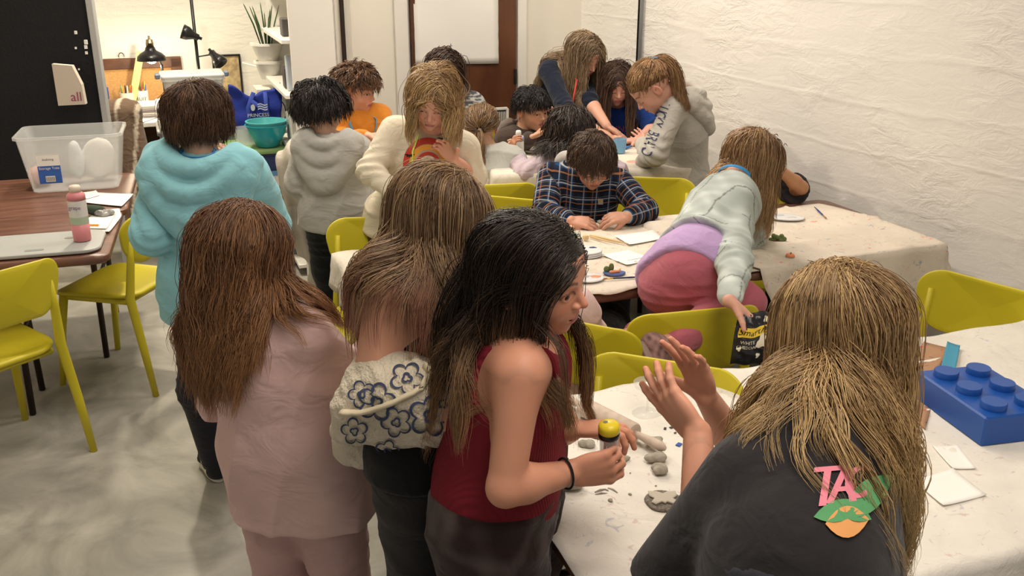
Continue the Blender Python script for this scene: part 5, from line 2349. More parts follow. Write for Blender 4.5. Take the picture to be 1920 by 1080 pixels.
# 8 -- girl with rainbow sweatshirt
if want(8):
    p = Person('person', 'girl with blond shoulder-length hair leaning forward in a cream sweatshirt with a rainbow skeleton print', size=1.06,
               pelvis=J(762, 425, 3.92), neck=J(812, 242, 3.82), head=J(813, 184, 3.68), yaw=186, hyaw=174, hpitch=28, hroll=-8, hs=.228, shw=.14,
               elR=J(695, 320, 3.72), wrR=J(752, 372, 3.62), elL=J(885, 330, 3.85), wrL=J(850, 300, 3.70),
               handL=dict(d=nrm(V(-.35, -.25, .6)), n=nrm(V(-.4, -1, 0)), curl=(.4, .4, .5, .5)),
               handR=dict(d=nrm(V(.6, 0, -.7)), n=nrm(V(0, .2, -1)), curl=(.4, .5, .6, .6)), skin=(.68, .35, .25), lip=(.5, .2, .18), brow=(.22, .12, .06), eye=.5, gaze=(0, -22), hres=.003)
    p.top('cream_sweatshirt', color=(.68, .60, .46), g=.030, sleeves='long', sl=(.30, .75), hem=.05, fold=.009, ffreq=15, res=.006)
    # rainbow arch with a small smiling ghost face and bats
    pcs = []
    cen = J(803, 312, 3.5)
    rt, up_ = V(1, 0, 0), V(0, .0, 1)
    dirv = nrm(ray(805, 290))
    for (ro, ri, mi, leg) in ((.100, .078, 0, .05), (.076, .056, 1, .055), (.050, .038, 0, .05), (.036, .030, 2, .045)):
        th = np.linspace(pi, 0, 25)
        pts_o = [(-ro, -leg)] + [(ro * cos(a), ro * 1.12 * sin(a)) for a in th] + [(ro, -leg)]
        pts_i = [(-ri, -leg)] + [(ri * cos(a), ri * 1.12 * sin(a)) for a in th] + [(ri, -leg)]
        vv = np.array([cen + rt * x + up_ * z for x, z in pts_o + pts_i])
        n_ = len(pts_o)
        ff = [(i, i + 1, n_ + i + 1, n_ + i) for i in range(n_ - 1)]
        pcs.append((vv, ff, mi, dirv))

    def blob(cx, cz, pts, mi, sc_=1.0):
        vv = np.array([cen + rt * (cx + x * sc_) + up_ * (cz + z * sc_) for x, z in pts])
        pcs.append((vv, [tuple(range(len(pts)))], mi, dirv))
    circ = [(cos(a), sin(a)) for a in np.linspace(0, 2 * pi, 14, endpoint=False)]
    blob(0, .0, [(x * .025, z * .022) for x, z in circ], 2)
    for x in (-.010, .010):
        blob(x, .004, [(a * .006, b * .007) for a, b in circ], 3)
    blob(0, -.012, [(-.012, .003), (.012, .003), (.009, -.003), (-.009, -.003)], 3)
    bat = [(-1, .35), (-.6, .1), (-.5, -.35), (-.2, -.1), (0, -.45), (.2, -.1), (.5, -.35), (.6, .1), (1, .35), (.45, .45), (.12, .2), (0, .4), (-.12, .2), (-.45, .45)]
    for (bx, bz) in ((.058, .105), (-.072, .040)):
        vv = np.array([cen + rt * bx + up_ * bz] + [cen + rt * (bx + x * .022) + up_ * (bz + z * .016) for x, z in bat])
        pcs.append((vv, [(0, 1 + k, 1 + (k + 1) % 14) for k in range(14)], 3, dirv))
    p.press(p.topo, p.topF, [q for q in pcs if q[2] != 3], [mat('print_red', (.52, .05, .03), rough=.8), mat('print_orange', (.75, .33, .05), rough=.8), mat('print_cream', (.72, .64, .5), rough=.8)], off=.004)
    p.press(p.topo, p.topF, [(a, b, 0, d) for a, b, c_, d in pcs if c_ == 3], [mat('print_black', (.015, .012, .012), rough=.8)], off=.0065)
    p.bottom('trousers', color=(.06, .03, .02))
    p.hair('long', length=.195, n_guides=320, kids=13, rad=.0011, root=(.26, .15, .065), light=(.62, .42, .2), tip=(.5, .33, .15), wave=.010, wfreq=6, clump=.5, margin=.011, vol=.004,
           steps=24, seed=14, messy=.11, grav=.8, part=-.02, facegap=True)
    p.lanyard((.62, .80, .12), F=p.topF, w=.008, down=.28)

# 9 -- mostly hidden person
if want(9):
    p = Person('person', 'person in speckled grey knit jumper, mostly hidden behind the girl with the rainbow sweatshirt', size=1.05,
               pelvis=J(850, 300, 5.55), neck=J(848, 178, 5.5), head=J(836, 132, 5.5), yaw=180, hyaw=200, hpitch=15, hs=.225, hres=.006)

    def speck(v, c, s):
        n = wnoise(v * V(1, 1, 2.2), 120, 3)
        c[n > 0.1] = (.07, .075, .08)
        return c
    p.top('knit_jumper', color=(.42, .42, .40), g=.024, hem=.08, res=.009, colf=speck)
    p.bottom(color=(.03, .03, .04), res=.012)
    p.hair('long', length=.22, n_guides=140, kids=8, rad=.002, root=(.035, .02, .015), light=(.10, .06, .04), steps=18, seed=3)

# 10 -- ponytail girl in grey jumper
if want(10):
    p = Person('person', 'girl with low light brown ponytail in pale grey jumper, seated, back turned', size=1.0,
               pelvis=V(-.10, 4.78, .50), neck=J(920, 282, 4.86), head=J(902, 238, 4.88), yaw=-18, hyaw=-2, hpitch=8, hs=.215, shw=.13,
               elL=J(882, 345, 4.82), wrL=J(900, 310, 5.05), elR=J(968, 348, 4.90), wrR=J(972, 296, 5.10),
               knL=V(-.12, 5.12, .49), anL=V(-.12, 5.15, .08), knR=V(.10, 5.1, .49), anR=V(.12, 5.1, .08),
               handR=dict(d=V(-.1, .1, 1), n=V(-1, 0, 0), curl=(.8, .7, .8, .8)), taildir=V(.0, -.2, -.5), hres=.005)
    p.top('grey_jumper', color=(.46, .46, .42), g=.030, hem=.05, res=.008, fold=.007)
    p.bottom(color=(.03, .03, .05), res=.012)
    p.hair('tail', length=.26, n_guides=170, kids=9, rad=.0016, root=(.15, .085, .045), light=(.38, .24, .12), tie=(0, -.53, -.06), seed=5, grav=1.1, messy=.12, margin=.010)
    m = MB()
    c_ = p.head.w(0, -.535, -.06)
    th = np.linspace(0, 2 * pi, 20)
    R_h = p.head.R
    m.tube(c_ + (np.cos(th)[:, None] * R_h[0] + np.sin(th)[:, None] * R_h[2]) * .016, .005, 8)
    m.build('hair_tie', [M_BLACKMAT], parent=p.root, smooth=True)

# 11 -- boy in brown jacket
if want(11):
    p = Person('person', 'boy with straight black fringe in a dark brown zip jacket, hands raised, facing right', size=1.0,
               pelvis=V(.03, 5.35, .5), neck=J(982, 243, 5.32), head=J(997, 206, 5.28), yaw=-140, hyaw=-140, hpitch=8, hs=.222, shw=.135,
               elR=J(960, 290, 5.20), wrR=J(995, 258, 5.05), elL=J(1035, 275, 5.35), wrL=J(1028, 245, 5.22),
               knL=V(.16, 5.0, .5), anL=V(.16, 5.0, .08), knR=V(-.1, 5.02, .5), anR=V(-.1, 5.0, .08),
               handR=dict(d=nrm(V(.85, .1, .35)), n=nrm(V(-.2, .3, 1)), curl=(.15, .15, .2, .3), thumb=(.8, .2)), handL=dict(d=nrm(V(.15, .1, 1)), n=nrm(V(-.6, -.8, 0)), curl=(.2, .2, .2, .2), spread=.2),
               skin=(.56, .30, .19), lip=(.42, .15, .13), brow=(.02, .012, .01), eye=.6, iris=(.02, .012, .008), hres=.0035, handres=.0045)
    p.top('brown_jacket', color=(.060, .042, .034), g=.030, hem=.05, res=.008, fold=.008, sl=(.8, .9))
    hood(p, (.15, .12, .105), .85, res=.008)
    p.bottom(color=(.03, .03, .04), res=.012)
    p.hair('short', length=.050, n_guides=280, kids=12, rad=.0015, messy=.08, crown=(.0, -.2, .5), hairline=(.42, .27, -.02, -.62), margin=.012, vol=.004, grav=.8, seed=6, clump=.4, fringe=.0, root=(.008, .007, .007), light=(.03, .025, .022))

# 12 -- woman in navy
if want(12):
    p = Person('person', 'woman with long dark blond hair in navy jumper bending over the back table', size=1.16,
               pelvis=J(1012, 272, 6.02), neck=J(1062, 125, 5.82), head=J(1096, 103, 5.66), yaw=-118, hyaw=-142, hpitch=32, hs=.240, shw=.15,
               shR=J(1030, 135, 5.68), shL=J(1090, 135, 5.95), elR=J(1066, 214, 5.42), wrR=J(1118, 243, 5.28), elL=J(1104, 188, 5.56), wrL=J(1138, 236, 5.36),
               handR=dict(d=nrm(V(.9, -.1, -.35)), n=nrm(V(-.2, 0, -1)), curl=(.2, .25, .3, .35)), handL=dict(d=nrm(V(.8, -.2, -.5)), n=nrm(V(-.2, 0, -1)), curl=(.1, .25, .3, .35)),
               skin=(.62, .34, .24), lip=(.45, .15, .14), brow=(.2, .12, .07), eye=.35, hres=.004)
    p.top('navy_jumper', color=(.010, .014, .028), g=.020, hem=.08, res=.008, fold=.007, sl=(.18, .0))
    p.bottom('jeans', color=(.03, .04, .08), res=.012)
    p.hair('long', length=.46, n_guides=300, kids=10, rad=.0015, root=(.15, .095, .055), light=(.42, .30, .18), tip=(.30, .2, .11), wave=.003, clump=.6, margin=.007, vol=.001, steps=30, seed=16, messy=.08, grav=.9, facegap=True, part=.0, back=.7)
    m = MB()
    a = p.N + p.f * .05 + p.r * .03
    pts = np.array([p.N - p.f * .05 + p.r * .05, p.N + p.r * .07 + p.t * .01, J(1082, 150, 5.55), J(1074, 190, 5.52), J(1070, 212, 5.52)])
    m.tube(pts, .006, 8, flat=.4)
    m.build('lanyard', [mat('red_strap', (.50, .05, .03), rough=.6)], parent=p.root, smooth=True)

# 13 -- girl in blue t-shirt
if want(13):
    p = Person('person', 'girl in royal blue t-shirt, brown hair parted in the middle, at the back table', size=1.05,
               pelvis=V(.66, 5.82, .60), neck=J(1160, 196, 5.74), head=J(1157, 156, 5.62), yaw=170, hyaw=183, hpitch=24, hs=.235, shw=.14,
               elR=J(1128, 248, 5.56), wrR=J(1150, 262, 5.30), elL=J(1228, 238, 5.60), wrL=J(1195, 262, 5.32),
               knL=V(.8, 5.5, .5), anL=V(.8, 5.5, .08), knR=V(.5, 5.5, .5), anR=V(.5, 5.5, .08),
               handL=dict(d=nrm(V(-1, -.1, -.1)), n=nrm(V(0, 0, -1)), curl=(.3, .35, .4, .4)), skin=(.68, .37, .28), lip=(.5, .17, .16), brow=(.12, .07, .04), eye=0, hres=.0035)
    p.top('blue_t_shirt', color=(.012, .045, .22), g=.022, sleeves='short', hem=.05, res=.007, vneck=.03)
    p.bottom(color=(.03, .03, .05), res=.012)
    p.hair('long', length=.36, n_guides=260, kids=10, rad=.0015, root=(.06, .032, .022), light=(.13, .075, .05), tip=(.24, .15, .09), wave=.002, clump=.4, margin=.006, vol=.001, steps=24, seed=18, messy=.08, grav=.9, facegap=True, part=.02, ombre=(.6, 1))
    P13 = p

# 14 -- girl in grey hoodie, ponytail
if want(14):
    p = Person('person', 'girl in light grey hoodie with navy sleeve lettering, ponytail, bent over the back table', size=1.10,
               pelvis=J(1280, 352, 4.92), neck=J(1282, 178, 4.86), head=J(1222, 164, 4.74), yaw=84, hyaw=92, hpitch=48, hs=.240, shw=.13,
               shL=J(1262, 205, 4.72), shR=J(1275, 190, 5.02), elL=J(1228, 288, 4.62), wrL=J(1200, 306, 4.88), elR=J(1215, 290, 5.1), wrR=J(1205, 268, 5.25),
               handL=dict(d=nrm(V(-1, .35, -.1)), n=nrm(V(0, 0, -1)), curl=(.3, .35, .4, .4)), taildir=V(.9, -.1, -.15), skin=(.68, .37, .28), eye=0, hres=.004)
    p.top('lettered_hoodie', color=(.46, .44, .39), g=.030, hem=.05, res=.0065, fold=.007, ffreq=14, sl=(.8, .9))
    hood(p, (.46, .44, .39), 1.1, res=.0075)
    p.bottom('trousers', color=(.02, .02, .03), res=.012)
    p.hair('tail', length=.30, n_guides=220, kids=10, rad=.0015, root=(.24, .125, .055), light=(.50, .31, .15), tie=(0, -.42, .36), seed=15, grav=.42, messy=.15, margin=.010, hairline=(.34, .2, -.1, -.62))
    m = MB()
    c_ = p.head.w(0, -.46, .37)
    R_h = p.head.R
    th = np.linspace(0, 2 * pi, 20)
    m.tube(c_ + (np.cos(th)[:, None] * R_h[0] + np.sin(th)[:, None] * nrm(R_h[2] + R_h[1])) * .018, .007, 8)
    m.build('hair_tie', [mat('grey_tie', (.16, .19, .24), rough=.8)], parent=p.root, smooth=True)
    P14 = p

# 15 -- child in lilac
if want(15):
    p = Person('person', 'child with dark hair in pale lilac sweatshirt, back turned, behind the plaid boy', size=1.0,
               pelvis=V(.30, 4.62, .50), neck=J(1085, 292, 4.72), head=J(1068, 246, 4.80), yaw=-8, hyaw=10, hpitch=16, hs=.232, shw=.14,
               elL=J(985, 322, 4.66), wrL=J(962, 292, 4.85), elR=J(1155, 325, 4.65), wrR=J(1140, 300, 4.9),
               knL=V(.2, 4.95, .49), anL=V(.2, 4.95, .08), knR=V(.42, 4.95, .49), anR=V(.42, 4.95, .08),
               handL=dict(d=nrm(V(.0, .1, 1)), n=nrm(V(1, .3, 0)), curl=(.6, .7, .8, .8), thumb=(.8, .3)), skin=(.52, .25, .14), hres=.005, handres=.0045)
    p.top('lilac_sweatshirt', color=(.50, .405, .45), g=.030, hem=.05, res=.008, fold=.009)
    p.bottom(color=(.03, .03, .05), res=.012)
    p.hair('long', length=.24, n_guides=260, kids=10, rad=.0016, root=(.022, .015, .012), light=(.07, .045, .035), wave=.011, wfreq=7, clump=.6, margin=.018, vol=.012, steps=20, seed=25, messy=.2, collide=p.topF, facegap=False)

# 16 -- boy in plaid
if want(16):
    p = Person('person', 'boy with glasses in navy plaid shirt over grey hood, bent over clay', size=1.06,
               pelvis=V(.31, 4.26, .52), neck=J(1098, 318, 4.16), head=J(1110, 302, 4.03), yaw=176, hyaw=192, hpitch=30, hs=.225, shw=.145,
               elR=J(1022, 402, 4.02), wrR=J(1070, 414, 3.86), elL=J(1208, 395, 4.00), wrL=J(1176, 406, 3.86),
               knL=V(.45, 3.9, .5), anL=V(.45, 3.95, .08), knR=V(.2, 3.9, .5), anR=V(.2, 3.95, .08),
               handR=dict(d=nrm(V(1, -.25, -.05)), n=nrm(V(.1, .5, -1)), curl=(.4, .45, .5, .55), spread=.04, thumb=(.5, .5)),
               handL=dict(d=nrm(V(-1, -.25, -.05)), n=nrm(V(-.1, .5, -1)), curl=(.45, .5, .55, .6), spread=.05, thumb=(.5, .5)),
               skin=(.60, .31, .21), lip=(.45, .17, .15), brow=(.06, .03, .02), eye=0, hres=.003, handres=.0032)
    PL = bpy.data.materials.new('plaid_flannel')
    PL.use_nodes = True
    nt = PL.node_tree
    N, L = nt.nodes, nt.links
    b = N['Principled BSDF']
    b.inputs['Roughness'].default_value = .95
    b.inputs['Specular IOR Level'].default_value = .1
    at = N.new('ShaderNodeAttribute')
    at.attribute_name = 'cl'
    sx = N.new('ShaderNodeSeparateXYZ')
    L.new(at.outputs['Vector'], sx.inputs[0])

    def stripe(axis, period, pos, width):
        a = N.new('ShaderNodeMath')
        a.operation = 'MULTIPLY_ADD'
        a.inputs[1].default_value = 1 / period
        a.inputs[2].default_value = 10 + pos
        L.new(sx.outputs[axis], a.inputs[0])
        f = N.new('ShaderNodeMath')
        f.operation = 'FRACT'
        L.new(a.outputs[0], f.inputs[0])
        c_ = N.new('ShaderNodeMath')
        c_.operation = 'LESS_THAN'
        c_.inputs[1].default_value = width
        L.new(f.outputs[0], c_.inputs[0])
        return c_.outputs[0]
    last = None
    base_ = N.new('ShaderNodeRGB')
    base_.outputs[0].default_value = (.012, .022, .055, 1)
    last = base_.outputs[0]
    for (axis, per, pos, wd, colr, fac) in ((0, .056, .5, .30, (.012, .012, .016), .8), (1, .056, .5, .30, (.012, .012, .016), .8), (0, .056, .08, .18, (.02, .07, .16), .7), (1, .056, .08, .18, (.02, .07, .16), .7),
                                            (1, .056, .36, .09, (.38, .16, .08), .6), (0, .112, .36, .05, (.38, .16, .08), .4), (0, .056, .0, .075, (.50, .47, .42), .5), (1, .056, .0, .075, (.55, .51, .44), .65), (1, .056, .80, .03, (.5, .48, .42), .4)):
        s_ = stripe(axis, per, pos, wd)
        mx = N.new('ShaderNodeMix')
        mx.data_type = 'RGBA'
        fm = N.new('ShaderNodeMath')
        fm.operation = 'MULTIPLY'
        fm.inputs[1].default_value = fac
        L.new(s_, fm.inputs[0])
        L.new(fm.outputs[0], mx.inputs['Factor'])
        L.new(last, mx.inputs['A'])
        mx.inputs['B'].default_value = (*colr, 1)
        last = mx.outputs['Result']
    L.new(last, b.inputs['Base Color'])
    p.top('plaid_shirt', color=(.1, .1, .1), g=.028, hem=.05, res=.0055, fold=.007, mats=[PL], cl=True, sl=(.82, .82))
    hood(p, (.42, .40, .37), .95, name='grey_hood', res=.006)
    p.bottom(color=(.03, .03, .04), res=.012)
    p.hair('short', length=.062, n_guides=320, kids=14, rad=.0011, messy=.10, crown=(.05, -.32, .42), hairline=(.42, .28, .0, -.60), margin=.009, vol=.002, grav=.5, seed=26, clump=.5, fringe=.12, root=(.05, .026, .016), light=(.13, .075, .045))
    # glasses
    h = p.head
    m = MB()
    for x in (-1, 1):
        o = rrect(.19, .15, .05, 4) * h.hs
        pts = np.array([h.w(.14 * x, .44, -.02) + o_[0] * h.R[0] + o_[1] * h.R[2] for o_ in o])
        pts = np.concatenate([pts, pts[:1]])
        m.tube(pts, .0022, 6)
        m.tube([h.w(.235 * x, .43, .02), h.w(.36 * x, .20, .0), h.w(.37 * x, -.02, -.02)], .002, 6)
    m.tube([h.w(-.045, .445, .0), h.w(.045, .445, .0)], .002, 6)
    m.build('glasses', [mat('pale_metal', (.6, .58, .55), rough=.25, metal=.7)], parent=p.root, smooth=True)
    P16 = p

# 17 -- girl in denim jacket kneeling on a chair
if want(17):
    p = Person('person', 'girl in a pale denim jacket, lilac shirt and pink trousers kneeling on a yellow chair', size=1.06,
               pelvis=J(1275, 520, 3.02), neck=J(1375, 345, 3.40), head=J(1412, 302, 3.50), yaw=-55, hyaw=-62, hpitch=35, hs=.225, shw=.135,
               shL=J(1368, 360, 3.52), shR=J(1385, 398, 3.26), elR=J(1378, 492, 2.86), wrR=J(1368, 564, 2.62), elL=J(1420, 430, 3.62), wrL=J(1400, 470, 3.55),
               knR=J(1395, 565, 2.98), anR=J(1240, 655, 2.72), knL=J(1318, 590, 3.25), anL=J(1165, 640, 3.0),
               handR=dict(d=nrm(V(.62, -.1, -.55)), n=nrm(V(-.55, -.3, -.6)), curl=(.8, .8, .85, .9), spread=.05, thumb=(.6, .5)), skin=(.64, .34, .25), brow=(.2, .1, .05), eye=.5, hres=.0035, handres=.0032, bres=.007)
    p.top('lilac_shirt', color=(.50, .34, .60), g=.012, sleeves='none', hem=.02, res=.0065, fold=.008, flare=.012)
    p.topF0 = p.topF
    DEN = attr_mat('washed_denim', rough=.85, spec=.15, bump=.35, bscale=300, bdist=.002)

    def den(v, c, s):
        n = wnoise(v, 30, 2) * .5 + wnoise(v, 75, 6) * .5
        q = s.cloth_coords(v)
        out = np.array((.44, .49, .46)) * (1 + .26 * n[:, None]) + np.clip(n - .2, 0, 1)[:, None] * .16
        seam = (np.abs(((q[:, 0] + .04 * np.sin(q[:, 1] * 9)) % .105) - .05) < .0022) & (q[:, 1] > 0)
        out[seam] *= .45
        band = np.abs(q[:, 1] - .165) < .003
        out[band] *= .5
        return out
    p.top('denim_jacket', color=(.45, .5, .48), g=.026, hem=-.125, res=.006, fold=.009, ffreq=18, colf=den, mats=[DEN], sl=(.86, .86), neckr=.066)
    p.bottom('pink_trousers', color=(.46, .125, .165), g=.012, fold=.004, res=.007, upto=.8)

    def gl(q, c):
        n = wnoise(q * 1.0, 190, 3)
        c[:] = np.array((.26, .15, .14)) * (1 + .5 * n[:, None])
        return c
    p.shoe(1, nrm(J(1120, 735, 2.62) - J(1160, 650, 2.72)), up=nrm(V(1, .3, .2)), colf=gl, sole=(.25, .17, .15), L=.20, sn='glitter_boot')
    p.shoe(0, nrm(J(1120, 735, 2.72) - J(1165, 640, 3.0)), up=nrm(V(1, .3, .2)), colf=gl, sole=(.25, .17, .15), L=.20, sn='glitter_boot')
    p.hair('long', length=.29, n_guides=300, kids=12, rad=.0012, root=(.21, .115, .055), light=(.50, .31, .15), tip=(.40, .25, .12), wave=.007, wfreq=6, clump=.6, margin=.009, vol=.002, steps=26, seed=28, messy=.12, collide=p.topF, facegap=False, grav=.8)
    p.lanyard((.03, .26, .58), F=p.topF, w=.008, down=.1)
    P17 = p

# 18 -- child with elbow raised, behind denim girl
if want(18):
    p = Person('person', 'child in a dark t-shirt and black glasses, elbow raised against the white wall', size=1.0,
               pelvis=V(1.12, 4.62, .5), neck=J(1432, 345, 4.5), head=J(1425, 305, 4.42), yaw=165, hyaw=150, hpitch=30, hs=.225, shw=.14,
               shL=J(1462, 362, 4.45), elL=J(1502, 352, 4.25), wrL=J(1462, 318, 4.2), knL=V(1.2, 4.3, .5), anL=V(1.2, 4.3, .08), knR=V(1.0, 4.3, .5), anR=V(1.0, 4.3, .08),
               handL=dict(d=nrm(V(-.5, .2, .3)), n=nrm(V(-.5, 1, 0)), curl=(.5, .5, .5, .5)), skin=(.46, .23, .12), eye=0, hres=.0045)
    p.top('dark_t_shirt', color=(.035, .032, .034), g=.02, sleeves='short', hem=.05, res=.008)
    p.bottom(color=(.03, .03, .04), res=.012)
    p.hair('short', length=.06, n_guides=160, kids=8, rad=.002, seed=30, **BLACK1)
    h = p.head
    m = MB()
    for x in (-1, 1):
        o = rrect(.2, .14, .04, 4) * h.hs
        pts = np.array([h.w(.14 * x, .45, -.02) + o_[0] * h.R[0] + o_[1] * h.R[2] for o_ in o])
        m.tube(np.concatenate([pts, pts[:1]]), .004, 6)
        m.tube([h.w(.235 * x, .44, .02), h.w(.37 * x, -.02, .0)], .004, 6)
    m.build('glasses', [M_BLACK], parent=p.root, smooth=True)

# 19 -- small child in pink seated behind girl 4
if want(19):
    p = Person('person', 'child in pale pink top and black trousers seated, hidden behind the girl in maroon', size=1.0,
               pelvis=V(.19, 2.90, .52), neck=J(1010, 565, 2.80), head=J(985, 505, 2.78), yaw=-20, hyaw=-10, hpitch=16, hs=.21, shw=.12,
               elL=V(.02, 3.0, .72), wrL=V(.10, 3.2, .74), elR=J(1098, 635, 2.86), wrR=J(1085, 600, 3.02),
               knL=V(.16, 3.30, .50), anL=V(.16, 3.62, .10), knR=J(1140, 606, 3.30), anR=V(.30, 3.80, .085), hres=.006)
    p.top('pink_top', color=(.66, .47, .44), g=.030, hem=.06, res=.007, fold=.008)
    p.bottom(color=(.006, .006, .008), g=.026, upto=.9)
    p.shoe(1, V(.25, -.2, 0), color=(.008, .008, .008), sole=(.62, .60, .55))
    p.shoe(0, V(.2, -.6, 0), color=(.008, .008, .008), sole=(.62, .60, .55))
    p.hair('long', length=.2, n_guides=140, kids=8, rad=.002, root=(.03, .02, .015), light=(.08, .05, .04), steps=16, seed=31, facegap=False)
# ------------------------------------------------------------------ lettering
def text_geo(s, size=1.0):
    cu = bpy.data.curves.new('lettering', 'FONT')
    cu.body = s
    cu.size = size
    cu.align_x = 'CENTER'
    cu.align_y = 'CENTER'
    cu.resolution_u = 3
    ob = bpy.data.objects.new('lettering', cu)
    COL.objects.link(ob)
    dg = bpy.context.evaluated_depsgraph_get()
    me = bpy.data.meshes.new_from_object(ob.evaluated_get(dg))
    v = np.array([vv.co[:] for vv in me.vertices])
    f = [tuple(pp.vertices) for pp in me.polygons]
    bpy.data.objects.remove(ob)
    bpy.data.meshes.remove(me)
    bpy.data.curves.remove(cu)
    return v, f


def text_on(m, s, c, right, up, size, off, mi=0, shear=0.0, sx=1.0):
    v, f = text_geo(s, size)
    right, up = nrm(right), nrm(up)
    n = np.cross(right, up)
    w = np.asarray(c) + (v[:, 0:1] * sx + v[:, 1:2] * shear) * right + v[:, 1:2] * up + n * off
    m.add(w, f, mi)


def flat(m, pts, mi=0):
    m.add(np.array(pts), [tuple(range(len(pts)))], mi)


INKP = mat('navy_ink', (.03, .04, .10), rough=.8)
PINKP = mat('pink_print', (.70, .22, .28), rough=.85)
GREENP = mat('green_print', (.10, .32, .13), rough=.85)
ORGP = mat('orange_print', (.75, .35, .12), rough=.85)
REDP = mat('faded_red_print', (.35, .06, .12), rough=.85)

if want(5):
    # pink brush lettering and leaves across the back of the black t-shirt
    F = P5.topF
    pcs = []
    d = nrm(ray(1580, 915))
    rt = nrm(V(1, .15, 0))
    up_ = nrm(V(-.05, .35, .93))
    for ch, px, py, sz in (('T', 1542, 915, .075), ('A', 1582, 910, .070), ('C', 1612, 905, .062)):
        v, f = text_geo(ch, sz)
        c = J(px, py, .95)
        w = c + (v[:, 0:1] + v[:, 1:2] * .25) * .82 * rt + v[:, 1:2] * up_
        o = w.copy()
        for a_ in range(3):
            pcs.append((w + rt * (.0022 * (a_ - 1)), f, 0, d))
    for (px, py, a, ln, wd, mi) in ((1636, 932, .6, .045, .020, 1), (1572, 962, .15, .035, .014, 1), (1600, 962, -.5, .03, .012, 1), (1590, 985, 0, .03, .02, 2)):
        c = J(px, py, .95)
        e1 = rt * cos(a) + up_ * sin(a)
        e2 = -rt * sin(a) + up_ * cos(a)
        t = np.linspace(-1, 1, 9)
        top_ = [c + e1 * ln * x + e2 * wd * (1 - x * x) for x in t]
        bot = [c + e1 * ln * x - e2 * wd * (1 - x * x) for x in t[1:-1]][::-1]
        ring = np.array([c] + top_ + bot)
        n_ = len(ring) - 1
        pcs.append((ring, [(0, 1 + k, 1 + (k + 1) % n_) for k in range(n_)], mi, d))
    P5.press(P5.topo, F, pcs, [PINKP, GREENP, ORGP], off=.003)
if want(13):
    F = P13.topF
    d = nrm(ray(1165, 243))
    v, f = text_geo('SUNSET', .052)
    c = J(1168, 242, 5.2)
    w = c + v[:, 0:1] * V(1, 0, 0) + (v[:, 1:2] - v[:, 0:1] ** 2 * 2.2) * V(0, 0, 1)
    P13.press(P13.topo, F, [(w, f, 0, d)], [REDP], off=.003)
if want(14):
    F = P14.topF
    a_, b_ = J(1247, 188, 4.4), J(1208, 292, 4.4)
    dn = nrm(b_ - a_)
    L_ = np.linalg.norm(b_ - a_)
    acr = nrm(np.cross(dn, ray(1230, 240)))
    d = nrm(ray(1230, 240))
    pcs = []
    word = 'LUCKY BRAND'
    for i, ch in enumerate(word):
        if ch == ' ':
            continue
        v, f = text_geo(ch, .078)
        c = a_ + dn * L_ * (i + .5) / len(word)
        # letters read down the sleeve
        w = c + v[:, 0:1] * .55 * dn - v[:, 1:2] * acr * (1 if (acr @ V(1, 0, 0)) < 0 else -1)
        pcs.append((w, f, 0, d))
    P14.press(P14.topo, F, pcs, [INKP], off=.004)
if want(16):
    F = P16.topF
    d = nrm(ray(1126, 378))
    c = J(1126, 378, 3.7)
    e1, e2 = V(1, 0, 0), V(0, .2, .95)
    sq = lambda s_, cx=0: np.array([c + e1 * (cx + x * s_) + e2 * y * s_ for x, y in ((-1, -1.2), (1, -1.2), (1, 1.2), (-1, 1.2))])
    P16.press(P16.topo, F, [(sq(.011), [(0, 1, 2, 3)], 0, d)], [mat('patch_grey', (.45, .43, .38), rough=.8)], off=.004)
    P16.press(P16.topo, F, [(np.array([c + e1 * x * .006 + e2 * (y * .006 + .003) for x, y in [(cos(a), sin(a)) for a in np.linspace(.4, 5.0, 9)]]), [tuple(range(9))], 0, d)], [mat('patch_gold', (.60, .33, .06), rough=.8)], off=.0055)


# ------------------------------------------------------------------ things on the tables
def tubething(name, label, cat, pts, r, mts, group=None, n=10, split=None):
    m = MB()
    m.tube(pts, r, n)
    o = m.build(name, mts, smooth=True, loc=tuple(pts[0]))
    return tag(o, label, cat, group)


TZN = .7515     # near table cloth height
TZM = .7535
TZB = BZ + .012


def lump(name, label, c, rad, seed, mt=None, group=None, cat='clay', sq=.75, rough=.25, parts=None):
    rs = np.random.RandomState(seed)
    F = Field()
    for k in range(5):
        o = rs.uniform(-.55, .55, 3) * rad
        F.ell(c + V(o[0], o[1], abs(o[2]) * .5 + rad * sq * .5), np.array([1, .8, .6]) * rad * rs.uniform(.55, .85), k=rad * .15)
    F.fn(lambda P: rad * .10 * wnoise(P, 1.6 / rad, seed) - rad * .08 * (1 - np.abs(np.sin(P @ rs.normal(size=3) * 2.2 / rad))) ** 4, op='d')
    F.plane(c, -UP, k=.002)
    v, f = surf(F, c - rad * 1.7, c + rad * 2.0, max(rad / 9, .0016), refine=0)
    o = new_mesh(name, v, f, [mt or M_CLAY], None, True, loc=tuple(c))
    return tag(o, label, cat, group)


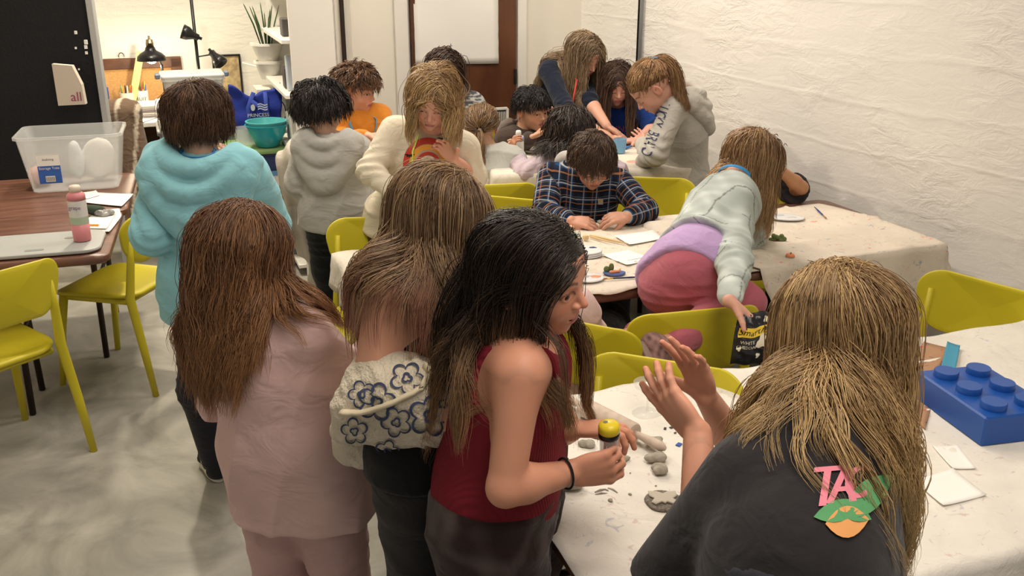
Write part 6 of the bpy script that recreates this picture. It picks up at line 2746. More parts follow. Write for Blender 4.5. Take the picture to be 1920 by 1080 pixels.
def sheet(label, pts, z, name='paper_sheet', mt=None, cat='paper', group=None, th=.0008, curl=0.004):
    """paper whose corners are photo pixels, lying at height z"""
    P = [Pz(x, y, z) for x, y in pts]
    a, b, c, d = P
    n = 8
    vs = []
    for i in range(n + 1):
        for j in range(n + 1):
            s_, t_ = i / n, j / n
            p = (a * (1 - s_) + b * s_) * (1 - t_) + (d * (1 - s_) + c * s_) * t_
            p = p + UP * (curl * ((2 * s_ - 1) ** 4 * .7 + (2 * t_ - 1) ** 4 * .4))
            vs.append(p)
    idx = np.arange((n + 1) ** 2).reshape(n + 1, n + 1)
    f = np.stack([idx[:-1, :-1], idx[1:, :-1], idx[1:, 1:], idx[:-1, 1:]], -1).reshape(-1, 4)
    nz = np.cross(b - a, d - a)[2]
    if nz < 0:
        f = f[:, ::-1]
    o = new_mesh(name, np.array(vs), f, [mt or M_PAPER], None, True, loc=tuple((a + c) / 2))
    sm = o.modifiers.new('thickness', 'SOLIDIFY')
    sm.thickness = th
    tag(o, label, cat, group)
    return o


# --- near table
a, b = Pz(1118, 775, TZN + .025), Pz(1190, 812, TZN + .025)
d = nrm(b - a)
t = thing('rolling_pin', 'wooden rolling pin smeared with clay, lying across the near canvas', 'rolling pin', a * V(1, 1, 0) + UP * TZN)
RPM = mat('clay_stained_wood', (.62, .50, .40), rough=.6, noise=.2, nscale=40)
R3 = np.array([np.cross(UP, d), UP, d])
b2 = a + d * np.linalg.norm(b - a)
bb = np.array([nrm(np.cross(UP, d)), np.cross(d, nrm(np.cross(UP, d))), d])
m = MB()
m.lathe([(0.0, 0), (.022, 0), (.0245, .004), (.0245, .176), (.022, .180), (0, .180)], b2 - d * .18, bb, 26)
m.build('roller', [RPM], t, smooth=True, angle=35)
for (o_, L_) in ((b2, 1), (b2 - d * .18, -1)):
    m = MB()
    m.lathe([(.008, 0), (.008, .012), (.0095, .03), (.012, .06), (.0115, .085), (.006, .096), (0, .098)], o_, bb * np.array([[1], [1], [L_]]), 16)
    m.build('handle', [RPM], t, smooth=True)
lump('clay_lump', 'grey clay lump stuck on the rolling pin handle', Pz(1229, 834, TZN), .019, 3)
for i, (px, py, r, sd, lb) in enumerate(((1230, 866, .019, 4, 'upper of two torn grey clay lumps near the raised hands'), (1240, 888, .020, 5, 'lower of two torn grey clay lumps near the raised hands'),
                                         (1066, 916, .030, 6, 'large grey clay lump below the wrist of the girl in maroon'), (1170, 862, .013, 7, 'small grey clay lump behind the hand with the toothpick jar'),
                                         (1702, 884, .024, 8, 'smooth grey clay lump at the tips of the blond hair'), (1100, 836, .016, 9, 'pale clay lump under the long dark hair of the girl in maroon'))):
    lump('clay_lump', lb, Pz(px, py, TZN), r, sd)
for i, (px, py, r, lb) in enumerate(((1145, 940, .0055, 'tiny clay crumb on the near canvas, lowest left'), (1182, 900 - 12, .003, 'tiny clay crumb right of the clay shavings'), (1230, 912, .0028, 'tiny clay crumb under the two clay lumps'), (1181, 928, .004, 'tiny clay crumb left of the textured clay disc'))):
    lump('clay_crumb', lb, Pz(px, py, TZN), r, 20 + i)
for (x0, y0, x1, y1, r, lb) in ((1140, 915, 1158, 924, .0028, 'long thin dark clay shaving on the near canvas'), (1136, 917, 1115, 923, .0024, 'pale thin clay shaving at the lower left of the near canvas'), (1139, 925, 1116, 927, .002, 'lowest thin clay shaving'), (1135, 918, 1142, 922, .002, 'short clay shaving beside the long dark one')):
    a, b = Pz(x0, y0, TZN + .002), Pz(x1, y1, TZN + .002)
    tubething('clay_shaving', lb, 'clay', np.array([a, (a + b) / 2 + UP * .002, b]), [r * .5, r, r * .4], [M_CLAY], None, 7)
# textured clay disc with a butterfly shaped slab
c = Pz(1244, 942, TZN)
t = thing('clay_disc', 'round textured clay disc with a smooth butterfly-shaped piece on top', 'clay', c)
m = MB()
vv, ff = slab(np.array([(cos(a) * .040 * (1 + .03 * sin(5 * a)), sin(a) * .040 * (1 + .03 * cos(3 * a))) for a in np.linspace(0, 2 * pi, 40, endpoint=False)]), 0, .007, bev=.003)
m.add(c + vv, ff)
m.build('disc', [mat('textured_clay', (.33, .29, .23), rough=.95, bump=1.0, bscale=350, bdist=.006, noise=.5, nscale=160)], t, smooth=True)
m = MB()
bt = [(0, .018), (.012, .026), (.030, .028), (.030, .010), (.020, .0), (.028, -.014), (.020, -.024), (.006, -.014), (0, -.020), (-.006, -.014), (-.020, -.024), (-.028, -.014), (-.020, .0), (-.030, .010), (-.030, .028), (-.012, .026)]
vv, ff = slab(np.array(bt)[:, :2], .0072, .0125, bev=.003)
m.add(c + vv, ff)
m.build('butterfly_shape', [mat('smooth_clay', (.50, .45, .37), rough=.8)], t, smooth=True)
# little flat scraps
for (px, py, w_, h_, a, col, lb) in ((1273, 834, .016, .011, .6, (.02, .08, .35), 'small blue rectangle scrap on the near canvas'), (1262, 801, .020, .007, .2, (.02, .03, .05), 'dark foil scrap above the blue scrap'), (1275, 808, .010, .004, .2, (.02, .03, .05), 'small dark foil scrap right of the larger one'),
                                      (1247, 804, .010, .006, .9, (.03, .03, .05), 'tiny dark foil scrap left of the larger one'), (1266, 812, .007, .004, .4, (.03, .03, .05), 'tiny dark scrap just above the blue scrap')):
    c = Pz(px, py, TZN)
    m = MB()
    m.box(c + UP * .001, (w_, h_, .0015), np.array([AX * cos(a) + BX * sin(a), -AX * sin(a) + BX * cos(a), UP]))
    tag(m.build('paper_scrap', [mat('scrap_%d_%d' % (int(col[0] * 100), int(col[2] * 100)), col, rough=.5)], loc=tuple(c)), lb, 'scrap')
# clear coupe glass
M_THIN = mat('thin_clear_plastic', (.9, .9, .88), rough=.08, alpha=.20, spec=.9)
c = Pz(1213, 776, TZN)
t = thing('coupe_glass', 'clear empty coupe glass standing on the near canvas behind the fingertips', 'glass', c)
m = MB()
m.lathe([(.0, .0), (.037, .0), (.038, .0015), (.010, .004), (.004, .009), (.0032, .02), (.0032, .055), (.006, .062)], c, None, 40)
m.build('foot', [M_THIN], t, smooth=True)
m = MB()
m.lathe([(.0, .0605), (.006, .062), (.022, .066), (.034, .076), (.0375, .088), (.0365, .088), (.033, .0775), (.021, .068), (.0, .0635)], c, None, 40, close=True)
m.build('bowl', [M_THIN], t, smooth=True)
# toothpick jar held by the girl in maroon
c = J(1142, 824, 1.535)
ax_ = nrm(V(-.05, -.12, 1))
e1 = nrm(np.cross(ax_, V(0, 1, 0)))
RJ = np.array([e1, np.cross(ax_, e1), ax_])
t = thing('toothpick_jar', 'clear jar of toothpicks with yellow and black lid held by the girl in maroon', 'jar', c)
m = MB()
m.lathe([(0, -.042), (.0165, -.042), (.0175, -.040), (.0175, .010), (.016, .010), (.016, -.039), (0, -.039)], c, RJ, 30)
m.build('jar_body', [M_CLEAR], t, smooth=True, angle=40)
m = MB()
m.lathe([(.0175, .006), (.0195, .008), (.0195, .017), (.0185, .018)], c, RJ, 30)
m.build('lid_ring', [M_BLACK], t, smooth=True)
m = MB()
m.lathe([(.0190, .017), (.0198, .020), (.0195, .029), (.017, .034), (.010, .0365), (0, .037)], c, RJ, 30)
m.build('lid', [mat('yellow_lid', (.80, .62, .03), rough=.3)], t, smooth=True)
m = MB()
flat(m, [c + (V(x * .005 + .006, y * .0045 - .002, .0372)) @ RJ for x, y in [(cos(a), sin(a)) for a in np.linspace(0, 2 * pi, 6)[:-1]]])
m.build('lid_mark', [M_BLACK], t)
m = MB()
rs = np.random.RandomState(2)
for k in range(34):
    x, y, x2, y2 = rs.uniform(-.0105, .0105, 4)
    m.tube([c + V(x, y, -.038) @ RJ, c + V(x2, y2, .006) @ RJ], .0009, 4)
m.build('toothpicks', [mat('toothpick_wood', (.72, .52, .32), rough=.7)], t)

# large blue toy brick box at the right edge
BLUE = mat('blue_brick_plastic', (.010, .075, .33), rough=.35, spec=.5, bump=.04, bscale=300)
c0 = Pz(1711, 745, TZN + .0)
t = thing('toy_brick_box', 'large royal blue toy brick shaped box with round studs at right edge', 'box', c0)
dA = nrm(Pz(1785, 799, TZN) - Pz(1711, 745, TZN))
dB = V(-dA[1], dA[0], 0)
RB = np.array([dA, dB, UP])
cb = c0 + dA * .135 + dB * .10
m = MB()
m.box(cb + UP * .038, (.27, .20, .076), RB, 0, .004)
m.build('box_body', [BLUE], t)
for ix in range(3):
    for iy in range(2):
        m = MB()
        sc_ = cb + dA * (-.090 + .090 * ix) + dB * (-.047 + .094 * iy) + UP * .076
        m.lathe([(.030, 0), (.030, .015), (.0285, .017), (0, .017)], sc_, None, 28)
        m.build('stud', [BLUE], t, smooth=True, angle=40)
# cardboard pieces with paint, blue paper, white papers on the right of the near table
CB = canvas_mat('painted_cardboard', 9, ((.55, .08, .12), (.08, .07, .16), (.05, .30, .36)), .9, (.46, .27, .155))
for (pts, z, lb) in (([(1690, 700), (1732, 642), (1785, 655), (1745, 712)], TZN + .002, 'brown cardboard with teal and red paint behind the blue brick box'),
                      ([(1660, 745), (1700, 705), (1752, 742), (1735, 806)], TZN + .003, 'brown cardboard with paint smears between the hair and blue brick box')):
    sheet(lb, pts, z, 'cardboard_piece', CB, 'cardboard', None, .003, .003)
TEALP = mat('teal_paper', (.05, .28, .42), rough=.6)
sheet('teal painted paper scrap leaning behind the blue brick box', [(1764, 690), (1776, 642), (1800, 650), (1790, 700)], TZN + .010, 'paper_scrap', TEALP, 'paper')
sheet('white paper with printed lines at lower right edge', [(1748, 838), (1795, 836), (1830, 880), (1786, 880)], TZN + .002)
sheet('white paper with a folded corner at bottom right', [(1712, 902), (1786, 880), (1850, 930), (1768, 950)], TZN + .003)
sheet('small white paper under the smooth clay lump', [(1670, 898), (1722, 880), (1738, 892), (1712, 908)], TZN + .002)
c = Pz(1716, 832, TZN)
m = MB()
m.box(c + UP * .004, (.035, .018, .006), RA, 0, .001)
tag(m.build('black_scrap', [M_BLACK], loc=tuple(c)), 'small black torn piece right of the blond hair tips', 'scrap')

# --- middle table
for pts, lb in (([(1152, 443), (1225, 432), (1243, 448), (1180, 460)], 'white paper in front of the plaid boy, farther of two stacks'), ([(1128, 478), (1178, 470), (1216, 482), (1158, 492)], 'white paper near the denim jacket, nearer of two stacks'),
                ([(1160, 492), (1214, 478), (1222, 486), (1176, 498)], 'corner of a white paper beneath the nearer white paper'), ([(1385, 452), (1412, 450), (1448, 466), (1390, 476)], 'white paper beside the green clay cactus'),
                ([(1378, 425), (1412, 410), (1432, 424), (1402, 434)], 'white paper under the hair of the denim jacket girl')):
    sheet(lb, pts, TZM + .004, mt=M_PAPER)


def palette(px, py, rx, ry, rot, lb, blobs, z=TZM + .004, hh=.006, stack=1):
    c = Pz(px, py, z)
    t = thing('paint_palette', lb, 'palette', c)
    out = np.array([(rx * cos(a), ry * sin(a)) for a in np.linspace(0, 2 * pi, 36, endpoint=False)])
    q = np.array([[cos(rot), sin(rot)], [-sin(rot), cos(rot)]])
    m = MB()
    for k in range(stack):
        vv, ff = slab(out @ q, k * hh * 1.3, k * hh * 1.3 + hh, bev=.003)
        m.add(c + vv, ff)
    m.build('plate', [mat('palette_plastic', (.74, .74, .74), rough=.35)], t, smooth=True)
    for (bx, by, br, colr, nm) in blobs:
        m = MB()
        rs = np.random.RandomState(int(abs(bx) * 1000) + 3)
        oo = np.array([(br * (1 + .3 * rs.uniform(-1, 1)) * cos(a), br * .6 * (1 + .3 * rs.uniform(-1, 1)) * sin(a)) for a in np.linspace(0, 2 * pi, 14, endpoint=False)])
        top_ = hh * (1 + 1.3 * (stack - 1))
        vv, ff = slab(oo + np.array([bx, by]) @ q, top_ - .0005, top_ + .0015, bev=.001, rings=2)
        m.add(c + vv, ff)
        m.build('paint_blob', [mat('paint_' + nm, colr, rough=.35)], t, smooth=True)
    return t


palette(1100, 478, .060, .052, .3, 'stack of white plastic palettes with dark blue paint beside the dark hair', [(.03, .015, .014, (.03, .05, .15), 'navy'), (-.02, .02, .012, (.25, .3, .42), 'slate'), (-.015, -.02, .010, (.05, .05, .1), 'ink')], stack=3)
palette(1102, 522, .058, .048, .1, 'white palette with an orange paint blob at the table front edge', [(.028, .0, .020, (.85, .30, .12), 'orange'), (-.02, .005, .026, (.45, .43, .36), 'drygrey'), (-.01, .03, .010, (.12, .25, .08), 'green')])
palette(1400, 484, .050, .036, .2, 'small white palette with blue, teal and red paint beside the denim sleeve', [(.012, .012, .011, (.12, .2, .5), 'blue'), (.024, -.002, .012, (.2, .38, .46), 'teal'), (.0, -.014, .014, (.62, .22, .2), 'red'), (-.025, -.008, .008, (.75, .5, .1), 'yellow')])
palette(1470, 408, .085, .050, -.3, 'large white palette with pale washed paint near the wall end', [(-.02, .01, .02, (.55, .62, .66), 'pale'), (.03, -.01, .018, (.66, .66, .66), 'haze')], z=TZM + .018)
# blue clay pond with green plants and an orange creature
c = Pz(1152, 514, TZM + .002)
t = thing('clay_model', 'painted clay model, blue base with two green plants and orange creature', 'clay model', c)
m = MB()
out = np.array([(.040 * cos(a) * (1 + .08 * sin(3 * a)), .026 * sin(a)) for a in np.linspace(0, 2 * pi, 30, endpoint=False)])
vv, ff = slab(out, 0, .008, bev=.003)
m.add(c + vv, ff)
m.build('base', [mat('blue_clay', (.10, .14, .32), rough=.8, bump=.4, bscale=120)], t, smooth=True)
GC = mat('green_clay', (.13, .17, .06), rough=.85, bump=.5, bscale=150)
for (dx, dy, hh, ww) in ((-.030, .004, .022, .012), (-.012, .012, .030, .011)):
    F = Field()
    F.ell(c + V(dx, dy, hh * .5 + .006), V(ww * .75, ww * .55, hh * .55), k=.004)
    F.ell(c + V(dx + ww * .5, dy, hh * .55 + .006), V(ww * .5, ww * .45, hh * .45), k=.004)
    v, f = surf(F, c + V(dx, dy, 0) - .04, c + V(dx, dy, 0) + .055, .0022, refine=0)
    new_mesh('plant', v, f, [GC], None, True, parent=t)
F = Field()
F.cone(c + V(-.014, -.012, .012), c + V(.014, -.006, .013), .006, .005, k=.003)
F.cone(c + V(.014, -.006, .013), c + V(.020, .0, .019), .004, .003, k=.003)
v, f = surf(F, c - .04, c + .05, .002, refine=0)
new_mesh('creature', v, f, [mat('orange_clay', (.72, .28, .13), rough=.8)], None, True, parent=t)
# green knobbly cactus cluster, orange pumpkin
c = Pz(1458, 455, TZM + .003)
t = thing('clay_cactus', 'cluster of green clay cactus knobs on a brown base on the middle table', 'clay model', c)
F = Field()
rs = np.random.RandomState(4)
for (dx, dz) in ((-.026, .010), (-.018, .028), (-.006, .022), (.004, .018), (.014, .026), (.024, .016), (-.014, .012), (.012, .010)):
    F.ell(c + V(dx, rs.uniform(-.006, .006), dz), V(.0095, .009, .0095), k=.003)
v, f = surf(F, c - .045, c + .05, .0022, refine=0)
new_mesh('cactus_knobs', v, f, [GC], None, True, parent=t)
m = MB()
vv, ff = slab(np.array([(.032 * cos(a), .018 * sin(a)) for a in np.linspace(0, 2 * pi, 20, endpoint=False)]), 0, .010, bev=.003)
m.add(c + vv, ff)
m.build('base', [mat('brown_clay', (.17, .09, .06), rough=.85)], t, smooth=True)
c = Pz(1481, 486, TZM + .003)
t = thing('clay_pumpkin', 'small clay pumpkin painted orange on top beside the green cactus', 'clay model', c)
m = MB()
n_ = 36
prof = [(0, .0), (.012, .0), (.0165, .006), (.0175, .012)]
prof2 = [(.0175, .012), (.0155, .019), (.009, .0225), (.003, .020), (0, .020)]
m.lathe(prof, c, None, 30)
m.build('body_lower', [M_CLAY], t, smooth=True)
m = MB()
m.lathe(prof2, c, None, 30)
m.build('body_upper', [mat('orange_paint', (.78, .27, .12), rough=.5)], t, smooth=True)
m = MB()
m.tube([c + UP * .018, c + V(.002, 0, .027)], [.0025, .0018], 8)
m.build('stalk', [GC], t, smooth=True)


def brush(x0, y0, x1, y1, lb, hc=(.02, .02, .03), fc=(.6, .45, .2), z=TZM + .007, r=.0035, lift=0.0, cat='paintbrush'):
    a, b = Pz(x0, y0, z), Pz(x1, y1, z)
    b = b + UP * lift
    d = nrm(b - a)
    L_ = np.linalg.norm(b - a)
    t = thing('paintbrush', lb, 'paintbrush', a)
    m = MB()
    m.tube([a, a + d * L_ * .3, a + d * L_ * .72], [r * .45, r, r * .8], 10)
    m.build('handle', [mat('brush_%d_%d_%d' % tuple(int(k * 99) for k in hc), hc, rough=.35)], t, smooth=True)
    m = MB()
    m.tube([a + d * L_ * .72, a + d * L_ * .88], [r * .85, r * .8], 10)
    m.build('ferrule', [mat('ferrule_%d' % int(fc[0] * 99), fc, rough=.3, metal=.8)], t, smooth=True)
    m = MB()
    m.tube([a + d * L_ * .88, a + d * L_ * .94, b], [r * .8, r * .85, r * .2], 8)
    m.build('bristles', [mat('bristle', (.35, .16, .09), rough=.9)], t, smooth=True)
    return t


brush(1205, 519, 1128, 523, 'paintbrush with golden ferrule along the front edge of the middle table', (.03, .04, .07), (.75, .5, .12))
brush(1380, 463, 1472, 473, 'long black paintbrush below the white paper by the green cactus', (.012, .012, .015), (.25, .2, .2))
brush(1562, 458, 1488, 446, 'paintbrush with a brown tip right of the green cactus', (.05, .035, .035), (.3, .2, .16))
brush(1452, 424, 1402, 431, 'short paintbrush with a dark handle near the washed palette', (.03, .04, .06), (.55, .4, .2))
brush(1527, 388, 1550, 410, 'blue handled brush lying on the red splashes', (.02, .05, .22), (.5, .3, .2), z=TZM + .022)
WOODT = mat('tool_wood', (.68, .50, .26), rough=.6)
for (x0, y0, x1, y1, r, lb) in ((1106, 441, 1178, 457, .0055, 'thick wooden clay tool on the middle table'), (1104, 443, 1149, 455, .0035, 'thin pale wooden clay tool in front of the thick one')):
    a, b = Pz(x0, y0, TZM + .008), Pz(x1, y1, TZM + .008)
    tubething('clay_tool', lb, 'clay tool', np.array([a, a * .8 + b * .2, a * .3 + b * .7, b]), [r * .6, r, r * .9, r * .3], [WOODT])
c = Pz(1098, 449, TZM + .004)
m = MB()
m.box(c + UP * .009, (.022, .018, .018), RA, 0, .003)
tag(m.build('wooden_block', [WOODT], loc=tuple(c), smooth=False), 'small wooden block beside the clay tools', 'block')
lump('clay_piece', 'grey clay piece pinched between the fingers of the plaid boy', Pz(1128, 420, TZM + .010), .016, 41)
lump('clay_figure', 'small peach painted clay figure standing left of the plaid boy', Pz(1022, 408, TZM), .017, 42, mat('peach_clay', (.75, .38, .24), rough=.8), sq=1.6)
lump('clay_figure', 'orange and pale clay figure just above the dark hair', Pz(1071, 432, TZM), .016, 43, mat('peach_clay', (.75, .38, .24), rough=.8), sq=1.4)
lump('clay_figure', 'green and white speckled clay figure beside the wooden block', Pz(1079, 447, TZM), .018, 44, mat('speckled_clay', (.5, .58, .48), rough=.8, noise=.5, nscale=120), sq=1.4)
lump('clay_scrap', 'thin orange clay scrap near the lilac shirt', Pz(1200, 505, TZM), .008, 45, mat('peach_clay', (.75, .38, .24), rough=.8), sq=.4)
m = MB()

# --- back table things
def bottle(px, py, z, lb, body, cap, r=.030, h=.11, Y=None, band=None):
    c = Pz(px, py, z) if Y is None else J(px, py, Y)
    t = thing('paint_bottle', lb, 'bottle', c)
    m = MB()
    m.lathe([(0, 0), (r * .95, 0), (r, .004), (r, h * .82), (r * .9, h * .9), (r * .45, h * .96), (r * .42, h)], c, None, 24)
    m.build('bottle_body', [body], t, smooth=True, angle=50)
    if band:
        m = MB()
        m.lathe([(r * 1.02, h * .66), (r * 1.03, h * .67), (r * 1.03, h * .84), (r * .95, h * .88)], c, None, 24)
        m.build('colour_band', [band], t, smooth=True)
    m = MB()
    m.lathe([(r * .5, h * .98), (r * .52, h * 1.0), (r * .48, h * 1.16), (r * .3, h * 1.2), (0, h * 1.2)], c, None, 18)
    m.build('cap', [cap], t, smooth=True)
    return t


WPL = mat('white_plastic', (.72, .71, .68), rough=.4)
bottle(972, 287, 0, 'white paint bottle with pale blue band held up beside the brown jacket', WPL, WPL, .029, .10, 4.98, mat('pale_blue_plastic', (.22, .32, .56), rough=.4))
bottle(648, 268, .77, 'cream glue bottle with a white nozzle in front of the orange t-shirt', WPL, WPL, .031, .09, None, mat('cream_plastic', (.70, .62, .36), rough=.4))
c = Pz(1162, 286, TZB)
t = thing('plastic_cup', 'translucent pale blue plastic cup on the back table', 'cup', c)
m = MB()
m.lathe([(0, 0), (.028, 0), (.036, .075), (.0345, .075), (.0265, .003), (0, .003)], c, None, 26)
m.build('cup_wall', [mat('blue_clear_plastic', (.22, .50, .72), rough=.2, alpha=.55)], t, smooth=True, angle=50)
lump('clay_piece', 'grey clay ball under the hands at the back table', Pz(1147, 267, TZB), .022, 51)
lump('clay_piece', 'flat clay piece on the back table below the blue cup', Pz(1152, 300, TZB), .016, 52, sq=.4)
for (x0, y0, x1, y1, col, lb) in ((1163, 266, 1182, 268, (.05, .25, .6), 'light blue marker nearest the blue t-shirt'), (1172, 278, 1184, 274, (.04, .2, .55), 'short blue marker beside the grey sleeve'), (1160, 270, 1172, 276, (.6, .6, .6), 'pale thin tool between the blue markers'), (1150, 266, 1166, 263, (.05, .05, .06), 'thin black tool by the clay ball')):
    a, b = Pz(x0, y0, TZB + .008), Pz(x1, y1, TZB + .008)
    tubething('marker_pen', lb, 'pen', np.array([a, b]), .006, [mat('pen_%d_%d' % (int(col[0] * 99), int(col[2] * 99)), col, rough=.4)])
c = Pz(1000, 285, TZB)
t = thing('clay_bowl', 'shallow dark dish on the back table behind the held paint bottle', 'dish', c)
m = MB()
m.lathe([(0, .002), (.05, .002), (.062, .016), (.060, .018), (.048, .006), (0, .006)], c, None, 26)
m.build('dish', [mat('grey_dish', (.30, .27, .24), rough=.6)], t, smooth=True)

# --- snack bag in the hand of the girl in the denim jacket
c = J(1414, 634, 2.58)
t = thing('snack_bag', 'black popcorn snack bag with yellow name band held beside the yellow chair', 'snack bag', c)
e1 = nrm(V(1, .12, -.05))
e2 = nrm(V(.12, .25, 1))
n_ = np.cross(e1, e2)
nu, nv = 18, 24
vs = []
for sgn in (1, -1):
    for i in range(nu + 1):
        for j in range(nv + 1):
            x, y = i / nu * 2 - 1, j / nv * 2 - 1
            w_ = .062 * (1 - .12 * max(0, y) ** 2)
            puff = .022 * max(0, (1 - x ** 4)) * max(0, (1 - abs(y) ** 5)) ** .7
            wr = .0025 * sin(x * 14 + y * 9) * (abs(y) > .3) + .002 * sin(y * 17 + x * 5)
            vs.append(c + e1 * x * w_ + e2 * (y * .078 + .003 * sin(x * 6)) + n_ * sgn * (puff + wr * (puff > .004) + .0006))
vs = np.array(vs)
idx = np.arange((nu + 1) * (nv + 1)).reshape(nu + 1, nv + 1)
f1 = np.stack([idx[:-1, :-1], idx[1:, :-1], idx[1:, 1:], idx[:-1, 1:]], -1).reshape(-1, 4)
f = np.concatenate([f1, f1[:, ::-1] + (nu + 1) * (nv + 1)])
BAGM = mat('black_foil', (.012, .013, .016), rough=.28, spec=.6)
bagn = new_mesh('bag_body', vs, f, [BAGM], None, True, parent=t)


def bagpt(x, y, off=.0012):
    puff = .022 * max(0, (1 - x ** 4)) * max(0, (1 - abs(y) ** 5)) ** .7
    nn_ = n_ if n_[1] < 0 else -n_
    wr = .0025 * sin(x * 14 + y * 9) * (abs(y) > .3) + .002 * sin(y * 17 + x * 5)
    sg = 1 if n_[1] < 0 else -1
    w_ = .062 * (1 - .12 * max(0, y) ** 2)
    return c + e1 * x * w_ + e2 * (y * .078 + .003 * sin(x * 6)) + nn_ * (puff + wr * (puff > .004) + .0006 + off)


def bagpatch(nm, x0, x1, y0, y1, mt, off=.0012, skew=.12):
    g = 10
    vv = [bagpt(x0 + (x1 - x0) * i / g, y0 + (y1 - y0) * j / g + skew * (x0 + (x1 - x0) * i / g), off) for i in range(g + 1) for j in range(g + 1)]
    ix = np.arange((g + 1) ** 2).reshape(g + 1, g + 1)
    ff = np.stack([ix[:-1, :-1], ix[1:, :-1], ix[1:, 1:], ix[:-1, 1:]], -1).reshape(-1, 4)
    new_mesh(nm, np.array(vv), ff, [mt], None, True, parent=t)


def bagtext(nm, s_, x, y, size, mt, off=.002, shear=0., skew=.12):
    v, ff = text_geo(s_, size)
    new_mesh(nm, np.array([bagpt(x + (p[0] + p[1] * shear) / .062, y + p[1] / .078 + skew * (x + p[0] / .062), off) for p in v]), ff, [mt], None, False, parent=t)


YEL = mat('bag_yellow', (.82, .58, .05), rough=.4)
bagpatch('name_band', -.88, .95, .12, .48, YEL)
bagtext('name_lettering', 'Smartfood', .03, .30, .026, M_BLACK, .0022, .2)
CRM = mat('bag_cream', (.78, .72, .55), rough=.6)
bagtext('flavour_lettering', 'WHITE', -.42, -.08, .0135, CRM)
bagtext('flavour_lettering', 'CHEDDAR', -.42, -.26, .0125, CRM)
for (x, y, r) in ((.30, -.10, .020), (.52, -.02, .014), (.12, -.62, .007), (-.78, -.42, .006), (.55, -.5, .009), (.35, .72, .009)):
    g = 12
    vv = [bagpt(x, y, .004)] + [bagpt(x + r * (1 + .3 * sin(3 * a + x * 9)) * cos(a) / .062, y + r * (1 + .3 * sin(3 * a + x * 9)) * sin(a) / .078, .0018) for a in np.linspace(0, 2 * pi, g, endpoint=False)]
    new_mesh('popcorn_print', np.array(vv), [(0, 1 + k, 1 + (k + 1) % g) for k in range(g)], [CRM], None, True, parent=t)
# ------------------------------------------------------------------ the studio corner at left
def lab(m, c, right, up, w, h, mi=0, off=0.0):
    n = np.cross(right, up)
    m.add(np.array([c + right * x * w / 2 + up * y * h / 2 + n * off for x, y in ((-1, -1), (1, -1), (1, 1), (-1, 1))]), [(0, 1, 2, 3)], mi)


PRINT_GREY = mat('print_dark', (.08, .08, .09), rough=.8)
# pinboard on the alcove wall
t = thing('pinboard', 'cork pinboard with a dark brown wooden frame behind the desk', 'pinboard', awallpt(250, 180) * V(1, 1, 0) + UP * .9)
p0, p1 = awallpt(150, 112), awallpt(338, 107)
zt = p1[2]
L_ = (p1 - p0) @ AX
cc = p0 + AX * L_ / 2
cc[2] = zt
m = MB()
m.box(cc - UP * .34 - BX * .012, (L_, .012, .64), RA)
m.build('cork', [mat('cork', (.62, .34, .13), rough=.95, noise=.2, nscale=90)], t)
FR = wood_mat('pinboard_frame_wood', (.08, .03, .015), (.16, .06, .03), (6, 6, 6), .5)
for (dx, dz, sx, sz) in ((0, -.03, L_, .075), (L_ / 2 - .035, -.34, .075, .68), (-L_ / 2 + .035, -.34, .075, .68), (0, -.66, L_, .06)):
    m = MB()
    m.box(cc + AX * dx + UP * dz - BX * .022, (sx, .03, sz), RA, 0, .004)
    m.build('frame_rail', [FR], t)
m = MB()
pp = awallpt(228, 107, .02)
th = np.linspace(0, pi, 9)
m.tube([pp + AX * cos(a) * .02 + UP * sin(a) * .03 for a in th], .003, 6)
m.build('hanging_ring', [M_BLACK], t)
# desk
d0 = Pz(242, 232, .75) * V(1, 1, 0)
DL = 1.35
t = thing('desk', 'white desk top on grey panel legs under the pinboard', 'desk', d0 + AX * .6 + BX * .3)
m = MB()
m.box(d0 + AX * (DL / 2 - .35) + BX * .31 + UP * .735, (DL + .3, .62, .03), RA, 0, .003)
m.build('desk_top', [M_WHITE], t)
for x in (.03, DL - .2):
    m = MB()
    m.box(d0 + AX * x + BX * .31 + UP * .36, (.03, .58, .72), RA, 0, .002)
    m.build('side_panel', [M_GREY], t)
m = MB()
m.box(d0 + AX * (DL / 2 - .1) + BX * .45 + UP * .40, (DL - .26, .02, .62), RA)
m.build('back_panel', [mat('brown_panel', (.10, .05, .025), rough=.6)], t)
# things on the desk
DZ = .752


def dk(px, py, z=DZ):
    return Pz(px, py, z)


def cyl(name, label, cat, c, prof, mt, n=24, group=None, ang=45):
    m = MB()
    m.lathe(prof, c, None, n)
    return tag(m.build(name, [mt], loc=tuple(c), smooth=True, angle=ang), label, cat, group)


def cup(c, r, h, lb, mt, pens, lettering=None):
    t = thing('pencil_cup', lb, 'cup', c)
    m = MB()
    m.lathe([(0, 0), (r, 0), (r * 1.02, h), (r * .94, h), (r * .92, .006), (0, .006)], c, None, 24)
    m.build('cup_wall', [mt], t, smooth=True, angle=45)
    if lettering:
        m = MB()
        text_on(m, lettering, c + V(.1 * r, -r * 1.03, h * .55), V(1, .05, 0), UP, .035, .002)
        m.build('printed_label', [PRINT_GREY], t)
    return t


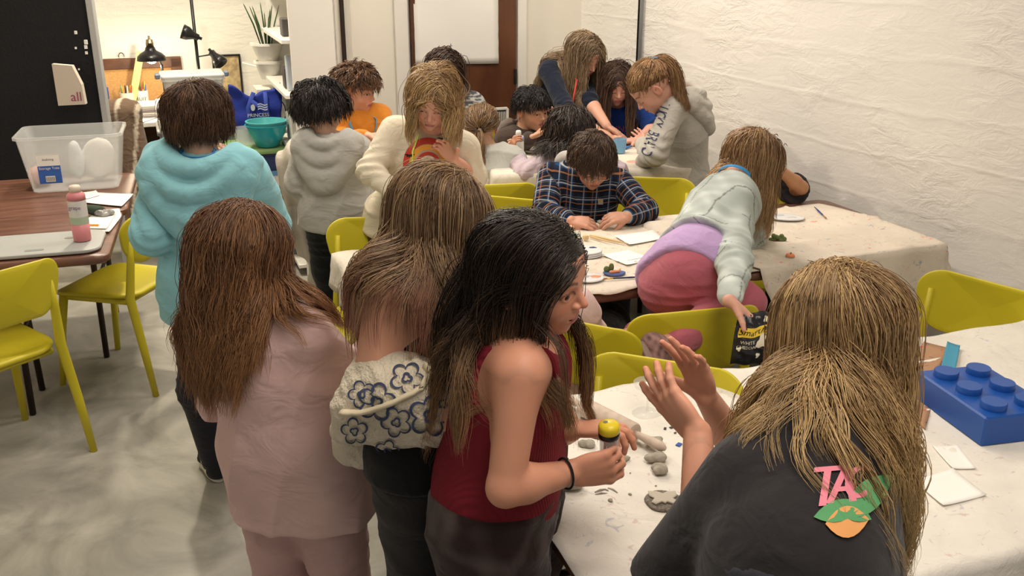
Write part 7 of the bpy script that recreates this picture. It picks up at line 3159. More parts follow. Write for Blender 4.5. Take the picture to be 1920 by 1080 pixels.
cups = [(dk(252, 200), .042, .10, 'cream cup of scissors and pens, leftmost on the desk', mat('cream_ceramic', (.70, .64, .50), rough=.4), None),
        (dk(242, 205), .048, .12, 'cream ceramic jar of pens in the middle of the desk', mat('cream_ceramic', (.70, .64, .50), rough=.4), None),
        (dk(269, 202), .045, .125, 'white printed tin of coloured pencils on the desk', M_WHITE, 'FRUIT')]
cups[0] = (dk(223, 198),) + cups[0][1:]
rs = np.random.RandomState(8)
pc = [(.7, .05, .04), (.05, .15, .6), (.8, .6, .05), (.02, .02, .02), (.1, .35, .15), (.75, .35, .05), (.7, .7, .68)]
k = 0
penlabels = ['red', 'blue', 'yellow', 'black', 'green', 'orange', 'white']
where = ['leftmost cream cup', 'middle cream jar', 'white printed tin']
for ci, (c, r, h, lb, mt_, let) in enumerate(cups):
    cup(c, r, h, lb, mt_, 0, let)
    for q in range(6):
        col = pc[(q + ci * 2) % 7]
        a = q / 6 * 2 * pi + ci
        b0 = c + V(cos(a) * r * .3, sin(a) * r * .3, .01)
        b1 = c + V(cos(a) * r * .85, sin(a) * r * .6, h + .035 + .03 * rs.uniform())
        o = tubething('pen', '%s pen standing in the %s on the desk' % (penlabels[(q + ci * 2) % 7], where[ci]), 'pen', np.array([b0, b1 * .9 + b0 * .1, b1]), [.0045, .0045, .002], [mat('deskpen_%d' % ((q + ci * 2) % 7), col, rough=.4)], n=6)
# wooden rulers
c = cups[1][0]
for (dx, ln, lb) in ((.028, .40, 'taller wooden ruler standing in the cream jar'), (.045, .33, 'shorter wooden ruler standing in the cream jar')):
    a = c + V(.012, -.0, .02)
    b = a + nrm(V(.28, .05, 1)) * ln
    m = MB()
    dd = nrm(b - a)
    e = nrm(np.cross(dd, V(0, 1, 0)))
    m.box((a + b) / 2 + V(dx - .028, .004 * (dx > .03), 0), (.034, .004, ln), np.array([e, np.cross(dd, e), dd]), 0, .001)
    tag(m.build('ruler', [mat('ruler_wood', (.78, .56, .24), rough=.6)], loc=tuple(a)), lb, 'ruler')
# scissors loop
m = MB()
c = cups[0][0] + V(.02, -.01, .145)
th = np.linspace(0, 2 * pi, 20)
m.tube([c + V(cos(a) * .016, 0, sin(a) * .030) for a in th], .004, 6, cap=False)
m.tube([c - UP * .03, c - UP * .12], .005, 6)
tag(m.build('scissors', [M_BLACK], loc=tuple(c), smooth=True), 'black handled scissors standing in the leftmost cream cup', 'scissors')
# clear water bottle
c = dk(197, 203)
t = thing('water_bottle', 'clear plastic water bottle with a blue label beside the pen cups', 'bottle', c)
m = MB()
m.lathe([(0, 0), (.036, 0), (.038, .01), (.036, .05), (.038, .09), (.038, .16), (.030, .20), (.014, .235), (.013, .25)], c, None, 24)
m.build('bottle_body', [M_CLEAR], t, smooth=True)
m = MB()
m.lathe([(.014, .245), (.016, .25), (.016, .27), (0, .272)], c, None, 18)
m.build('cap', [WPL], t, smooth=True)
m = MB()
m.lathe([(.0388, .06), (.0388, .15)], c, None, 24, close=True)
m.build('label', [mat('label_blue', (.03, .09, .50), rough=.5)], t, smooth=True)
# papers and stacks
sheet('loose white papers on the front of the desk', [(232, 205 + 22), (290, 208), (300, 218), (262, 232)], DZ + .002)
sheet('white sheet lying across the desk beside the paper pile', [(255, 214), (282, 206), (292, 214), (262, 224)], DZ + .004)
for k in range(7):
    c = dk(300, 220) + AX * (.03 + rs.uniform(-.012, .012)) + BX * .10
    m = MB()
    m.box(c + UP * (.006 + .0125 * k), (.30, .22, .011), RA, 0, .001)
    colr = [(.30, .26, .25), (.42, .38, .36), (.62, .58, .52), (.24, .2, .2), (.36, .31, .3), (.5, .47, .43), (.78, .76, .7)][k]
    tag(m.build('paper_folder', [mat('folder_%d' % k, colr, rough=.8)], loc=tuple(c + UP * (.0005 + .0125 * k))), '%s folder in the desk paper pile' % ['bottom dark grey', 'second lowest grey', 'cream third from bottom', 'charcoal middle', 'mauve grey fifth', 'beige sixth', 'white topmost'][k], 'folder', 'folders piled on the desk')
c = dk(306, 190)
m = MB()
m.box(c + UP * .05, (.10, .01, .12), RA, 0, .002)
m.box(c + UP * .05 - BX * .006, (.07, .004, .085), RA, 1)
tag(m.build('small_frame', [M_WHITE, mat('frame_card', (.68, .62, .52), rough=.8)], loc=tuple(c)), 'small white photo frame behind the paper pile', 'frame')
# black desk lamp with bulb
sc_ = J(284, 110, 6.62)
t = thing('desk_lamp', 'black dome desk lamp with brass neck lit over the desk', 'lamp', dk(312, 195))
m = MB()
m.lathe([(.0, .075), (.030, .075), (.034, .06), (.040, .052), (.070, .036), (.090, .016), (.094, -.012), (.088, -.014), (.084, .012), (.064, .030), (.03, .045), (0, .05)], sc_, None, 36)
m.build('lamp_shade', [M_BLACK], t, smooth=True)
m = MB()
m.lathe([(.026, .072), (.024, .10), (.028, .102), (.024, .105), (.022, .125), (.008, .128), (.006, .15), (0, .15)], sc_, None, 20)
m.build('brass_neck', [mat('brass', (.42, .34, .2), rough=.3, metal=.9)], t, smooth=True)
m = MB()
m.lathe([(0, -.034), (.018, -.030), (.030, -.012), (.032, .004), (.02, .02), (0, .03)], sc_, None, 24)
m.build('bulb', [mat('lit_bulb', (1, .95, .85), emit=(1.0, .92, .76), estr=9)], t, smooth=True)
m = MB()
b0 = dk(312, 196)
el = J(303, 122, 6.66)
m.tube([b0 + UP * .02, el], .009, 10)
m.tube([el, sc_ + UP * .09], .007, 10)
m.build('arm', [M_BLACK], t, smooth=True)
m = MB()
m.lathe([(0, 0), (.07, 0), (.07, .018), (0, .02)], b0, None, 28)
m.build('base', [M_BLACK], t, smooth=True, angle=40)
lp = bpy.data.lights.new('desk_lamp_bulb_light', 'POINT')
lp.energy = 9
lp.color = (1, .86, .62)
lp.shadow_soft_size = .03
lo = bpy.data.objects.new('desk_lamp_bulb_light', lp)
COL.objects.link(lo)
lo.location = tuple(sc_ - UP * .06)
# floor lamp pole with two black spot heads
b0 = J(379, 190, 6.75) * V(1, 1, 0)
t = thing('spot_floor_lamp', 'black pole lamp with two cone spot heads behind the storage boxes', 'lamp', b0)
m = MB()
m.tube([b0, b0 + UP * 1.75], .011, 10)
m.build('pole', [M_BLACK], t, smooth=True)
m = MB()
m.lathe([(0, 0), (.12, 0), (.12, .02), (0, .025)], b0, None, 28)
m.build('base', [M_BLACK], t, smooth=True)
for (px, py, dx_, dz_) in ((405, 108, .65, -.75), (358, 65, -.75, .35)):
    c = J(px, py, 6.70)
    d = nrm(V(dx_, -.25, dz_))
    e1 = nrm(np.cross(d, V(0, 1, 0)))
    RR = np.array([e1, np.cross(d, e1), d])
    m = MB()
    m.lathe([(0, -.075), (.010, -.074), (.011, -.055), (.022, -.05), (.024, -.02), (.045, .02), (.050, .058), (.046, .060), (.04, .022), (0, .0)], c, RR, 26)
    m.build('spot_head', [M_BLACK], t, smooth=True)
    m = MB()
    m.tube([c - d * .03, V(b0[0], b0[1], c[2])], .005, 8)
    m.build('joint_arm', [M_BLACK], t, smooth=True)
# framed picture
c = awallpt(427, 140, .02)
t = thing('framed_picture', 'black framed tan ink drawing on the wall behind the spot lamp', 'picture', c)
w_, h_ = .19, .28
m = MB()
for (dx, dz, sx, sz) in ((-w_ / 2, 0, .014, h_), (w_ / 2, 0, .014, h_), (0, h_ / 2, w_ + .014, .014), (0, -h_ / 2, w_ + .014, .014)):
    m.box(c + AX * dx + UP * dz, (sx, .02, sz), RA)
m.build('frame', [M_BLACK], t)
m = MB()
m.box(c + BX * .004, (w_, .006, h_), RA)
m.build('drawing', [mat('tan_drawing', (.60, .46, .25), rough=.8, col2=(.30, .22, .12), nscale=22, detail=8)], t)


# --------------- plastic storage boxes
def tub(name, label, c, w, d, h, mt, lid=None, Rm=RA, taper=.9, contents=(), th=.003, rim=.012, cat='storage box', group=None, lidmat=None):
    """open box made of four walls; c = middle of its bottom"""
    t = thing(name, label, cat, c, group)
    o = rrect(w, d, min(w, d) * .12, 5)
    m = MB()
    n = len(o)
    rings = [(taper * .98, .0), (taper, .004), (1.0, h - .012), (1.0 + rim * 2 / w, h - .012), (1.0 + rim * 2 / w, h), (1.0 - .004 / w, h), (1 - 2 * th / w, h - .012), (taper - 2 * th / w, .006), (.02, .006)]
    vs = []
    for (k_, z) in rings:
        vs.append(np.c_[o * k_, np.full(n, z)])
    vs = np.concatenate(vs)
    f = [tuple(range(n))[::-1]]
    for i in range(len(rings) - 1):
        for j in range(n):
            k2 = (j + 1) % n
            f.append((i * n + j, i * n + k2, (i + 1) * n + k2, (i + 1) * n + j))
    m.add(np.asarray(c) + vs @ Rm, f)
    m.build('box_wall', [mt], t, smooth=True, angle=35)
    if lid is not None:
        m = MB()
        vv, ff = slab(rrect(w * 1.05, d * 1.06, .02, 4), h + .001, h + .022, bev=.006)
        m.add(np.asarray(c) + vv @ Rm, ff)
        m.build('lid', [lid], t, smooth=True, angle=40)
    return t


def inside(tp, c, items, Rm=RA):
    for (nm, lb, cat, dx, dy, z, sx, sy, sz, col) in items:
        F = Field()
        q = np.asarray(c) + V(dx, dy, z + sz / 2) @ Rm
        F.ell(q, V(sx, sy, sz) / 2, Rm, k=.01)
        F.fn(lambda P: .008 * wnoise(P, 30, 2), op='d')
        v, f = surf(F, q - max(sx, sy, sz), q + max(sx, sy, sz), .012, refine=0)
        tag(new_mesh(nm, v, f, [mat('stuff_%d_%d_%d' % tuple(int(k_ * 99) for k_ in col), col, rough=.85)], None, True, loc=tuple(q)), lb, cat)


# big clear tote on the far left table
RT1 = np.array([-T1[3], T1[2], UP])
c = Pz(238, 352, .745) - V(.21, -.0, 0) @ RT1 + V(-.02, .15, 0) @ RT1
tb = tub('storage_tote', 'big clear plastic storage tote with blue label on the far left table', c, .46, .34, .27, mat('tote_plastic', (.86, .88, .87), rough=.25, alpha=.30, spec=.5), None, RT1, .84)
m = MB()
cl_ = c - RT1[1] * .158 + UP * .115 - RT1[0] * .10
lab(m, cl_ - UP * .025, RT1[0], UP, .10, .085, 0, .004)
lab(m, cl_ + UP * .045, RT1[0], UP, .10, .055, 1, .004)
lab(m, cl_ - UP * .045 + RT1[0] * .0, RT1[0], UP, .042, .028, 1, .006)
for k in range(9):
    lab(m, cl_ - UP * .045 + RT1[0] * (-.017 + .0043 * k), RT1[0], UP, .0018, .020, 2, .008)
text_on(m, 'Storage Tote', cl_ + UP * .006, RT1[0], UP, .017, .006, 1)
text_on(m, 'livaliving', cl_ + UP * .048, RT1[0], UP, .015, .006, 2)
m.build('printed_label', [mat('label_royal', (.04, .13, .45), rough=.5), M_PAPER, PRINT_GREY], tb)
inside(tb, c, [('bottle_in_tote', 'clear bottle shape inside the big storage tote', 'bottle', .0, .02, .01, .07, .07, .2, (.62, .66, .66)),
               ('paper_bundle', 'white folded paper inside the big storage tote', 'paper', .10, .05, .01, .16, .06, .21, (.74, .72, .68)),
               ('pink_wrapping', 'pink crumpled wrap inside the big storage tote', 'wrapping', -.17, .0, .01, .10, .12, .09, (.62, .36, .32))], RT1)
# papers, pouch, bottle, tray on the two brown tables
sheet('white papers in front of the storage tote', [(135, 378), (180, 362), (250, 365), (228, 388)], .745)
sheet('small cream papers left of the storage tote papers', [(150, 362), (180, 358), (188, 366), (160, 374)], .748)
sheet('stack of white papers on the near left brown table', [(150, 432), (224, 392), (228, 406), (205, 436)], .744)
sheet('upper white paper with an orange pencil on the near left table', [(140, 428), (185, 395), (222, 392), (200, 430)], .749)
a, b = Pz(162, 422, .755), Pz(186, 422, .755)
tubething('pencil', 'short orange pencil on the white papers beside the pink bottle', 'pencil', np.array([a, b * .95 + a * .05, b]), [.004, .004, .001], [mat('orange_pencil', (.80, .33, .04), rough=.5)], n=6)
t = thing('grey_tray', 'grey plastic tray with handle slots under the pink bottle', 'tray', Pz(165, 458, .742))
RT2 = np.array([-T2[3], T2[2], UP])
cT = Pz(206, 450, .742) - RT2[0] * .25 - RT2[1] * .02
m = MB()
vv, ff = slab(rrect(.46, .30, .06, 6), 0, .016, bev=.008)
m.add(cT + vv @ RT2, ff)
m.build('tray_body', [mat('tray_grey', (.42, .43, .41), rough=.5)], t, smooth=True, angle=40)
m = MB()
for (dx, dy) in ((.10, .07), (.02, -.10)):
    vv, ff = slab(rrect(.07, .022, .010, 4), .0155, .0172, bev=.001, rings=2)
    m.add(cT + V(dx, dy, 0) + vv @ RT2, ff)
m.build('grip_slots', [mat('slot_grey', (.26, .28, .25), rough=.6)], t)
c = Pz(155, 450, .760)
t = thing('pink_bottle', 'pink water bottle with a white middle band at the left edge', 'bottle', c)
m = MB()
m.lathe([(0, 0), (.030, 0), (.033, .004), (.034, .07)], c, None, 30)
m.build('bottle_body', [mat('pink_plastic', (.62, .22, .24), rough=.4)], t, smooth=True)
m = MB()
m.lathe([(.0342, .07), (.0345, .10)], c, None, 30, close=True)
m.build('green_band', [mat('sage_print', (.42, .50, .36), rough=.5)], t, smooth=True)
m = MB()
m.lathe([(.0345, .10), (.0345, .165)], c, None, 30, close=True)
text_on(m, 'grape', c + V(.004, -.0345, .14), V(1, 0, 0), UP, .022, .002, 1)
m.build('printed_band', [mat('band_white', (.66, .64, .6), rough=.5), mat('purple_print', (.16, .06, .2), rough=.6)], t, smooth=True)
m = MB()
m.lathe([(.0345, .165), (.034, .185), (.024, .195), (.022, .196)], c, None, 30)
m.build('shoulder', [mat('pink_plastic', (.62, .22, .24), rough=.4)], t, smooth=True)
m = MB()
m.lathe([(.022, .195), (.023, .215), (.018, .222), (0, .224)], c, None, 24)
m.build('cap', [mat('cream_cap', (.66, .56, .46), rough=.5)], t, smooth=True)
lump('green_pouch', 'dark green crumpled pouch beside the pink bottle', Pz(176, 402, .745), .045, 61, mat('dark_green_cloth', (.03, .05, .03), rough=.8), cat='pouch', sq=.8)
lump('silver_pouch', 'crumpled silver and black wrapper beside the green pouch', Pz(196, 404, .750), .036, 62, mat('silver_foil', (.38, .37, .36), rough=.35, noise=.7, nscale=30), cat='wrapper', sq=.35)

# striped brown blanket over a chair back
F = Field()
c = J(228, 300, 5.62)
q = c * V(1, 1, 0)
F.cone(q + V(-.14, .0, .95), q + V(.06, .06, .95), .05, .05, k=.04)
F.cone(q + V(-.12, -.02, .93), q + V(-.10, -.03, .30), .055, .07, k=.06)
F.cone(q + V(.06, .04, .93), q + V(.13, .03, .30), .055, .06, k=.06)
F.cone(q + V(-.03, .0, .93), q + V(.01, .0, .30), .055, .07, k=.06)
F.fn(lambda P: -.012 * np.abs(np.sin(P[:, 0] * 38 + 1.5 * wnoise(P, 5, 2))), op='d')
v, f = surf(F, q + V(-.32, -.22, .2), q + V(.32, .25, 1.12), .014)
st = np.sin((v[:, 0] - .12 * (v[:, 2])) * 62)
col = np.where((st > .82)[:, None], V(.55, .47, .36), V(.16, .105, .07))
bc = thing('striped_blanket', 'brown blanket with cream stripes draped over a chair by the desk', 'blanket', q)
new_mesh('blanket_cloth', v, f, [CLOTH], None, True, col=col, parent=bc)
# black board with grey edge at far left
t = thing('black_board', 'tall black felt board with a grey metal edge at the far left', 'board', J(150, 220, 5.35) * V(1, 1, 0))
top_, bot_ = J(178, 57, 5.35), J(197, 232, 5.35)
e1 = nrm(V(1, .12, 0))
dn = nrm(V(0, 0, -1))
pr = bot_ * V(1, 1, 0)
m = MB()
m.box(pr - e1 * .50 + UP * 1.22, (.98, .035, 1.55), np.array([e1, nrm(np.cross(UP, e1)), UP]))
m.build('felt_panel', [mat('black_felt_panel', (.012, .012, .014), rough=.95, bump=.4, bscale=60)], t)
m = MB()
m.box(pr + e1 * .012 + UP * 1.0, (.035, .05, 2.0), np.array([e1, nrm(np.cross(UP, e1)), UP]), 0, .003)
m.build('metal_edge', [mat('grey_edge', (.42, .42, .41), rough=.4)], t)
m = MB()
for (px, py, s_) in ((142, 61, .012), (142, 90, .008), (161, 79, .016), (161, 88, .014), (162, 99, .011), (148, 130, .006)):
    pp = J(px, py, 5.30)
    m.box(pp, (s_, .01, s_ * 1.4), np.array([e1, nrm(np.cross(UP, e1)), UP]))
m.build('pins', [M_PAPER], t)
# paper bag hanging in front of it
c = J(143, 165, 5.22)
m = MB()
pts = [(-.10, -.09), (.04, -.085), (.035, .02), (.0, .12), (-.10, .13)]
ee = nrm(np.cross(UP, e1))
m.prism(pts, -.02, .02, 0, lambda v_: c + v_[:, 0:1] * e1 + v_[:, 1:2] * UP + v_[:, 2:3] * ee)
text_on(m, 'all', c + e1 * .0 - UP * .045 - ee * .021, e1, UP, .07, .001, 1)
tag(m.build('paper_bag', [mat('kraft_pale', (.62, .54, .45), rough=.85), REDP], loc=tuple(c)), 'pale paper bag with faded red print hanging on the black board', 'bag')

# stacked storage boxes behind the teal hoodie
sb = J(372, 250, 5.95) * V(1, 1, 0)
MG = mat('grey_clear_plastic', (.60, .61, .60), rough=.3, alpha=.45)
specs = [(.46, .36, .40, 0.0, 'bottom'), (.44, .34, .34, .42, 'middle'), (.43, .33, .17, .78, 'third'), (.34, .27, .13, .97, 'top')]
zc = 0.0
for k, (w_, d_, h_, _, nm) in enumerate(((.46, .38, .41, 0, 'bottom'), (.46, .38, .36, 0, 'second'), (.44, .36, .11, 0, 'third'), (.35, .28, .15, 0, 'top'))):
    tb = tub('storage_box', '%s clear storage box in the stack behind the teal hoodie' % {'bottom': 'lowest', 'second': 'second lowest', 'third': 'second highest shallow', 'top': 'topmost'}[nm], sb + UP * (zc + .002), w_, d_, h_, MG if k != 3 else M_FROST, mat('grey_lid', (.60, .60, .60), rough=.4) if k != 3 else mat('clear_lid', (.72, .73, .74), rough=.3, alpha=.8), RA, .9, group=None)
    if k == 3:
        cT = sb + UP * zc
        inside(tb, cT, [('teal_fabric', 'teal fabric folded in the topmost storage box', 'fabric', -.08, -.02, .01, .16, .12, .10, (.12, .26, .28)), ('pink_fabric', 'pink fabric bundled in the topmost storage box', 'fabric', .08, -.03, .01, .15, .12, .10, (.62, .34, .30)),
                        ('dark_fabric', 'dark fabric at the bottom of the topmost storage box', 'fabric', .0, .04, .01, .22, .10, .09, (.06, .06, .07))])
        m = MB()
        for sx in (-1, 1):
            m.box(cT + AX * sx * .20 + UP * (h_ + .008), (.03, .07, .03), RA, 0, .006)
        m.build('latch', [mat('slate_latch', (.16, .2, .28), rough=.4)], tb)
    zc += h_ + .026

# shelf with tote bag, bowls, green lid, drawers
gb = J(498, 262, 5.75) * V(1, 1, 0)
z0 = J(498, 268, 5.75)[2]
MBL = mat('navy_clear_plastic', (.05, .075, .20), rough=.35, alpha=.85)
MDK = mat('smoked_plastic', (.20, .20, .18), rough=.35, alpha=.8)
zl = [(0.003, .26, MDK, 'smoky storage drawer box, lowest under the green lid'), (.30, .20, MDK, 'smoky storage box with craft pieces, second from the floor under the green lid')]
tb = tub('storage_box', 'smoky storage box on the floor in the stack below the green lid', gb + UP * .003, .44, .36, .27, MDK, M_WHITE, RA, .93)
tb = tub('storage_box', 'smoky storage box holding orange pieces under the navy box', gb + UP * .30, .44, .36, .14, MDK, mat('orange_lid', (.50, .24, .10), rough=.5), RA, .95)
hz = z0 - .03 - .47
tb = tub('storage_box', 'navy storage box with pale green lid and a paper label', gb + UP * .47, .44, .36, hz, MBL, None, RA, .95)
m = MB()
lab(m, gb + UP * (.47 + hz * .35) - BX * .178 + AX * .05, AX, UP, .12, .085, 0, .006)
lab(m, gb + UP * (.47 + hz * .50) - BX * .178 + AX * .05, AX, UP, .12, .03, 1, .008)
m.build('paper_label', [M_PAPER, mat('label_sky', (.15, .35, .6), rough=.6)], tb)
m = MB()
vv, ff = slab(rrect(.50, .42, .04, 5), 0, .03, bev=.008)
m.add(gb + UP * (.47 + hz + .002) + vv @ RA, ff)
m.build('lid', [mat('green_plastic', (.26, .42, .16), rough=.45)], tb, smooth=True, angle=40)
zt_ = .47 + hz + .032
# bowls
cb_ = J(500, 240, 5.62)
cb_[2] = zt_
TEALG = mat('teal_clear_plastic', (.02, .42, .50), rough=.12, alpha=.75, spec=.6)
for k, lb in enumerate(('outer translucent teal mixing bowl on the green lid', 'inner translucent teal mixing bowl nested in the outer one')):
    s_ = 1.0 - .05 * k
    zz = .02 * k
    cyl('mixing_bowl', lb, 'bowl', cb_ + UP * (.002 + zz), [(0, 0), (.05 * s_, 0), (.065 * s_, .01), (.105 * s_, .08), (.118 * s_, .128), (.126 * s_, .130), (.126 * s_, .134), (.115 * s_, .134), (.100 * s_, .08), (.06 * s_, .014), (0, .008)], TEALG if k == 0 else mat('teal_milky_plastic', (.10, .45, .46), rough=.3), 36)
cyl('clear_tub', 'small clear round tub left of the teal bowls', 'tub', J(458, 225, 5.7) * V(1, 1, 0) + UP * zt_, [(0, 0), (.06, 0), (.072, .10), (.069, .10), (.057, .004), (0, .004)], M_CLEAR, 26)
# blue tote bag
c = J(482, 215, 5.86) * V(1, 1, 0) + UP * zt_
t = thing('tote_bag', 'royal blue fabric tote bag with white wave logo on the green lid', 'bag', c)
BG = mat('blue_fabric', (.012, .03, .26), rough=.75, bump=.3, bscale=60, bdist=.004)
F = Field()


def totef(P):
    q = (P - c) @ RA.T
    x, y, z = q[:, 0], q[:, 1], q[:, 2]
    top_ = .262 + .055 * np.abs(x / .13) ** 1.6 + .012 * np.sin(x * 40)
    wx = .115 + .035 * np.clip(z / .25, 0, 1)
    wy = .055 * (1 - .55 * np.clip(z / .27, 0, 1))
    d = np.maximum(np.maximum(np.abs(x) - wx, np.abs(y + .008 * np.sin(z * 30 + x * 20)) - wy), np.maximum(-z, z - top_))
    return d * .8 - .004 + .002 * wnoise(P, 50, 2)


F.fn(totef)
v, f = surf(F, c + V(-.24, -.2, -.02), c + V(.24, .2, .39), .008)
new_mesh('bag_body', v, f, [BG], None, True, parent=t)
for (xs, off) in ((-.055, -.045), (.055, -.045)):
    m = MB()
    pts = [c + V(xs, -.068, .03) @ RA, c + V(xs, -.066, .12) @ RA, c + V(xs * 1.0, -.055, .20) @ RA, c + V(xs * .6 + .02, -.04, .29) @ RA]
    m.tube(pts, .013, 8, flat=.18, fdir=BX)
    m.build('strap', [mat('strap_blue', (.03, .06, .34), rough=.7)], t, smooth=True)
m = MB()
m.tube([c + V(-.03, -.055, .24) @ RA, c + V(.03, -.062, .19) @ RA, c + V(.085, -.066, .12) @ RA], .013, 8, flat=.18, fdir=BX)
m.tube([c + V(.13, -.02, .26) @ RA, c + V(.165, -.03, .20) @ RA, c + V(.172, -.03, .14) @ RA, c + V(.155, -.03, .12) @ RA], .011, 8, flat=.25)
m.build('strap', [mat('strap_blue', (.03, .06, .34), rough=.7)], t, smooth=True)
m = MB()
LG = c + V(.0, -.070, .158) @ RA
text_on(m, 'PRINCESS', LG, AX, UP, .030, .004)
for r_ in range(3):
    zz = .034 + .014 * r_
    up_l, lo_l = [], []
    for i in range(14):
        x = .0 + .058 * i / 13
        y = .005 * sin(i / 13 * 2 * pi)
        up_l.append(LG + AX * x + UP * (zz + y + .004) - BX * .004)
        lo_l.append(LG + AX * x + UP * (zz + y - .003) - BX * .004)
    m.add(np.array(up_l + lo_l), [(i, i + 1, 14 + i + 1, 14 + i) for i in range(13)])
flat(m, [LG + AX * (-.028 + .013 * cos(a)) + UP * (.047 + .020 * sin(a)) - BX * .004 for a in np.linspace(0, 2 * pi, 14, endpoint=False)])
m.build('logo_print', [mat('silver_print', (.62, .64, .70), rough=.6)], t)

# white bookcase, end panel to the camera and open shelves to the left
fb = J(549, 150, 5.42) * V(1, 1, 0)
BW_, BD_, BH_ = .26, .95, 2.35
t = thing('bookcase', 'tall white bookcase with its blank end panel facing the room', 'bookcase', fb + AX * BW_ / 2 + BX * BD_ / 2)
for y_ in (.01, BD_):
    m = MB()
    m.box(fb + AX * BW_ / 2 + BX * y_ + UP * BH_ / 2, (BW_, .02, BH_), RA, 0, .001)
    m.build('end_panel', [M_WHITE], t)
m = MB()
m.box(fb + AX * (BW_ - .008) + BX * BD_ / 2 + UP * BH_ / 2, (.012, BD_, BH_), RA)
m.build('back_panel', [M_WHITE], t)
for z_ in (.06, .42, .76, 1.06, 1.36, 1.70, 2.02, 2.33):
    m = MB()
    m.box(fb + AX * (BW_ / 2 - .03) + BX * BD_ / 2 + UP * z_, (BW_ + .03, BD_ - .02, .022), RA, 0, .002)
    m.build('shelf', [M_WHITE], t)
rs = np.random.RandomState(12)
for k, (z_, y_, w2, h2, col, nm, lb) in enumerate(((1.072, .18, .05, .20, (.55, .6, .68), 'box_file', 'pale blue box file on the bookcase shelf'), (1.072, .30, .12, .12, (.05, .04, .04), 'black_container', 'dark container on the bookcase shelf beside the box file'),
                                                    (1.372, .25, .10, .10, (.10, .09, .09), 'black_container', 'dark container on the upper bookcase shelf'), (.772, .25, .20, .16, (.6, .58, .52), 'white_container', 'white container on the lower bookcase shelf'))):
    m = MB()
    c = fb + AX * .06 + BX * y_ + UP * (z_)
    m.box(c + UP * h2 / 2, (.14, w2, h2), RA, 0, .006)
    tag(m.build(nm, [mat('shelf_item_%d' % k, col, rough=.6)], loc=tuple(c)), lb, 'container')
# white planter tower with a snake plant on top
pl = J(506, 150, 6.30) * V(1, 1, 0)
t = thing('white_shelf_unit', 'small white stepped wall shelf with a white bracket behind the tote', 'shelf', pl + UP * .9)
zA = J(498, 165, 6.3)[2]
m = MB()
m.box(pl + UP * zA, (.20, .22, .018), RA, 0, .002)
m.build('shelf_board', [M_WHITE], t)
m = MB()
m.box(pl - AX * .07 + UP * (zA - .2), (.02, .18, .38), RA)
m.box(pl + AX * .07 + UP * (zA - .2), (.02, .18, .38), RA)
m.build('shelf_side', [M_WHITE], t)
m = MB()
m.tube([J(455, 118, 6.5), J(500, 130, 6.35)], .006, 8)
m.build('bracket_rod', [M_WHITE], t)
zz = zA + .01
for k in range(2):
    w_ = .085 + .012 * k
    c = pl + UP * (zz + .05)
    m = MB()
    m.lathe([(0, 0), (w_ * .62, 0), (w_ * .98, .10), (w_ * 1.1, .10), (w_ * 1.1, .115), (w_ * .95, .115), (w_ * .9, .104), (0, .104)], c, None, 4 if False else 20)
    tag(m.build('plant_pot', [M_WHITE], loc=tuple(c), smooth=True, angle=40), ['lower white plastic plant pot stacked on the small shelf', 'upper white plastic plant pot holding the snake plant'][k], 'plant pot')
    zz += .112
c = pl + UP * (zz + .04)
t = thing('snake_plant', 'green snake plant with upright leaves in the upper white pot', 'plant', c)
LEAF = mat('leaf_green', (.05, .13, .03), rough=.45, col2=(.02, .06, .015), nscale=40)
for k in range(13):
    a = k * 2.4
    r0 = .012 + .03 * (k / 13)
    b = c + V(cos(a) * r0, sin(a) * r0, 0)
    tp = b + V(cos(a) * .07 * (.4 + k / 13), sin(a) * .07, .22 + .04 * sin(k * 1.7))
    md = (b + tp) / 2 - V(cos(a), sin(a), 0) * .008
    m = MB()
    m.tube([b, md, tp * .85 + md * .15, tp], [.011, .013, .008, .001], 8, flat=.25)
    m.build('leaf', [LEAF], t, smooth=True)
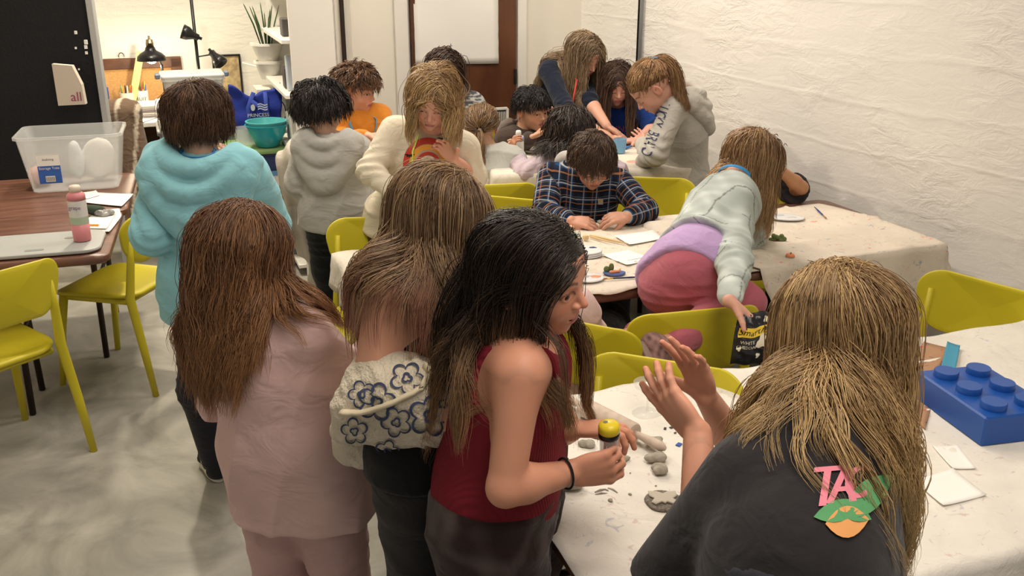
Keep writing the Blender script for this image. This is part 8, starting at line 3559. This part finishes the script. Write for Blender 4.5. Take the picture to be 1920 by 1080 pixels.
# wall clutter ledge under the back of the pin board : striped strip of the cloth bundle on the far table
F = Field()
q1, q2, q3, q4 = J(600, 262, 4.62), J(566, 300, 4.60), J(556, 420, 4.66), J(600, 560, 4.78)
F.cone(q1, q2, .05, .085, k=.05)
F.cone(q2, J(560, 345, 4.62), .10, .095, k=.05)
F.cone(J(560, 345, 4.62), q3, .09, .06, k=.04)
F.cone(q3, J(575, 470, 4.70), .06, .05, k=.04)
F.cone(J(590, 400, 4.66), q4, .055, .05, k=.04)
F.fn(lambda P: -.010 * np.sin(P[:, 0] * 75 + 14 * P[:, 2] * .5 + 2.5 * wnoise(P, 7, 3)) - .008 * wnoise(P, 22, 5), op='d')
v, f = surf(F, V(-1.32, 4.35, .02), V(-.72, 5.0, 1.2), .011)
cb_ = new_mesh('canvas_cloth', v, f, [canvas_mat('canvas_bundle', 7, ((.3, .3, .42),), .3, (.58, .53, .45))], None, True, loc=(float(v[:, 0].mean()), float(v[:, 1].mean()), float(v[:, 2].min())))
tag(cb_, 'bunched white canvas hanging to the floor left of the boy in the grey hoodie', 'cloth')

# ------------------------------------------------------------------ repeats share a group phrase
GROUPS = {'folding_table': 'brown folding tables', 'canvas_cloth': 'canvas cloths over the tables', 'clay_lump': 'clay lumps on the near canvas',
          'clay_crumb': 'clay crumbs on the near canvas', 'clay_shaving': 'clay shavings on the near canvas', 'paper_sheet': 'white papers',
          'paper_scrap': 'small scraps on the near canvas', 'paint_palette': 'paint palettes on the middle table', 'paintbrush': 'paintbrushes on the middle table',
          'clay_tool': 'wooden clay tools', 'clay_figure': 'small clay figures on the middle table', 'marker_pen': 'pens on the back table',
          'pencil_cup': 'pencil cups on the desk', 'pen': 'pens and pencils in the desk cups', 'ruler': 'wooden rulers on the desk',
          'storage_box': 'stacked plastic storage boxes', 'mixing_bowl': 'nested teal mixing bowls', 'plant_pot': 'white plant pots',
          'cardboard_piece': 'painted cardboard pieces', 'paint_bottle': 'paint and glue bottles', 'black_container': 'containers on the bookcase'}
for o in list(COL.objects):
    nm = o.name.split('.')[0]
    if o.parent is None and nm in GROUPS and 'label' in o and 'group' not in o:
        o['group'] = GROUPS[nm]
